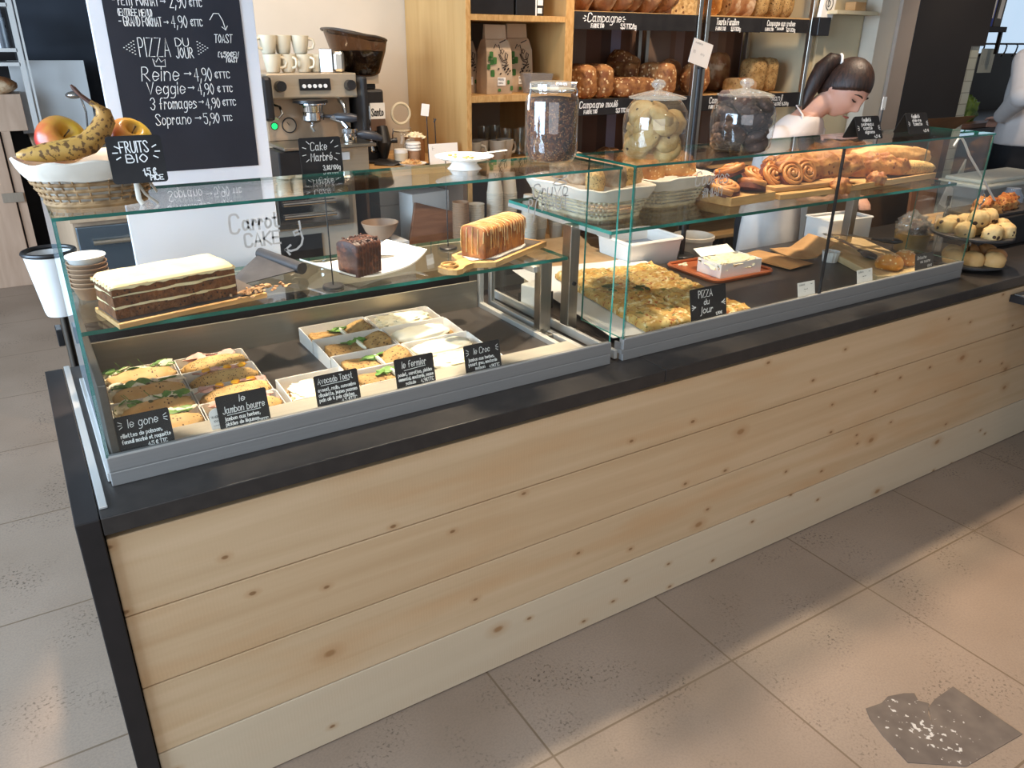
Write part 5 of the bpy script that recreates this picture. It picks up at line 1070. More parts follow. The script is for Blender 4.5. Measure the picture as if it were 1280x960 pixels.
o = MB(); T = Matrix.Translation((0, .10, .27)) @ Matrix.Rotation(-.12, 4, 'X'); o.box(-.172, .168, 0, .03, 0, .085, T=T, bev=.006); o.box(-.172, .168, .105, .48, .268, .355, bev=.004); o.build('head', [mst], em)
o = MB(); o.box(-.21, -.172, .03, .48, .20, .35, bev=.012); o.build('side_cheek', [black_pl], em)
o = MB(); o.box(.168, .195, .06, .48, .11, .345, bev=.010); o.build('side_cheek', [black_pl], em)
for x in (-.128, .135):
    o = MB(); o.tube([(x, .10, .312), (x, .072, .314)], [.020, .018], 20); o.build('knob', [black_pl], em, smooth=True, sharp=40)
o = MB(); T = Matrix.Translation((0, .094, .285)) @ Matrix.Rotation(-.12, 4, 'X'); o.box(-.055, .062, -.002, .001, .012, .052, T=T); kp = o.build('keypad', [black_pl], em)
for k in range(5):
    o = MB(); o.tube([(-.040+.020*k, .094, .312), (-.040+.020*k, .088, .312)], .0068, 14); o.build('button', [white_pl], kp)
o = MB(); o.tube([(-.145, .160, .172), (-.145, .156, .172)], .011, 18); o.build('power_light', [mat('green_light', '19c060', .3, emit=1.6)], em)
o = MB(); o.tube([(-.145, .160, .172), (-.145, .158, .172)], .014, 18); o.build('light_bezel', [black_pl], em)
ga = MB(); ga.tube([(-.090, .160, .173), (-.090, .155, .173)], .026, 28); g_ = ga.build('gauge', [mat('gauge_face', 'a08a70', .5, col2='97816a', nsc=9)], em)
ga = MB(); ga.tube([(-.090+.026*math.cos(a), .155, .173+.026*math.sin(a)) for a in [i*2*PI/30 for i in range(30)]], .0022, 6, closed=True); ga.tube([(-.09, .1535, .173), (-.098, .1535, .185)], .001, 5); ga.build('gauge_ring', [black_pl], g_)
gh = MB(); gh.lathe([(.0, .262), (.052, .262), (.052, .250), (.040, .246), (.037, .225), (.041, .222), (.041, .196), (.030, .188), (.012, .184), (0, .184)], 32, c=(-.02, .085, 0)); gh.build('group_head', [chrome], em, smooth=True, sharp=40)
gh = MB(); gh.lathe([(.0, .268), (.062, .266), (.064, .256), (.05, .254)], 32, c=(-.025, .085, 0)); gh.build('group_collar', [black_pl], em, smooth=True, sharp=40)
gh = MB(); gh.tube([(.015, .075, .208), (.040, .045, .208), (.055, .03, .207), (.095, .0, .205), (.115, -.01, .204)], [.006, .007, .016, .017, .012], 12); gh.build('portafilter_handle', [black_rub], em, smooth=True)
gh = MB(); gh.tube([(-.02, .085, .184), (-.03, .08, .170), (-.022, .075, .155)], .006, 8); gh.build('spout', [chrome], em, smooth=True)
gh = MB(); gh.tube([(-.15, .12, .25), (-.135, .10, .245), (-.132, .085, .22), (-.15, .08, .205), (-.17, .075, .215)], .005, 8); gh.build('steam_wand', [chrome], em, smooth=True); gh = MB(); gh.tube([(.10, .12, .26), (.104, .09, .245), (.108, .075, .19)], [.010, .008, .006], 10); gh.build('water_tap', [chrome], em, smooth=True)
ta = thing('portafilter', 'spare chrome portafilter with black handle on the drip tray', 'portafilter', (1.085, 1.50, ZM+.1185)); o = MB(); o.lathe([(.024, 0), (.026, .004), (.026, .034), (.030, .036), (.030, .05), (.022, .052), (0, .05)], 28); o.tube([(-.005, 0, .05), (-.02, .02, .075), (-.05, .03, .085), (-.02, .05, .09)], .009, 8); o.build('basket', [chrome], ta, smooth=True, sharp=40); o = MB(); o.tube([(.025, -.01, .03), (.045, -.02, .03), (.085, -.035, .022), (.11, -.045, .012)], [.007, .015, .016, .010], 12); o.build('handle', [black_rub], ta, smooth=True)
def mug(m): 
    b = MB(); b.lathe([(.020, 0), (.024, .003), (.031, .045), (.033, .062), (.031, .063), (.028, .045), (.021, .006), (0, .006)], 28); b.tube([(.030, 0, .052), (.046, 0, .048), (.050, 0, .034), (.044, 0, .020), (.026, 0, .016)], .0042, 8, flat=1.2); return b
cupm = mat('cream_porcelain', 'cfc3a9', .3, col2='c9bca2', nsc=5)
proto = None
spots_ = [(-.115, 0, 'leftmost on the machine, lower row'), (-.055, 0, 'second from left, lower row'), (.002, 0, 'third from left, lower row'), (.050, 0, 'rightmost, lower row'), (-.125, 1, 'leftmost on the machine, upper row'), (-.068, 1, 'second from left, upper row'), (-.006, 1, 'rightmost, upper row, handle showing')]
for k, (x, lv, lb) in enumerate(spots_):
    loc = (1.0+x, 1.70+.01*(k % 2), ZM+.3556+.0635*lv); rz = (-.3, -1.2, -1.0, .6, 3.4, 2.0, -.35)[k]
    if proto is None: proto = mug(cupm).build('coffee_cup', [cupm], loc=loc, rot=(0, 0, rz), smooth=True, sharp=60); tag(proto, 'cream coffee cup '+lb, 'cup', 'cups on the espresso machine')
    else: dup(proto, loc, rz, 'cream coffee cup '+lb)
t = thing('napkin_holder', 'shiny steel napkin holder standing beside the cups on the machine', 'napkin holder', (1.105, 1.68, ZM+.3556), rz=-.3); o = MB(); o.box(-.045, .0, -.04, .04, 0, .082, bev=.002); o.build('body', [chrome], t); o = MB(); o.box(.0, .045, -.035, .035, 0, .075, bev=.012); o.build('side_guard', [steel], t)
gr = thing('coffee_grinder', 'black coffee grinder with a smoky bean hopper beside the espresso machine', 'coffee grinder', (1.262, 1.72, CB+.0004))
o = MB(); o.box(-.065, .065, -.05, .18, .3598, .372, bev=.004); o.build('base', [black_pl], gr)
o = MB(); o.box(-.060, .055, -.02, .15, .36, .64, bev=.010); o.box(-.03, .035, .01, .08, .64, .66, bev=.004); o.build('body', [black_pl], gr)
o = MB(); o.box(-.018, .052, -.030, -.02, .40, .585, bev=.008); o.build('chute', [chrome], gr)
o = MB(); o.box(-.012, .050, -.034, -.029, .530, .590); pl_ = o.build('name_plate', [white_pl], gr); lettering(gr, [('Santo', .004, .012, .026, .052, .1)], (-.012, -.034, .530), X3, Z3, .004, black_pl)
o = MB(); o.box(-.012, .050, -.0345, -.0295, .485, .530); o.build('brown_panel', [mat('brown_panel', '6b5140', .5, col2='604838', nsc=9)], gr)
o = MB(); o.tube([(.03, -.04, .50), (.028, -.06, .44), (.03, -.05, .38)], [.022, .030, .014], 12); o.tube([(.05, -.05, .445), (.085, -.06, .447)], [.009, .011], 10); o.build('dosing_lever', [black_pl], gr, smooth=True)
o = MB(); o.tube([(.0, -.06, .365), (.05, -.11, .362), (.075, -.12, .372)], [.05, .05, .03], 14, flat=.3); o.build('catch_tray', [black_pl], gr, smooth=True)
o = MB(); o.box(-.04, .045, .0, .09, .66, .695); o.build('hopper_collar', [mst], gr)
hop = glassmat('smoky_plastic', (.40, .30, .23), .8, 1.5, '3a2a1e', .12)
def hopper(mb, k0, k1, ins=0):
    sec = [(.675, .035, -.01), (.70, .07, -.02), (.78, .098, -.03), (.835, .112, -.05)]
    vs = []; sec = [q for q in sec if k0 <= q[0] <= k1]
    for z, r, dx in sec:
        r -= ins
        for i in range(24):
            a = 2*PI*i/24; vs.append((dx*.5+r*math.copysign(abs(math.cos(a))**.6, math.cos(a)), .05+r*math.copysign(abs(math.sin(a))**.6, math.sin(a)), z+(.022*(-math.cos(a)) if z > .8 else 0)))
    n = 24; fs = [(i*n+j, i*n+(j+1) % n, (i+1)*n+(j+1) % n, (i+1)*n+j) for i in range(len(sec)-1) for j in range(n)]+[tuple((len(sec)-1)*n+j for j in range(n)), tuple(range(n))]
    mb.add(vs, fs)
o = MB(); hopper(o, .6, .9); o.build('hopper', [hop], gr, smooth=True, sharp=50)
o = MB(); hopper(o, .6, .79, .008); o.build('coffee_beans', [mat('coffee_beans', '2a1710', .5, col2='1a0d08', nsc=90, bump=1, bsc=90)], gr, smooth=True, sharp=50)
o = MB(); o.tube([(-.028+.114*math.copysign(abs(math.cos(a))**.6, math.cos(a)), .05+.114*math.copysign(abs(math.sin(a))**.6, math.sin(a)), .837-.022*math.cos(a)) for a in [i*2*PI/32 for i in range(32)]], .004, 6, closed=True); o.prism([(-.028+.112*math.copysign(abs(math.cos(a))**.6, math.cos(a)), .05+.112*math.copysign(abs(math.sin(a))**.6, math.sin(a))) for a in [i*2*PI/32 for i in range(32)]], 0, .004, T=Matrix.Translation((0, 0, .832)) @ Matrix.Rotation(.19, 4, 'Y')); o.build('hopper_lid', [mat('smoky_rim', '4b4138', .4, col2='40372f', nsc=9)], gr, smooth=True)
# open clip jar, tubs and cards
t = jar_clip('open clip-top jar with a raised round lid next to the grinder', (1.405, 1.74, 1.10), .040, .130, None, .3)
for c_ in list(t.children):
    if c_.name.startswith('glass_lid'): c_.rotation_euler = (PI/2, 0, 0); c_.location = (0, .03, .06); c_.name = 'raised_lid'
o = MB(); o.tube([(.040*math.cos(a), .0, .182+.040*math.sin(a)) for a in [i*2*PI/28 for i in range(28)]], .006, 8, closed=True); o.build('lid_ring', [cupm], t, smooth=True)
t = thing('corner_shelf', 'raised wooden ledge carrying jars and tubs beside the shelf unit, dark niche below', 'shelf', (0, 0, 0)); o = MB(); o.box(1.175, 1.580, 1.44, 2.04, 1.082, 1.0995, bev=.002); o.build('ledge', [board_w], t)
nich = mat('niche_shade_brown', '7a614d', .7, col2='705845', nsc=4); o = MB(); o.box(1.175, 1.581, 2.02, 2.04, CB+.001, 1.082); o.build('back_panel', [nich], t); o = MB(); o.box(1.562, 1.581, 1.50, 2.02, CB+.001, 1.082); o.build('side_panel', [nich], t); o = MB(); o.box(1.175, 1.187, 1.60, 2.02, CB+.001, 1.082); o.build('side_panel', [nich], t)  # brown of these panels is the wall's shade put into the colour
t = thing('takeaway_cup', 'cream lidded tub standing in front of the open jar', 'tub', (1.335, 1.60, 1.1)); o = MB(); o.lathe([(.024, 0), (.028, .045), (.025, .046)], 28); o.build('cup', [cupm], t, smooth=True); o = MB(); o.lathe([(.027, .046), (.027, .06), (0, .061)], 28); o.build('lid', [white_pl], t, smooth=True, sharp=40)
t = thing('takeaway_cup', 'patterned paper cup with stacked white lids by the brown tin', 'cup', (1.395, 1.61, 1.1)); o = MB(); o.lathe([(.022, 0), (.029, .050), (.027, .051)], 28); o.build('cup', [mat('waffle_cup', 'a98465', .7, col2='8f6c50', nsc=60)], t, smooth=True)
for z in (.051, .062, .073):
    o = MB(); o.lathe([(.030, z), (.031, z+.004), (.028, z+.010), (0, z+.0102)], 28); o.build('lid', [white_pl], t, smooth=True, sharp=40)
t = thing('brown_tin', 'brown round tin heaped with pale sugar pieces', 'tin', (1.435, 1.68, 1.1)); o = MB(); o.lathe([(.040, 0), (.041, .095), (.039, .096), (.038, .09), (0, .09)], 28); o.build('tin', [mat('brown_tin', '8b5f3b', .5, col2='7d5433', nsc=9)], t, smooth=True, sharp=40); o = MB(); o.blob((0, 0, .092), .038, .038, .020, 5, .5, 6, nu=24, nv=12); o.build('sugar', [cream_top], t)
for k, (x, z, lb) in enumerate(((1.42, .19, 'thin black card holder with a small white ticket near the shelf side'), (1.455, .165, 'empty thin black card holder right of the ticket one'))):
    t = thing('card_holder', lb, 'card holder', (x+.01, 1.55, 1.1)); o = MB(); o.tube([(.004, 0, 0), (0, 0, z), (-.004, 0, z+.012)], .0022, 6); o.tube([(-.004, 0, z-.004), (.004, -.002, z+.010)], .003, 6); o.lathe([(.012, 0), (.012, .003), (0, .003)], 16); o.build('rod', [black_pl], t)
    if k == 0: card(t, .034, .045, .001, .001, white_card, 'ticket', Matrix.Translation((-.028, -.004, z)) @ Matrix.Rotation(.15, 4, 'Y'))
t = thing('white_notice', 'white notice card standing at the foot of the shelf side panel', 'notice', (1.43, 1.535, 1.1)); card(t, .130, .080, .001, .003, white_card, 'card', Matrix.Rotation(-.1, 4, 'X')); lettering(t, [('E-', .010, .058, .012, .010), ('-  -', .060, .040, .006, .02)], (0, -.0045, 0), X3, Z3, .0012, greypen)
t = thing('nut_dish', 'white paper dish of nuts and snacks in front of the lidded tub', 'dish', (1.36, 1.545, 1.1)); o = MB(); o.lathe([(.035, 0), (.055, .012), (.053, .012), (.034, .002), (0, .002)], 28); o.build('dish', [white_card], t, smooth=True, sharp=50)
o = MB(); o.blob((-.008, 0, .010), .036, .034, .013, 8, .8, 7, nu=30, nv=12); o.build('nuts', [mat('mixed_nuts', 'b8763c', .6, col2='e0bd84', nsc=60, nlo=.4, nhi=.6)], t)
# items low on the back counter, seen through the left case
t = thing('white_carton', 'white carton under the pinkish bowl on the back counter', 'carton', (1.21, 1.49, CB+.0004), rz=.05); o = MB(); o.box(-.055, .06, -.07, .07, 0, .092, bev=.001); o.build('carton', [white_card], t)
o = MB(); o.lathe([(.028, 0), (.034, .004), (.060, .035), (.074, .068), (.071, .069), (.056, .036), (.03, .008), (0, .008)], 36); o = o.build('bowl', [mat('pink_stoneware', 'b9987c', .5, col2='b09074', nsc=6)], loc=(1.185, 1.50, CB+.093), smooth=True, sharp=60); tag(o, 'pinkish stoneware bowl resting on the white carton', 'bowl')
t = thing('walnut_slab', 'reddish wooden board leaning beside the paper cup stacks', 'board', (1.385, 1.46, CB+.0006), rz=0); o = MB(); T = Matrix.Rotation(.30, 4, 'Y') @ Matrix.Rotation(-.20, 4, 'X'); o.box(-.105, .105, 0, .016, .026, .205, T=T, bev=.002); o.build('board', [woodmat('walnut_board', '8a6249', '6c4834', 0, 5, 9, .5)], t)
t = thing('printed_box', 'white box with a blue printed mark behind the leaning board', 'box', (1.455, 1.66, CB+.0004), rz=.15); o = MB(); o.box(-.09, .10, -.05, .05, 0, .235, bev=.002); o.build('box', [white_card], t); o = MB(); o.box(-.05, .01, -.0515, -.0505, .155, .175); o.build('blue_mark', [mat('blue_print', '2f4b8f', .6, col2='3a569c', nsc=30)], t)
for k, (x, z0, lb) in enumerate(((1.585, .0, 'lower'), (1.585, .16, 'upper'))):
    t = thing('white_box', lb+' white box of the pair behind the paper cups', 'box', (x-.15, 1.86, CB+.0004+z0)); o = MB(); o.box(-.12, .12, -.06, .06, 0, .158, bev=.002); o.build('box', [white_card], t)
def pcup(): b = MB(); b.lathe([(.0235, 0), (.024, .001), (.0325, .080), (.0345, .081), (.0345, .085), (.032, .085), (.0235, .004), (0, .004)], 28); return b
cp = {}
for nm, m, (x, y), n_, tip, lb in (('paper_cup', cupbrown, (1.508, 1.425), 16, 0, 'brown paper cup nested in the short stack left of the glazed loaf'), ('paper_cup', cuplight, (1.592, 1.445), 14, 0, 'pale brown paper cup nested in the second short stack'), ('paper_cup', cuplight, (1.685, 1.45), 27, 1, 'pale paper cup nested in the tallest stack behind the loaf'), ('paper_cup', cuplight, (1.768, 1.47), 26, 1, 'pale paper cup nested in the tall stack right of the tallest'), ('paper_cup', cuplight, (1.815, 1.385), 17, 1, 'cream paper cup nested in the upturned stack with a bare top cup'), ('paper_cup', cuplight, (1.885, 1.41), 18, 0, 'paper cup nested in the ribbed stack second from the steel post'), ('paper_cup', cuplight, (1.985, 1.425), 17, 0, 'paper cup nested in the stack nearest the steel post')):
    for k in range(n_):
        z = CB+.0004+.0092*k
        if tip:
            loc = (x, y, z+.085); rot = (PI, 0, 0)
        else: loc = (x, y, z); rot = (0, 0, 0)
        if m.name not in cp: o = pcup().build(nm, [m], loc=loc, rot=rot, smooth=True, sharp=50); cp[m.name] = o; tag(o, lb, 'cup', lb)
        else:
            o = cp[m.name].copy(); C.objects.link(o); o.location = loc; o.rotation_euler = rot; o['label'] = lb
        o['group'] = 'paper cup stacks on the back counter'
# ---------------------------------------------------------------- wooden shelf unit with coffee bags
su = thing('shelf_unit', 'light wood shelf unit holding coffee bags and mugs', 'shelf', (0, 0, 0))
side_w = woodmat('birch_panel', 'bd9560', 'a9804b', 2, 2.5, 9, .5, grain=.7); edge_w = woodmat('bamboo_edge', 'cba169', 'ae8149', 2, 30, 3, .5)
o = MB(); o.box(1.584, 1.604, 1.502, 2.045, CB+.001, 2.35); o.build('side_panel', [side_w], su)
o = MB(); o.box(2.054, 2.094, 1.502, 2.045, .02, 2.35); o.build('side_panel', [side_w], su)
for x0, x1 in ((1.584, 1.605), (2.053, 2.0945)):
    o = MB(); o.box(x0, x1, 1.498, 1.502, CB+.001, 2.35); o.build('edge_strip', [edge_w], su)
o = MB(); o.box(1.604, 2.054, 2.02, 2.045, CB, 2.35); o.build('back_panel', [mat('brown_back', '8f7a66', .7, col2='86715d', nsc=3)], su)
for z in (1.066, 1.333, 1.633, 1.95):
    o = MB(); o.box(1.604, 2.054, 1.500, 2.02, z, z+.026 if z != 1.633 else z+.022, bev=.001); o.build('shelf_board', [edge_w], su)
bagm = mat('coffee_bag_paper', 'c4ab8e', .7, col2='a48a6e', nsc=6)
darkink = mat('dark_ink', '2e2019', .8, col2='3a2a20', nsc=40); green = mat('leaf_green_ink', '3f6f33', .8, col2='315a28', nsc=30)
def coffee_bag(label, x, y, w, h, simple=False):
    t = thing('coffee_bag', label, 'coffee bag', (x, y, 1.3595)); o = MB(); d = .042
    sec = [(0, w/2, d), (.06, w/2, d*1.05), (h*.62, w/2*.97, d*.9), (h*.78, w/2*.88, d*.45), (h*.80, w/2*.82, d*.25), (h, w/2*.80, d*.12)]
    vs = []
    for z, a, b in sec: vs += [(-a, -b, z), (a, -b, z), (a, b, z), (-a, b, z)]
    o.add(vs, [(i*4+j, i*4+(j+1) % 4, i*4+4+(j+1) % 4, i*4+4+j) for i in range(len(sec)-1) for j in range(4)]+[(3, 2, 1, 0), tuple(len(vs)-4+j for j in range(4))]); o.build('bag', [bagm], t)
    O = (-w/2, -d*1.06, 0)
    dr = [[(.032, .175), (.040, .190), (.046, .180), (.054, .188), (.062, .165), (.072, .152), (.080, .165), (.070, .172), (.060, .150), (.076, .128), (.094, .132), (.098, .150), (.088, .158), (.084, .140), (.096, .120), (.085, .108), (.070, .112)], [(.055, .150), (.070, .125), (.090, .118)], [(.06, .195), (.085, .205)], [(.075, .100), (.10, .112)]]
    lettering(t, [], O, X3, Z3, .0042, darkink, 'drawn_cup', extra=dr)
    mbx = MB()
    for i, (u, v, q) in enumerate(((.020, .150, .012), (.036, .128, .013), (.022, .122, .010), (.012, .135, .009), (.026, .080, .013), (.102, .045, .008), (.118, .022, .009), (.008, .105, .010))):
        vs = [(O[0]+u+q*(1 if k % 2 else .75)*math.cos(k*PI/4), O[1]-.0008, v+1.3*q*math.sin(k*PI/4)*(1 if k % 2 else .8)) for k in range(8)]; mbx.add(vs, [tuple(range(8))])
    mbx.build('leaf_print', [green], t)
    r = random.Random(int(x*100)); lettering(t, [], O, X3, Z3, .0055, darkink, 'bean_print', extra=[[(u, v), (u+.003, v+.002)] for u, v in [(.045+r.uniform(0, .065), .075+r.uniform(0, .025)) for i in range(9)]])
    o = MB(); o.box(O[0]+.050, O[0]+.088, O[1]-.001, O[1]-.0004, .033, .064); lb = o.build('label', [white_card], t); lettering(lb, [('PEROU', .003, .020, .007, .028), ('MOKA', .003, .006, .007, .024)], (O[0]+.05, O[1]-.001, .033), X3, Z3, .0012, darkink)
    o = MB(); o.box(O[0]+.052, O[0]+.065, O[1]-.001, O[1]-.0004, .010, .021); o.build('green_mark', [green], t)
coffee_bag('kraft coffee bag with drawn cup and leaves, front middle of the shelf', 1.772, 1.60, .122, .262)
coffee_bag('kraft coffee bag with drawn cup, partly behind a clear box', 1.925, 1.68, .122, .268)
coffee_bag('kraft coffee bag peeking out at the far left of the shelf', 1.668, 1.70, .110, .255)
t = thing('clear_box', 'clear plastic box on the shelf in front of the right coffee bag', 'box', (1.955, 1.56, 1.3595)); o = MB(); frus(o, .042, .035, .0, .056, .045, .078, .002); o.build('box_body', [glassmat('frosted_plastic', (.8, .78, .75), 1, 1.7, 'b9b0a8', .25)], t)
t = thing('black_speaker_box', 'black box with a pale edge on the top shelf, left part', 'box', (1.74, 1.66, 1.6555)); o = MB(); o.box(-.125, .10, -.10, .12, 0, .20, bev=.003); o.build('body', [black_pl], t); o = MB(); o.box(-.120, -.112, -.1015, -.1, 0, .2); o.build('edge', [white_pl], t)
t = thing('black_file_box', 'black box with a small white sticker on the top shelf, right part', 'box', (1.945, 1.66, 1.6555)); o = MB(); o.box(-.095, .040, -.10, .12, 0, .20, bev=.003); o.build('body', [black_pl], t); o = MB(); o.box(.008, .030, -.1015, -.1, .010, .030); o.box(.008, .034, -.1015, -.1, .04, .06); o.build('sticker', [white_card], t); o = MB(); o.box(-.002, .004, -.1015, -.1, 0, .2); o.build('edge', [white_pl], t)
# mugs and glasses on the lower shelf
p2 = None
for k, (x, y, lb) in enumerate(((1.648, 1.57, 'leftmost'), (1.715, 1.62, 'second from left'), (1.775, 1.58, 'third from left'), (1.825, 1.60, 'rightmost, handle showing'))):
    if p2 is None: p2 = mug(cupm).build('mug', [mat('grey_porcelain', 'a39a8c', .35, col2='9b9284', nsc=6)], loc=(x, y, 1.0925), rot=(0, 0, -.6), smooth=True, sharp=60); p2.scale = (1.15, 1.15, 1.3); tag(p2, 'grey mug on the lower shelf of the wood unit, '+lb, 'mug', 'mugs on the lower shelf')
    else: dup(p2, (x, y, 1.0925), -.5+.2*k, 'grey mug on the lower shelf of the wood unit, '+lb)
p3 = None
for k, (x, y, lb) in enumerate(((1.86, 1.84, 'back left'), (1.93, 1.86, 'back middle'), (1.90, 1.72, 'front left'), (1.965, 1.70, 'front middle'), (2.02, 1.74, 'front right'))):
    if p3 is None:
        b = MB(); b.lathe([(.026, 0), (.031, .11), (.0295, .11), (.0245, .008), (0, .008)], 24); p3 = b.build('drinking_glass', [jarglass], loc=(x, y, 1.0925), smooth=True, sharp=50); tag(p3, 'drinking glass on the lower shelf beside the mugs, '+lb, 'glass', 'glasses on the lower shelf')
    else: dup(p3, (x, y, 1.0925), 0, 'drinking glass on the lower shelf beside the mugs, '+lb)
# ---------------------------------------------------------------- bread rack
rk = thing('bread_rack', 'tall bread rack of wooden shelves with chalk strips behind the jars', 'bread rack', (0, 0, 0))
def stripes():
    m, nt, b = newmat('striped_panel'); L = nt.links; t_ = N(nt, 'TexCoord'); sx = N(nt, 'SeparateXYZ'); L.new(t_.outputs['Object'], sx.inputs[0])
    fl = math_(nt, 'FLOOR', math_(nt, 'DIVIDE', sx.outputs[0], .062)); wn = N(nt, 'TexWhiteNoise'); wn.noise_dimensions = '1D'; L.new(fl, wn.inputs['W'])
    cr = N(nt, 'ValToRGB'); cr.color_ramp.interpolation = 'CONSTANT'; e = cr.color_ramp.elements; e[0].position = 0; e[0].color = (*hexc('6f4a36'), 1); e[1].position = .3; e[1].color = (*hexc('85634e'), 1)
    for p_, c_ in ((.55, '54382a'), (.72, '8f7468'), (.86, '9a93a8'), (.93, '7a5640')):
        q = e.new(p_); q.color = (*hexc(c_), 1)
    L.new(wn.outputs[0], cr.inputs[0]); L.new(cr.outputs[0], b.inputs['Base Color']); b.inputs['Roughness'].default_value = .5; return m
o = MB(); o.box(2.10, 3.60, 1.96, 1.98, .02, 2.35); o.build('back_panel', [stripes()], rk)
for xa, xb in ((2.10, 2.50), (2.86, 3.05)):
    o = MB(); o.box(xa, xb, 1.945, 1.96, 1.0, 1.70); o.build('back_lining', [mat('taupe_lining', '8a7363', .6, col2='806a5a', nsc=4)], rk)
for x in (2.795, 2.845, 3.575):
    o = MB(); o.box(x, x+.022, 1.492, 1.515, .02, 2.35, bev=.002); o.box(x, x+.022, 1.90, 1.925, .02, 2.35, bev=.002); o.build('upright', [steel], rk)
for x0, x1 in ((2.10, 2.80), (2.866, 3.58)):
    for z in (1.325, 1.676, .972, .62):
        o = MB(); o.box(x0, x1, 1.52, 1.94, z-.018, z, bev=.001); o.box(x0, x1, 1.510, 1.522, z-.012, z+.004); o.build('shelf_board', [board_w], rk)
def strip(x0, x1, z1, h, items, extra=()):
    o = MB(); o.box(x0, x1, 1.502, 1.508, z1-h, z1, bev=.001); q = o.build('chalk_strip', [slate], rk); lettering(q, items, (x0, 1.502, z1-h), X3, Z3, .0036, extra=extra, name='strip_lettering')
strip(2.093, 2.792, 1.677, .068, [('Campagne', .075, .030, .032, .185, .15), ('FARINE T80', .095, .008, .014, .070), ('5,5 TTC/kg', .255, .006, .018, .090)], rays(.165, .042, .105, .02, .008, [-20, 0, 20, 160, 180, 200]))
strip(2.868, 3.22, 1.674, .064, [('Tourte Fermière', .05, .030, .026, .150, .1), ('FARINE T85', .05, .007, .013, .065), ('5,5 TTC/kg', .150, .006, .015, .065)])
strip(3.222, 3.57, 1.674, .062, [('Campagne aux graines', .04, .030, .022, .205, .1), ('FARINE T80', .03, .007, .012, .06), ('moulé', .115, .012, .013, .05), ('6,5 TTC/kg', .185, .006, .014, .065)])
strip(2.115, 2.795, 1.332, .068, [('Campagne moulé', .030, .032, .026, .215, .12), ('FARINE T80', .055, .008, .014, .075), ('5,5 TTC/kg', .235, .008, .016, .080)])
strip(2.876, 3.20, 1.330, .070, [('Campagne', .05, .034, .026, .13, .1), ('FARINE T80', .05, .01, .014, .07)])
strip(3.202, 3.575, 1.330, .070, [("Le Womanji!", .05, .034, .026, .20, .1), ('FARINE DE PETIT EPEAUTRE 6,5/kg', .02, .010, .014, .28)])
strip(2.115, 2.795, .980, .055, [('Complet', .06, .02, .026, .12, .1)])
strip(2.868, 3.575, .980, .055, [('Noix noix', .04, .02, .026, .14, .1), ('Campagne', .25, .024, .024, .14, .1), ('FARINE T80', .25, .006, .012, .06)])
crust2 = mat('country_crust', '8a5530', .65, col2='a9784a', nsc=20, nlo=.4, nhi=.65, bump=.7, bsc=50, col3='c7a987', n3=16)
crumb_cut = mat('cut_crumb', 'c9a26a', .85, col2='a67c45', nsc=60, bump=1, bsc=70, spots=(50, .3, '6e4520', .4))
def rack_loaf(label, x, z, w, h, d, m, grp, y=1.62, lean=0, kind='round', seed=1, cut=False):
    if kind == 'round':
        b = MB(); b.blob((0, 0, h*.5), w/2, d/2, h/2, seed, .12, 2.2, nu=24, nv=16, ex=.85)
        mats = [m]
    elif kind == 'slice':
        b = MB(); R_ = Matrix.Rotation(PI/2, 4, 'Z') @ Matrix.Rotation(PI/2, 4, 'X')
        pts = [(d/2*math.copysign(abs(math.cos(a))**.7, math.cos(a)), h/2+h/2*math.copysign(abs(math.sin(a))**.7, math.sin(a))) for a in [i*2*PI/24 for i in range(24)]]
        b.prism(pts, -w/2, w/2, T=R_); b.m = [1, 1]+[0]*24; mats = [m, crumb_cut]
    elif kind == 'half':
        b = MB(); pts = [(w/2*math.copysign(abs(math.cos(a))**.8, math.cos(a)), h*math.sin(a)**.8) for a in [i*PI/18 for i in range(19)]]
        b.prism(pts, -d/2, d/2, T=Matrix.Rotation(PI/2, 4, 'X')); b.m = [1, 1]+[0]*(len(b.m)-2); mats = [m, crumb_cut]
    else:
        b = MB(); b.blob((0, 0, h*.5), w/2, d/2, h/2, seed, .07, 3, nu=28, nv=18, ex=.5); mats = [m]
    o = b.build('bread_loaf', mats, loc=(x, y, z), rot=(0, lean, random.Random(seed).uniform(-.15, .15)), smooth=True, sharp=50); tag(o, label, 'bread', grp)
z1 = 1.6765
ps = ['leftmost', 'second', 'third', 'fourth', 'fifth', 'sixth']
for k, (x, w_) in enumerate(((2.20, .10), (2.315, .125), (2.395, .09), (2.465, .09), (2.565, .095), (2.665, .095))):
    rack_loaf('round country loaf on the top left rack shelf, %s from left' % ps[k] if k else 'round country loaf on the top left rack shelf, leftmost', x, z1, w_, .20, .24, crust2, 'loaves on the top left shelf', seed=200+k)
rack_loaf('halved country loaf with its open crumb facing out on the top left shelf', 2.745, z1, .16, .085, .16, crust2, 'loaves on the top left shelf', kind='half', y=1.60)
for k, (x, w_, kd_, m) in enumerate(((2.905, .06, 'round', gold), (2.99, .085, 'round', gold), (3.085, .075, 'slice', crust2), (3.17, .10, 'slice', crust2), (3.29, .09, 'tin', brown_bread), (3.39, .085, 'tin', brown_bread), (3.47, .085, 'tin', brown_bread))):
    rack_loaf('%s on the top right rack shelf, %s' % (('golden loaf' if kd_ == 'round' else 'cut tall loaf' if kd_ == 'slice' else 'dark seeded tin loaf'), ('leftmost', 'second from left', 'third with pale crumb', 'fourth with pale crumb', 'fifth from left', 'second from right', 'rightmost')[k]), x, z1, w_, .22, .14, m, 'loaves on the top right shelf', seed=220+k, kind=kd_)
seeded = mat('seed_crust_loaf', '7a4724', .7, col2='a5713f', nsc=30, nlo=.4, nhi=.6, spots=(70, .36, 'd8b98a', .45), bump=.9, bsc=60)
z2 = 1.3258
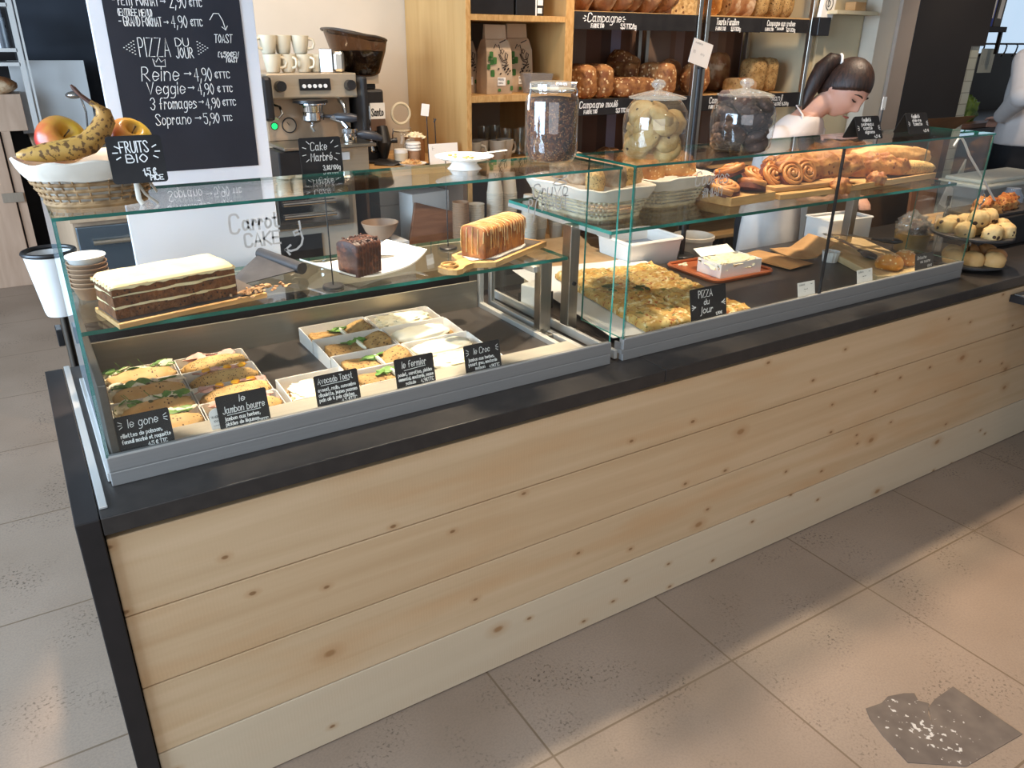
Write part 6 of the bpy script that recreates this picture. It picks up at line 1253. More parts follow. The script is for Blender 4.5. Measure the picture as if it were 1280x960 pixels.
for k, (x, w_, h, kd_, m, ln) in enumerate(((2.235, .085, .145, 'tin', seeded, -.05), (2.33, .085, .145, 'tin', seeded, -.05), (2.52, .245, .088, 'tin', seeded, 0), (2.605, .075, .150, 'tin', seeded, .05), (2.70, .085, .150, 'tin', seeded, .0))):
    rack_loaf('seed crusted loaf on the middle left rack shelf, %s' % ('leftmost upright', 'second upright', 'lying flat', 'upright behind the flat one', 'rightmost upright')[k], x, z2, w_, h, .20, m, 'loaves on the middle left shelf', y=1.64 if k != 3 else 1.80, lean=ln, seed=240+k, kind=kd_)
rack_loaf('dark seeded loaf leaning at the back of the middle left shelf', 2.62, z2, .16, .20, .10, seeded, 'loaves on the middle left shelf', y=1.86, lean=.35, seed=260, kind='tin')
for k, (x, w_, h, kd_, m, ln, y) in enumerate(((2.945, .17, .155, 'round', seeded, -.2, 1.62), (2.90, .15, .16, 'round', crust2, 0, 1.78), (3.26, .125, .075, 'slice', crust2, 0, 1.63), (3.35, .11, .165, 'tin', brown_bread, .06, 1.64), (3.46, .095, .17, 'tin', brown_bread, .02, 1.65), (3.28, .10, .19, 'tin', crust2, 0, 1.82))):
    rack_loaf('%s on the middle right rack shelf' % ('seeded round loaf left behind the biscuit jar', 'round loaf behind the seeded one', 'short cut loaf', 'left one of two tall dark loaves', 'right one of two tall dark loaves', 'tall loaf at the back')[k], x, z2, w_, h, .12, m, 'loaves on the middle right shelf', y=y, lean=ln, seed=270+k, kind=kd_)
z3 = .9728
for k, (x, h, m) in enumerate(((2.28, .11, crust2), (2.42, .13, seeded), (2.56, .10, brown_bread), (3.0, .12, rye))):
    rack_loaf('loaf on the low rack shelf seen above the baskets, %s' % ('leftmost', 'second from left', 'third from left', 'floury one at the right')[k], x, z3, .12, h, .2, m, 'loaves on the low shelf', seed=290+k, kind='round' if k % 2 else 'tin')
t = thing('bag_holder', 'black holder with white bag and round D mark at the right top of the rack', 'bag holder', (3.60, 1.47, 1.60)); o = MB(); o.box(-.02, .07, -.02, .02, 0, .085, bev=.003); o.build('holder', [black_pl], t); o = MB(); o.box(-.015, .075, -.012, .012, .085, .22, T=Matrix.Rotation(.12, 4, 'Y')); o.build('white_bag', [white_card], t)
lettering(t, [('D', .0, .0, .026, .022)], (.034, -.0135, .135), X3, Z3, .005, black_pl, extra=[[(.011+.026*math.cos(a), .013+.030*math.sin(a)) for a in [i*2*PI/20 for i in range(21)]]])
# ---------------------------------------------------------------- right background: cupboard, piers, black wall, kitchen
t = thing('tall_cupboard', 'cream tall cupboard with flush doors between the bread rack and the pier', 'cupboard', (3.64, 1.52, 0))
o = MB(); o.box(0, .375, 0, .50, 0, 2.3); o.build('cabinet_body', [cream_m], t)
for z0, z1 in ((.03, 1.706), (1.712, 2.28)):
    o = MB(); o.box(.015, .355, -.016, 0, z0, z1, bev=.002); o.build('door', [cream_m], t)
o = MB(); o.box(.358, .374, -.010, 0, .03, 2.28, bev=.002); o.build('filler', [cream_m], t)
t = thing('wooden_ledge_shelf', 'small wooden ledge with odds and ends above the cream cupboard door', 'shelf', (3.64, 1.40, 1.70)); o = MB(); o.box(0, .33, 0, .10, 0, .018, bev=.001); o.build('shelf_board', [cream_m], t)
o = MB(); o.box(.16, .25, .02, .08, .0185, .06, bev=.004); tag(o.build('carton', [kraft_l], loc=(3.64, 1.40, 1.70)), 'small brown carton on the ledge above the cream cupboard', 'carton')
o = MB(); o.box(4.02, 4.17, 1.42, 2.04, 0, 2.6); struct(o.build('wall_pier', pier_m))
o = MB(); o.box(4.17, 4.315, 1.40, 2.04, 0, 2.6); struct(o.build('wall_column', mat('wall_paint_baked_shade', 'a8988a', .8, col2='a19183', nsc=3)))  # darker side of the pier, its shade put into the wall colour
o = MB(); o.box(4.315, 4.895, 1.395, 1.50, 0, 2.6); struct(o.build('wall_black', mat('black_wall', '1f1a19', .7, col2='241f1d', nsc=3)))
def tile_mat(name, c, grout, sx_=.15, sz_=.065):
    m, nt, b = newmat(name); L = nt.links; co = coord(nt); s_ = N(nt, 'SeparateXYZ'); L.new(co, s_.inputs[0]); cb = N(nt, 'CombineXYZ'); L.new(s_.outputs[0], cb.inputs[0]); L.new(s_.outputs[2], cb.inputs[1])
    br = N(nt, 'TexBrick'); br.inputs['Scale'].default_value = 1; br.inputs['Brick Width'].default_value = sx_; br.inputs['Row Height'].default_value = sz_; br.inputs['Mortar Size'].default_value = .003
    br.inputs['Color1'].default_value = (*hexc(c), 1); br.inputs['Color2'].default_value = (*[q*.9 for q in hexc(c)], 1); br.inputs['Mortar'].default_value = (*hexc(grout), 1); L.new(cb.outputs[0], br.inputs[0]); L.new(br.outputs[0], b.inputs['Base Color']); b.inputs['Roughness'].default_value = .25; return m
o = MB(); o.box(4.896, 5.03, 1.42, 1.52, .02, 1.56); struct(o.build('trim_1', tile_mat('white_tiles', 'b9bbad', '8f9186')))
o = MB(); o.box(4.896, 5.05, 1.40, 1.52, 1.56, 2.6); struct(o.build('trim_2', MATS['black_wall']))
o = MB(); o.box(4.9, 6.88, 2.45, 2.55, 0, 1.505); o.box(4.9, 6.6, 2.45, 2.55, 1.505, 2.6); struct(o.build('wall_kitchen', tile_mat('dark_tiles', '3a3632', '2a2724', .3, .15)))
o = MB(); o.box(6.88, 9, 2.45, 2.55, 0, 1.505); o.box(8.4, 9, 2.45, 2.55, 1.505, 2.6); struct(o.build('wall_right', mat('dark_kitchen', '2f2b28', .6, col2='35312d', nsc=4)))
o = MB(); o.box(6.6, 8.4, 2.48, 2.50, 1.505, 2.6); struct(o.build('window_1', mat('daylit_pane', 'b9cfe4', .4, col2='9fb9d3', nsc=2, emit=.9)))
t = thing('kitchen_worktop', 'dark kitchen worktop beyond the black wall', 'counter', (4.9, 1.55, 0)); o = MB(); o.box(.0, 3.0, 0, .88, 1.02, 1.06, bev=.003); o.build('worktop', [mat('dark_worktop', '3d3530', .5, col2='463d36', nsc=8)], t); o = MB(); o.box(.02, 3.0, .03, .88, 0, 1.02); o.build('cabinet_body', [black_side], t)
t = thing('lettuce', 'green lettuce head lying on the kitchen worktop', 'lettuce', (5.55, 1.78, 1.0605)); o = MB(); o.blob((0, 0, .095), .12, .10, .10, 4, .25, 2.2, flat=-.9, nu=26, nv=16); o.build('heart', [mat('lettuce_leaf', '6c8a3c', .5, col2='3f5a22', nsc=16, bump=.6, bsc=20)], t, smooth=True)
for k in range(5):
    o = MB(); o.blob((.03*math.cos(k*1.3), -.06+.02*math.sin(k), .09), .10-.008*k, .055, .10, 9+k, .4, 3, nu=18, nv=12, T=Matrix.Rotation(-.4+.25*k, 3, 'Y')); o.build('leaf', [MATS['lettuce_leaf']], t, smooth=True)
t = thing('bread_plank', 'long brown wooden plank lying on the kitchen worktop behind the lettuce', 'board', (5.9, 1.62, 1.0605)); o = MB(); o.box(-.6, .5, -.05, .06, 0, .03, bev=.002); o.build('board', [MATS['walnut_board']], t)
t = thing('kitchen_shelf', 'black bracket shelf holding binders in the kitchen', 'shelf', (5.16, 1.60, 1.642)); o = MB(); o.box(0, .46, 0, .24, 0, .032, bev=.002); o.build('shelf_board', [black_side], t)
for bb in ((.44, .46, .02, .04), (.02, .045, .02, .16)):
    o = MB(); o.box(*bb, -.13, 0); o.build('bracket', [black_side], t)
for k, (x, w_, h, c1, lb) in enumerate(((5.185, .085, .30, 'a8a29c', 'grey binder leaning at the left end of the kitchen shelf'), (5.285, .022, .28, 'c9c5bf', 'thin white binder next to the grey one'), (5.325, .030, .29, 'd8d4ce', 'second white binder before the black one'), (5.372, .04, .27, '262326', 'black binder left of the blue one'), (5.43, .06, .30, '2a3f9c', 'blue binder on the kitchen shelf'), (5.505, .085, .24, '4b473f', 'dark grey box right of the blue binder'))):
    t = thing('binder', lb, 'binder', (x, 1.63, 1.6745), rot=(0, .06, 0)); o = MB(); o.box(0, w_, 0, .18, 0, h, bev=.002); o.build('cover', [mat('binder_%d' % k, c1, .5, col2=c1, nsc=9)], t); o = MB(); o.box(w_*.25, w_*.75, -.001, 0, .05, .16); o.build('spine_label', [white_card], t)
for k, (x, y, w_, h, z, lb) in enumerate(((5.60, 1.72, .17, .15, 1.395, 'white ruled sheet hanging under the kitchen shelf'),)):
    t = thing('hanging_sheet', lb, 'paper sheet', (x, y, z)); card(t, w_, h, .001, .001, mat('pale_sheet', 'bfc4bb', .7, col2='b7bcb3', nsc=9), 'sheet'); lettering(t, [], (0, -.001, 0), X3, Z3, .0018, greypen, 'ruled_lines', extra=[[(.03+.022*k, h-.05-.012*(k % 2)), (.028+.022*k, h-.10)] for k in range(6)])
t = thing('utensil_rail', 'black rail of hooks in front of the kitchen window', 'rail', (5.45, 1.78, 1.572)); o = MB(); o.tube([(0, 0, 0), (2.0, 0, .01)], .006, 8); o.build('bar', [black_pl], t)
for k in range(9):
    o = MB(); x = .12+.14*k; o.tube([(x, 0, .006), (x, -.012, -.01), (x+.004, -.006, -.045), (x-.006, 0, -.07), (x-.002, .012, -.075)], [.004, .005, .005, .007, .004], 8); o.build('hook', [black_pl], t, smooth=True)
t = thing('blue_panel', 'dark blue upright panel seen below the right case shelf', 'panel', (3.99, 1.16, .0)); o = MB(); o.box(0, .145, 0, .04, 0, .95, bev=.002); o.build('panel', [mat('navy_panel', '36475f', .5, col2='32435a', nsc=4)], t)
t = thing('steel_post', 'pale steel post right of the blue panel', 'post', (4.15, 1.14, 0)); o = MB(); o.box(0, .05, 0, .04, 0, 1.05, bev=.003); o.build('post', [steel], t)
t = thing('low_cabinet', 'pale grey low cabinet behind the white storage box', 'cabinet', (3.42, 1.22, 0)); o = MB(); o.box(0, .30, 0, .26, 0, .98, bev=.003); o.build('cabinet_body', [mat('putty_cabinet', 'b5aa9c', .6, col2='aea395', nsc=4)], t); o = MB(); o.box(.31, .55, 0, .26, 0, .93, bev=.003); o.build('side_unit', [mat('grey_cabinet', '9a9a9c', .6, col2='939395', nsc=4)], t)
t = thing('brown_carton', 'large open brown carton behind the raisin bread', 'carton', (3.86, 1.0, H+.26-.26)); o = MB(); o.box(-.28, .28, 0, .24, -.16, .36, bev=.002); o.build('carton_body', [mat('dark_kraft', '7b5838', .8, col2='6c4c2f', nsc=8)], t); o = MB(); o.box(-.28, .28, -.0, .002, 0, .17, T=Matrix.Translation((0, 0, .36)) @ Matrix.Rotation(.9, 4, 'X')); o.build('flap', [MATS['dark_kraft']], t)
t = thing('folded_card', 'white folded card panel leaning by the brown carton', 'panel', (4.22, 1.02, .655)); o = MB(); o.prism([(0, 0), (.20, 0), (.20, .34)], 0, .01, T=Matrix.Rotation(PI/2, 4, 'X')); o.build('panel', [mat('pale_panel', 'b4b4a8', .6, col2='acaca0', nsc=5)], t)
# ---------------------------------------------------------------- left background
t = thing('side_bench', 'long bench with tan top and steel fridge front behind the menu board', 'bench', (0, 0, 0))
tanw = woodmat('tan_top', 'b49a7f', 'a3876c', 1, 3, 8, .45)
o = MB(); o.box(.135, .62, 1.95, 5.25, .92, .95, bev=.002); o.build('bench_top', [tanw], t); o = MB(); o.box(.145, .61, 1.99, 5.24, .04, .92); o.build('cabinet_body', [woodmat('light_oak_side', 'b39478', 'a2846a', 2, 3, 9, .5)], t)
o = MB(); o.box(.15, .60, 1.965, 1.99, .06, .90, bev=.004); o.build('fridge_front', [mat('blue_steel', '8593a0', .25, .85, col2='75838f', nsc=3)], t); o = MB(); o.tube([(.20, 1.95, .84), (.55, 1.95, .84)], .010, 8); o.build('door_handle', [steel], t)
t = thing('white_screen', 'white glossy upright panel standing at the far end of the tan bench', 'panel', (.14, 5.06, .951)); o = MB(); o.box(-.03, .42, 0, .02, 0, .46, bev=.002); o.build('panel', [white_gl], t)
t = thing('oak_cabinet', 'light oak tall cabinet with a dark gap at the far left', 'cabinet', (0, 4.72, 0))
oak = woodmat('light_oak', 'b2947c', 'a1836b', 2, 2.5, 8, .5)
o = MB(); o.box(-.55, -.03, 0, .5, .0, 1.0, bev=.003); o.build('lower_unit', [oak], t)
o = MB(); o.box(-.4, .135, .02, .5, 1.0, 1.222, bev=.003); o.box(-.02, .03, .02, .5, 0, 1.0); o.build('upper_unit', [oak], t); o = MB(); o.box(-.03, -.02, .04, .48, 0, 1.0); o.build('dark_gap', [black_side], t); o = MB(); o.box(-.10, .02, -.008, 0, .56, .62); o.build('steel_band', [steel], t)
t = thing('steel_rack', 'steel storage rack standing at the far left in front of the slate wall', 'rack', (0, 4.6, 0))
for x in (.165, .205):
    o = MB(); o.box(x, x+.03 if x < .2 else x+.012, 0, .04, 0, 2.2); o.build('upright', [alu_l], t)
for z in (1.39, 1.47, 1.72):
    o = MB(); o.box(-.5, .17, .0, .4, z, z+.02); o.build('shelf_board', [alu_l], t)
o = MB(); o.box(-.5, .17, .66, .67, 0, 2.2); o.build('dark_back', [black_side], t)
t = thing('cutlery_caddy', 'perforated steel cutlery caddy on the rack shelf', 'caddy', (.09, 4.66, 1.4902)); o = MB(); o.lathe([(.05, 0), (.05, .17), (.048, .17), (.048, .004), (0, .004)], 24); o.build('caddy', [mat('perforated_steel', 'b9bec4', .3, .8, col2='a9aeb4', nsc=9, spots=(26, .22, '202226', 1.1))], t)
t = thing('packet', 'crumpled clear packet standing behind the cutlery caddy', 'packet', (.10, 4.80, 1.4902)); o = MB(); o.box(-.035, .035, -.02, .02, 0, .27, bev=.01); o.build('packet', [mat('grey_packet', '8f949b', .3, col2='7f848b', nsc=20)], t)
t = thing('bread_loaf', 'brown loaf at the left edge on the cabinet top', 'bread', (.02, 4.78, 1.2225)); o = MB(); o.blob((0, 0, .05), .11, .08, .055, 4, .1, 3); o.build('loaf', [crust2], t, smooth=True)
t = thing('utensil_pot', 'white pot of steel ladles on the tan bench behind the fruit', 'utensil pot', (.36, 3.4, .951))
o = MB(); o.lathe([(.05, 0), (.055, .16), (.052, .16), (.045, .01), (0, .01)], 24); o.build('pot', [white_pl], t, smooth=True, sharp=50)
o = MB(); o.tube([(.0, 0, .05), (.02, 0, .25), (.01, 0, .32)], .005, 6); o.blob((-.02, 0, .335), .04, .035, .018, 2, 0); o.build('ladle', [chrome], t, smooth=True)
o = MB(); o.tube([(.03, 0, .05), (.06, 0, .22), (.07, 0, .27)], .006, 6); o.build('spoon', [chrome], t, smooth=True)
t = thing('waste_bin', 'white tapered bin with black rim on a stand behind the counter end', 'bin', (.035, 1.22, 0)); o = MB(); o.lathe([(.042, .80), (.045, .81), (.068, .985), (.065, .985), (.043, .82), (0, .82)], 32); o.build('bin_body', [white_pl], t, smooth=True, sharp=50); o = MB(); o.tube([(.067*math.cos(a), .067*math.sin(a), .988) for a in [i*2*PI/36 for i in range(36)]], .007, 8, closed=True); o.lathe([(.064, .96), (0, .95)], 24); o.build('rim', [black_pl], t, smooth=True)
o = MB(); o.lathe([(.06, 0), (.06, .01), (.012, .02), (.012, .80)], 20); o.build('stand', [dsteel], t, smooth=True, sharp=40)
o = MB(); o.box(.004, .020, .95, 1.0, H+.012, H+.06, bev=.002); o.build('side_hinge', [black_pl], v1)
# ---------------------------------------------------------------- people
skin = mat('skin', 'c99a84', .5, col2='bf8d77', nsc=8, sss=.15)
hair_m = mat('dark_brown_hair', '1e120d', .5, col2='38231a', nsc=3, sc=(34, 34, 5), bump=.35, bsc=5)
shirt_m = mat('white_tshirt', 'ddd5d0', .9, col2='d3cac5', nsc=6, bump=.3, bsc=9)
dark_cl = mat('black_trousers', '1b1b1f', .85, col2='222226', nsc=9)
def solid(name, mb, m, parent, voxel=.007, smooth=6, loc=None):
    """weld overlapping limbs into one continuous skin"""
    o = mb.build(name, [m], parent, loc, smooth=True, sharp=180)
    r_ = o.modifiers.new('weld', 'REMESH'); r_.mode = 'VOXEL'; r_.voxel_size = voxel; r_.use_smooth_shade = True
    s_ = o.modifiers.new('smooth', 'SMOOTH'); s_.iterations = smooth; s_.factor = .5
    bpy.context.view_layer.update(); dg = bpy.context.evaluated_depsgraph_get(); me = bpy.data.meshes.new_from_object(o.evaluated_get(dg)); o.modifiers.clear(); o.data = me; me.materials.clear(); me.materials.append(m)
    for p in me.polygons: p.use_smooth = True
    return o
def limb(mb, pts, rad, n=14):
    P, Rr = [], []
    for i in range(len(pts)-1):
        for k in range(6):
            t_ = k/6; P.append(Vector(pts[i]).lerp(Vector(pts[i+1]), t_)); Rr.append(rad[i]+(rad[i+1]-rad[i])*(t_*t_*(3-2*t_)))
    P.append(Vector(pts[-1])); Rr.append(rad[-1]); mb.tube(P, Rr, n)
    for p, q in zip(pts, rad): mb.blob(p, q, q, q, nu=14, nv=10)
def torso(mb, rings, n=28):
    vs = []
    for c, rx, ry, yw in rings:
        for j in range(n):
            a = 2*PI*j/n; x, y = rx*math.copysign(abs(math.cos(a))**.85, math.cos(a)), ry*math.copysign(abs(math.sin(a))**.85, math.sin(a)); vs.append((c[0]+x*math.cos(yw)-y*math.sin(yw), c[1]+x*math.sin(yw)+y*math.cos(yw), c[2]))
    k = len(rings); mb.add(vs, [(i*n+j, i*n+(j+1) % n, (i+1)*n+(j+1) % n, (i+1)*n+j) for i in range(k-1) for j in range(n)]+[tuple(range(n-1, -1, -1)), tuple((k-1)*n+j for j in range(n))])
def head_mesh(mb, M4, s=1.0):
    """head with brow, eye sockets, nose, lips, chin and ears; local -Y is the face"""
    nu, nv = 64, 48; vs = []
    g = lambda x, z, cx, cz, sx_, sz_: math.exp(-((x-cx)/sx_)**2-((z-cz)/sz_)**2)
    for i in range(nv+1):
        ph = -PI/2+PI*i/nv
        for j in range(nu):
            t_ = 2*PI*j/nu; x, y, z = math.cos(ph)*math.cos(t_), math.cos(ph)*math.sin(t_), math.sin(ph)
            X, Y, Z = x*.073, y*.092, z*.112
            if Z < 0: q = -Z/.112; X *= 1-.34*q**1.6; Y = Y*(1-.14*q) if Y < 0 else Y*(1-.50*q)
            if y < 0:
                f = min(1, -y*1.6); d = 0
                d += .024*g(X, Z, 0, -.022, .011, .016)+.012*g(X, Z, 0, .005, .008, .024)
                d -= .010*g(X, Z, .030, .010, .017, .011)+.010*g(X, Z, -.030, .010, .017, .011)
                d += .006*g(X, Z, 0, .030, .045, .010)
                d += .008*g(X, Z, 0, -.058, .020, .006)+.007*g(X, Z, 0, -.070, .018, .006)-.004*g(X, Z, 0, -.064, .022, .003)
                d += .010*g(X, Z, 0, -.098, .022, .014)+.005*g(X, Z, .040, -.02, .02, .02)+.005*g(X, Z, -.040, -.02, .02, .02)
                Y -= d*f
            vs.append(M4 @ Vector((X*s, Y*s, Z*s)))
    mb.add(vs, [(i*nu+j, i*nu+(j+1) % nu, (i+1)*nu+(j+1) % nu, (i+1)*nu+j) for i in range(nv) for j in range(nu)])
    for e in (-1, 1): mb.blob(M4 @ Vector((e*.074*s, .008*s, -.006*s)), .008*s, .018*s, .030*s, 0, 0, nu=14, nv=10, T=M4.to_3x3().normalized() @ Matrix.Rotation(.15, 3, 'X'))
def hand(mb, wrist, d, side, s=1.0):
    """palm, four unequal bent fingers and a thumb from the side of the palm"""
    d = Vector(d).normalized(); sd = Vector(side).normalized(); nn = d.cross(sd)
    T = Matrix((sd, d, nn)).transposed(); mb.blob(Vector(wrist)+d*.040*s, .038*s, .048*s, .015*s, 0, 0, nu=16, nv=10, T=T, ex=.8)
    for k, (o_, L) in enumerate(((-.028, .058), (-.010, .070), (.010, .074), (.028, .066))):
        b = Vector(wrist)+d*.078*s+sd*o_*s; limb(mb, [b-d*.015, b+d*L*.45*s-nn*.006*s, b+d*L*.75*s-nn*.022*s, b+d*L*.9*s-nn*.040*s], [.0085*s, .0080*s, .0075*s, .0065*s], 10)
    b = Vector(wrist)+d*.022*s+sd*.032*s; limb(mb, [b, b+sd*.022*s+d*.022*s, b+sd*.028*s+d*.05*s-nn*.01*s], [.011*s, .0095*s, .008*s], 10)
def basis(f, u):
    f = Vector(f).normalized(); u = Vector(u); y = -f; z = (u-u.dot(y)*y).normalized(); x = y.cross(z); return Matrix((x, y, z)).transposed()
# assistant bending over the right case
w1 = thing('person', 'shop assistant with dark ponytail in white t-shirt and apron bending over the right case', 'person', (2.92, 1.06, 0)); W0 = Vector((2.92, 1.06, 0))
P = lambda x, y, z: Vector((x, y, z))-W0
hc = P(3.085, .875, 1.387); HB = basis((.0, -.80, -.58), (.20, -.25, 1)).to_4x4(); HM = Matrix.Translation(hc) @ HB @ Matrix.Scale(1.07, 4)
yw = .18
sh_r, sh_l = P(2.805, .96, 1.190), P(3.09, 1.02, 1.190)
b = MB(); torso(b, [(P(2.93, 1.06, .72), .150, .105, yw), (P(2.93, 1.06, .82), .155, .108, yw), (P(2.925, 1.045, .97), .125, .088, yw), (P(2.93, 1.01, 1.11), .150, .098, yw), (P(2.945, .985, 1.21), .152, .085, yw), (P(2.96, .968, 1.268), .085, .065, yw), (P(2.97, .96, 1.288), .055, .055, yw)])
limb(b, [P(2.965, .97, 1.255), P(3.0, .94, 1.305), P(3.045, .915, 1.345)], [.058, .047, .046]); head_mesh(b, HM, 1.0)
arms = []
for sh, el, wr, hd, sd in ((sh_r, P(2.745, .905, 1.03), P(2.83, .80, .965), (.7, -.7, -.1), (-.6, -.7, 0)), (sh_l, P(3.16, .94, 1.02), P(3.13, .80, .95), (-.2, -1, -.1), (1, -.2, 0))):
    limb(b, [sh, el, wr], [.050, .037, .026]); hand(b, wr, hd, sd, .88); arms.append((sh, el))
for s in (-1, 1): limb(b, [P(2.93+s*.078, 1.06, .74), P(2.93+s*.080, 1.05, .42), P(2.93+s*.080, 1.075, .07)], [.085, .056, .038]); b.blob(P(2.93+s*.08, 1.02, .045), .042, .11, .044, flat=-.95)
solid('body', b, skin, w1, .0065, 3)
b = MB(); torso(b, [(P(2.93, 1.06, .80), .165, .118, yw), (P(2.93, 1.055, .88), .155, .110, yw), (P(2.925, 1.045, .98), .137, .100, yw), (P(2.93, 1.01, 1.11), .164, .112, yw), (P(2.945, .985, 1.21), .162, .098, yw), (P(2.957, .972, 1.26), .105, .080, yw), (P(2.962, .968, 1.280), .072, .066, yw)])
for sh, el in arms: limb(b, [sh+Vector((0, 0, -.005)), sh.lerp(el, .62)], [.059, .054])
solid('tshirt', b, shirt_m, w1, .008, 3)
b = MB()
for s in (-1, 1): limb(b, [P(2.93+s*.078, 1.06, .80), P(2.93+s*.080, 1.05, .42), P(2.93+s*.080, 1.075, .08)], [.094, .068, .052])
solid('trousers', b, dark_cl, w1, .010, 3)
for s in (-1, 1):
    b = MB(); b.blob(P(2.93+s*.08, 1.015, .047), .048, .118, .046, flat=-.98); b.build('shoe', [dark_cl], w1, smooth=True)
b = MB(); n = 26; rows = [(.36, .215, .155), (.50, .200, .150), (.66, .185, .140), (.80, .178, .132), (.90, .165, .122), (.99, .150, .116)]; vs = []
for z, rx, ry in rows:
    for j in range(n+1):
        a = PI+.05-.35+(PI+.6)*j/n; dd = 1+.035*math.sin(a*9+z*3)*(1.1-z); x, y = rx*math.cos(a)*dd, ry*math.sin(a)*dd; c_, s_ = math.cos(yw), math.sin(yw); vs.append(P(2.93, 1.055, z)+Vector((x*c_-y*s_, x*s_+y*c_, 0)))
fs = [(i*(n+1)+j, i*(n+1)+j+1, (i+1)*(n+1)+j+1, (i+1)*(n+1)+j) for i in range(len(rows)-1) for j in range(n)]
b.add(vs, fs); ap = b.build('apron', [apron_m], w1, smooth=True); so = ap.modifiers.new('thick', 'SOLIDIFY'); so.thickness = .004
b = MB(); b.add([P(2.84, .905, 1.14), P(3.02, .925, 1.14), P(3.06, .935, .99), P(2.80, .91, .99), P(2.84, .90, 1.14), P(3.02, .92, 1.14), P(3.06, .93, .99), P(2.80, .905, .99)], [(0, 1, 2, 3), (4, 7, 6, 5), (0, 4, 5, 1), (1, 5, 6, 2), (2, 6, 7, 3), (3, 7, 4, 0)]); b.build('apron_bib', [apron_m], w1)
b = MB(); b.tube([P(2.855, .895, 1.13), P(2.877, .89, 1.22), P(2.90, .925, 1.285), P(2.935, .99, 1.315), P(2.99, 1.015, 1.31), P(3.035, .98, 1.285), P(3.045, .915, 1.22), P(3.03, .91, 1.13)], .0075, 8, flat=.5); b.build('apron_strap', [apron_m], w1, smooth=True)
def hair(parent, M4, s, pony, m, tie):
    b = MB(); nu, nv = 48, 30; vs = []
    for i in range(nv+1):
        ph = -PI/2+PI*i/nv
        for j in range(nu):
            t_ = 2*PI*j/nu; x, y, z = math.cos(ph)*math.cos(t_), math.cos(ph)*math.sin(t_), math.sin(ph); st = 1+.010*math.sin(t_*26+z*5)
            X, Y, Z = x*.082*st, y*.100*st+.006, z*.119*st+.004
            # hairline: pull the cap inside the skull over the face, ears and nape
            lim = .050-.062*max(0, min(1, (Y+.085)/.08)) if Y < .0 else -.012-.062*min(1, (Y)/.05)
            if Z < lim: k_ = min(1, (lim-Z)/.02); X *= 1-.32*k_; Y = (Y-.02)*(1-.38*k_)+.02; Z = Z*(1-.3*k_)
            vs.append(M4 @ Vector((X*s, Y*s, Z*s)))
    b.add(vs, [(i*nu+j, i*nu+(j+1) % nu, (i+1)*nu+(j+1) % nu, (i+1)*nu+j) for i in range(nv) for j in range(nu)]); b.build('hair', [m], parent, smooth=True, sharp=180)
    if pony:
        b = MB(); b.tube(pony, [.026, .036, .038, .034, .026, .014, .004], 16); b.build('ponytail', [m], parent, smooth=True, sharp=180)
        b = MB(); d = (pony[1]-pony[0]).normalized(); a = d.orthogonal().normalized(); c = d.cross(a); b.tube([pony[0]+d*.006+(a*math.cos(q)+c*math.sin(q))*.027 for q in [i*2*PI/20 for i in range(20)]], .006, 8, closed=True); b.build('hair_tie', [tie], parent, smooth=True)
back = HM @ Vector((-.030, .080, .062))
hair(w1, HM, 1.0, [back, back+Vector((-.030, .022, .002)), back+Vector((-.062, .040, -.030)), back+Vector((-.085, .050, -.080)), back+Vector((-.105, .055, -.125)), back+Vector((-.122, .055, -.165)), back+Vector((-.132, .055, -.195))], hair_m, white_card)
brow = mat('brow_hair', '2f1d16', .7, col2='3a251c', nsc=40)
for s in (-1, 1):
    b = MB(); b.tube([HM @ Vector((s*x, -.0905+.010*(abs(x)-.03)*20*abs(x)/.03*.25+dy, z)) for x, z, dy in ((.014, .027, .0), (.026, .031, .002), (.040, .030, .008), (.050, .024, .016))], [.0025, .0035, .003, .0015], 8); b.build('eyebrow', [brow], w1, smooth=True)
    b = MB(); b.tube([HM @ Vector((s*x, y, z)) for x, y, z in ((.016, -.081, .004), (.024, -.0845, .0025), (.033, -.0825, .002), (.042, -.076, .005))], [.0022, .0032, .0034, .002], 8); b.build('eyelashes', [brow], w1, smooth=True)
b = MB(); b.tube([HM @ Vector((x, y, z)) for x, y, z in ((-.022, -.086, -.0635), (-.010, -.0925, -.0625), (0, -.0935, -.0635), (.010, -.0925, -.0625), (.022, -.086, -.0635))], [.002, .0042, .0045, .0042, .002], 8); b.build('lips', [mat('lips', 'a8625a', .45, col2='9f5a52', nsc=30)], w1, smooth=True)
# second worker at the right edge, seen from behind with arms folded
w2 = thing('person', 'worker in white long sleeves and black trousers cut off by the right picture edge', 'person', (5.42, 1.20, 0)); W0 = Vector((5.42, 1.20, 0))
yw = -.5
HM2 = Matrix.Translation(P(5.50, 1.14, 1.73)) @ basis((.35, .93, -.1), (0, 0, 1)).to_4x4()
shr, shl = P(5.20, 1.22, 1.48), P(5.64, 1.20, 1.48)
b = MB(); torso(b, [(P(5.42, 1.2, .86), .17, .12, yw), (P(5.42, 1.2, .95), .172, .122, yw), (P(5.42, 1.2, 1.10), .145, .105, yw), (P(5.42, 1.2, 1.30), .175, .115, yw), (P(5.43, 1.19, 1.46), .19, .10, yw), (P(5.45, 1.18, 1.54), .08, .07, yw)]); limb(b, [P(5.45, 1.18, 1.52), P(5.49, 1.15, 1.64)], [.06, .055]); head_mesh(b, HM2, 1.0)
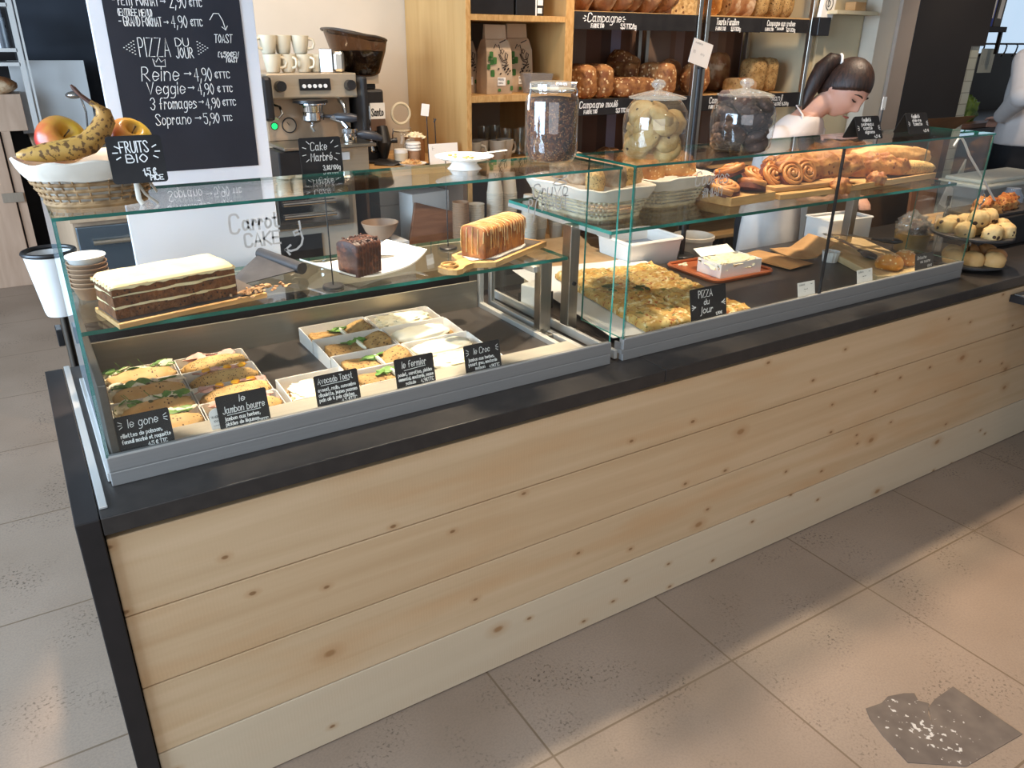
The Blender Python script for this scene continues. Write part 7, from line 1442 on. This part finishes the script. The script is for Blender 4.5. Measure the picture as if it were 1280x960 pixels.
ar2 = ((shr, P(5.045, 1.12, 1.295), P(5.22, 1.30, 1.16), (.6, .6, -.2), (-.6, .6, 0)), (shl, P(5.78, 1.24, 1.27), P(5.62, 1.34, 1.17), (-.7, .5, -.1), (.5, .7, 0)))
for sh, el, wr, hd, sd in ar2: limb(b, [sh, el, wr], [.055, .042, .030]); hand(b, wr, hd, sd)
for s in (-1, 1): limb(b, [P(5.42+s*.09, 1.2, .88), P(5.42+s*.09, 1.19, .48), P(5.42+s*.09, 1.21, .08)], [.095, .062, .042]); b.blob(P(5.42+s*.09, 1.25, .05), .048, .125, .05, flat=-.95)
solid('body', b, skin, w2, .009, 3)
b = MB(); torso(b, [(P(5.42, 1.2, 1.00), .205, .150, yw), (P(5.42, 1.2, 1.06), .205, .150, yw), (P(5.42, 1.2, 1.16), .190, .138, yw), (P(5.42, 1.2, 1.30), .200, .135, yw), (P(5.43, 1.19, 1.46), .21, .115, yw), (P(5.45, 1.18, 1.53), .10, .08, yw), (P(5.455, 1.175, 1.545), .075, .07, yw)])
for sh, el, wr, hd, sd in ar2: limb(b, [sh, el, el.lerp(wr, .9)], [.075, .064, .048])
for k in range(7):
    q = ar2[0][0].lerp(ar2[0][1], .62+.05*k); b.tube([q+Vector((.05, -.066, .02-.012*k)), q+Vector((0, -.070, -.012*k)), q+Vector((-.045, -.055, .004-.010*k))], [.003, .008, .003], 8)
solid('shirt', b, shirt_m, w2, .010, 2)
b = MB(); torso(b, [(P(5.42, 1.2, .78), .19, .14, yw), (P(5.42, 1.2, .90), .195, .14, yw), (P(5.42, 1.2, 1.03), .187, .137, yw)])
for s in (-1, 1): limb(b, [P(5.42+s*.09, 1.2, .86), P(5.42+s*.09, 1.19, .48), P(5.42+s*.09, 1.21, .09)], [.112, .078, .060])
solid('trousers', b, dark_cl, w2, .010, 3)
for s in (-1, 1):
    b = MB(); b.blob(P(5.42+s*.09, 1.255, .05), .054, .132, .052, flat=-.95); b.build('shoe', [dark_cl], w2, smooth=True)
hair(w2, HM2, 1.0, None, hair_m, None)
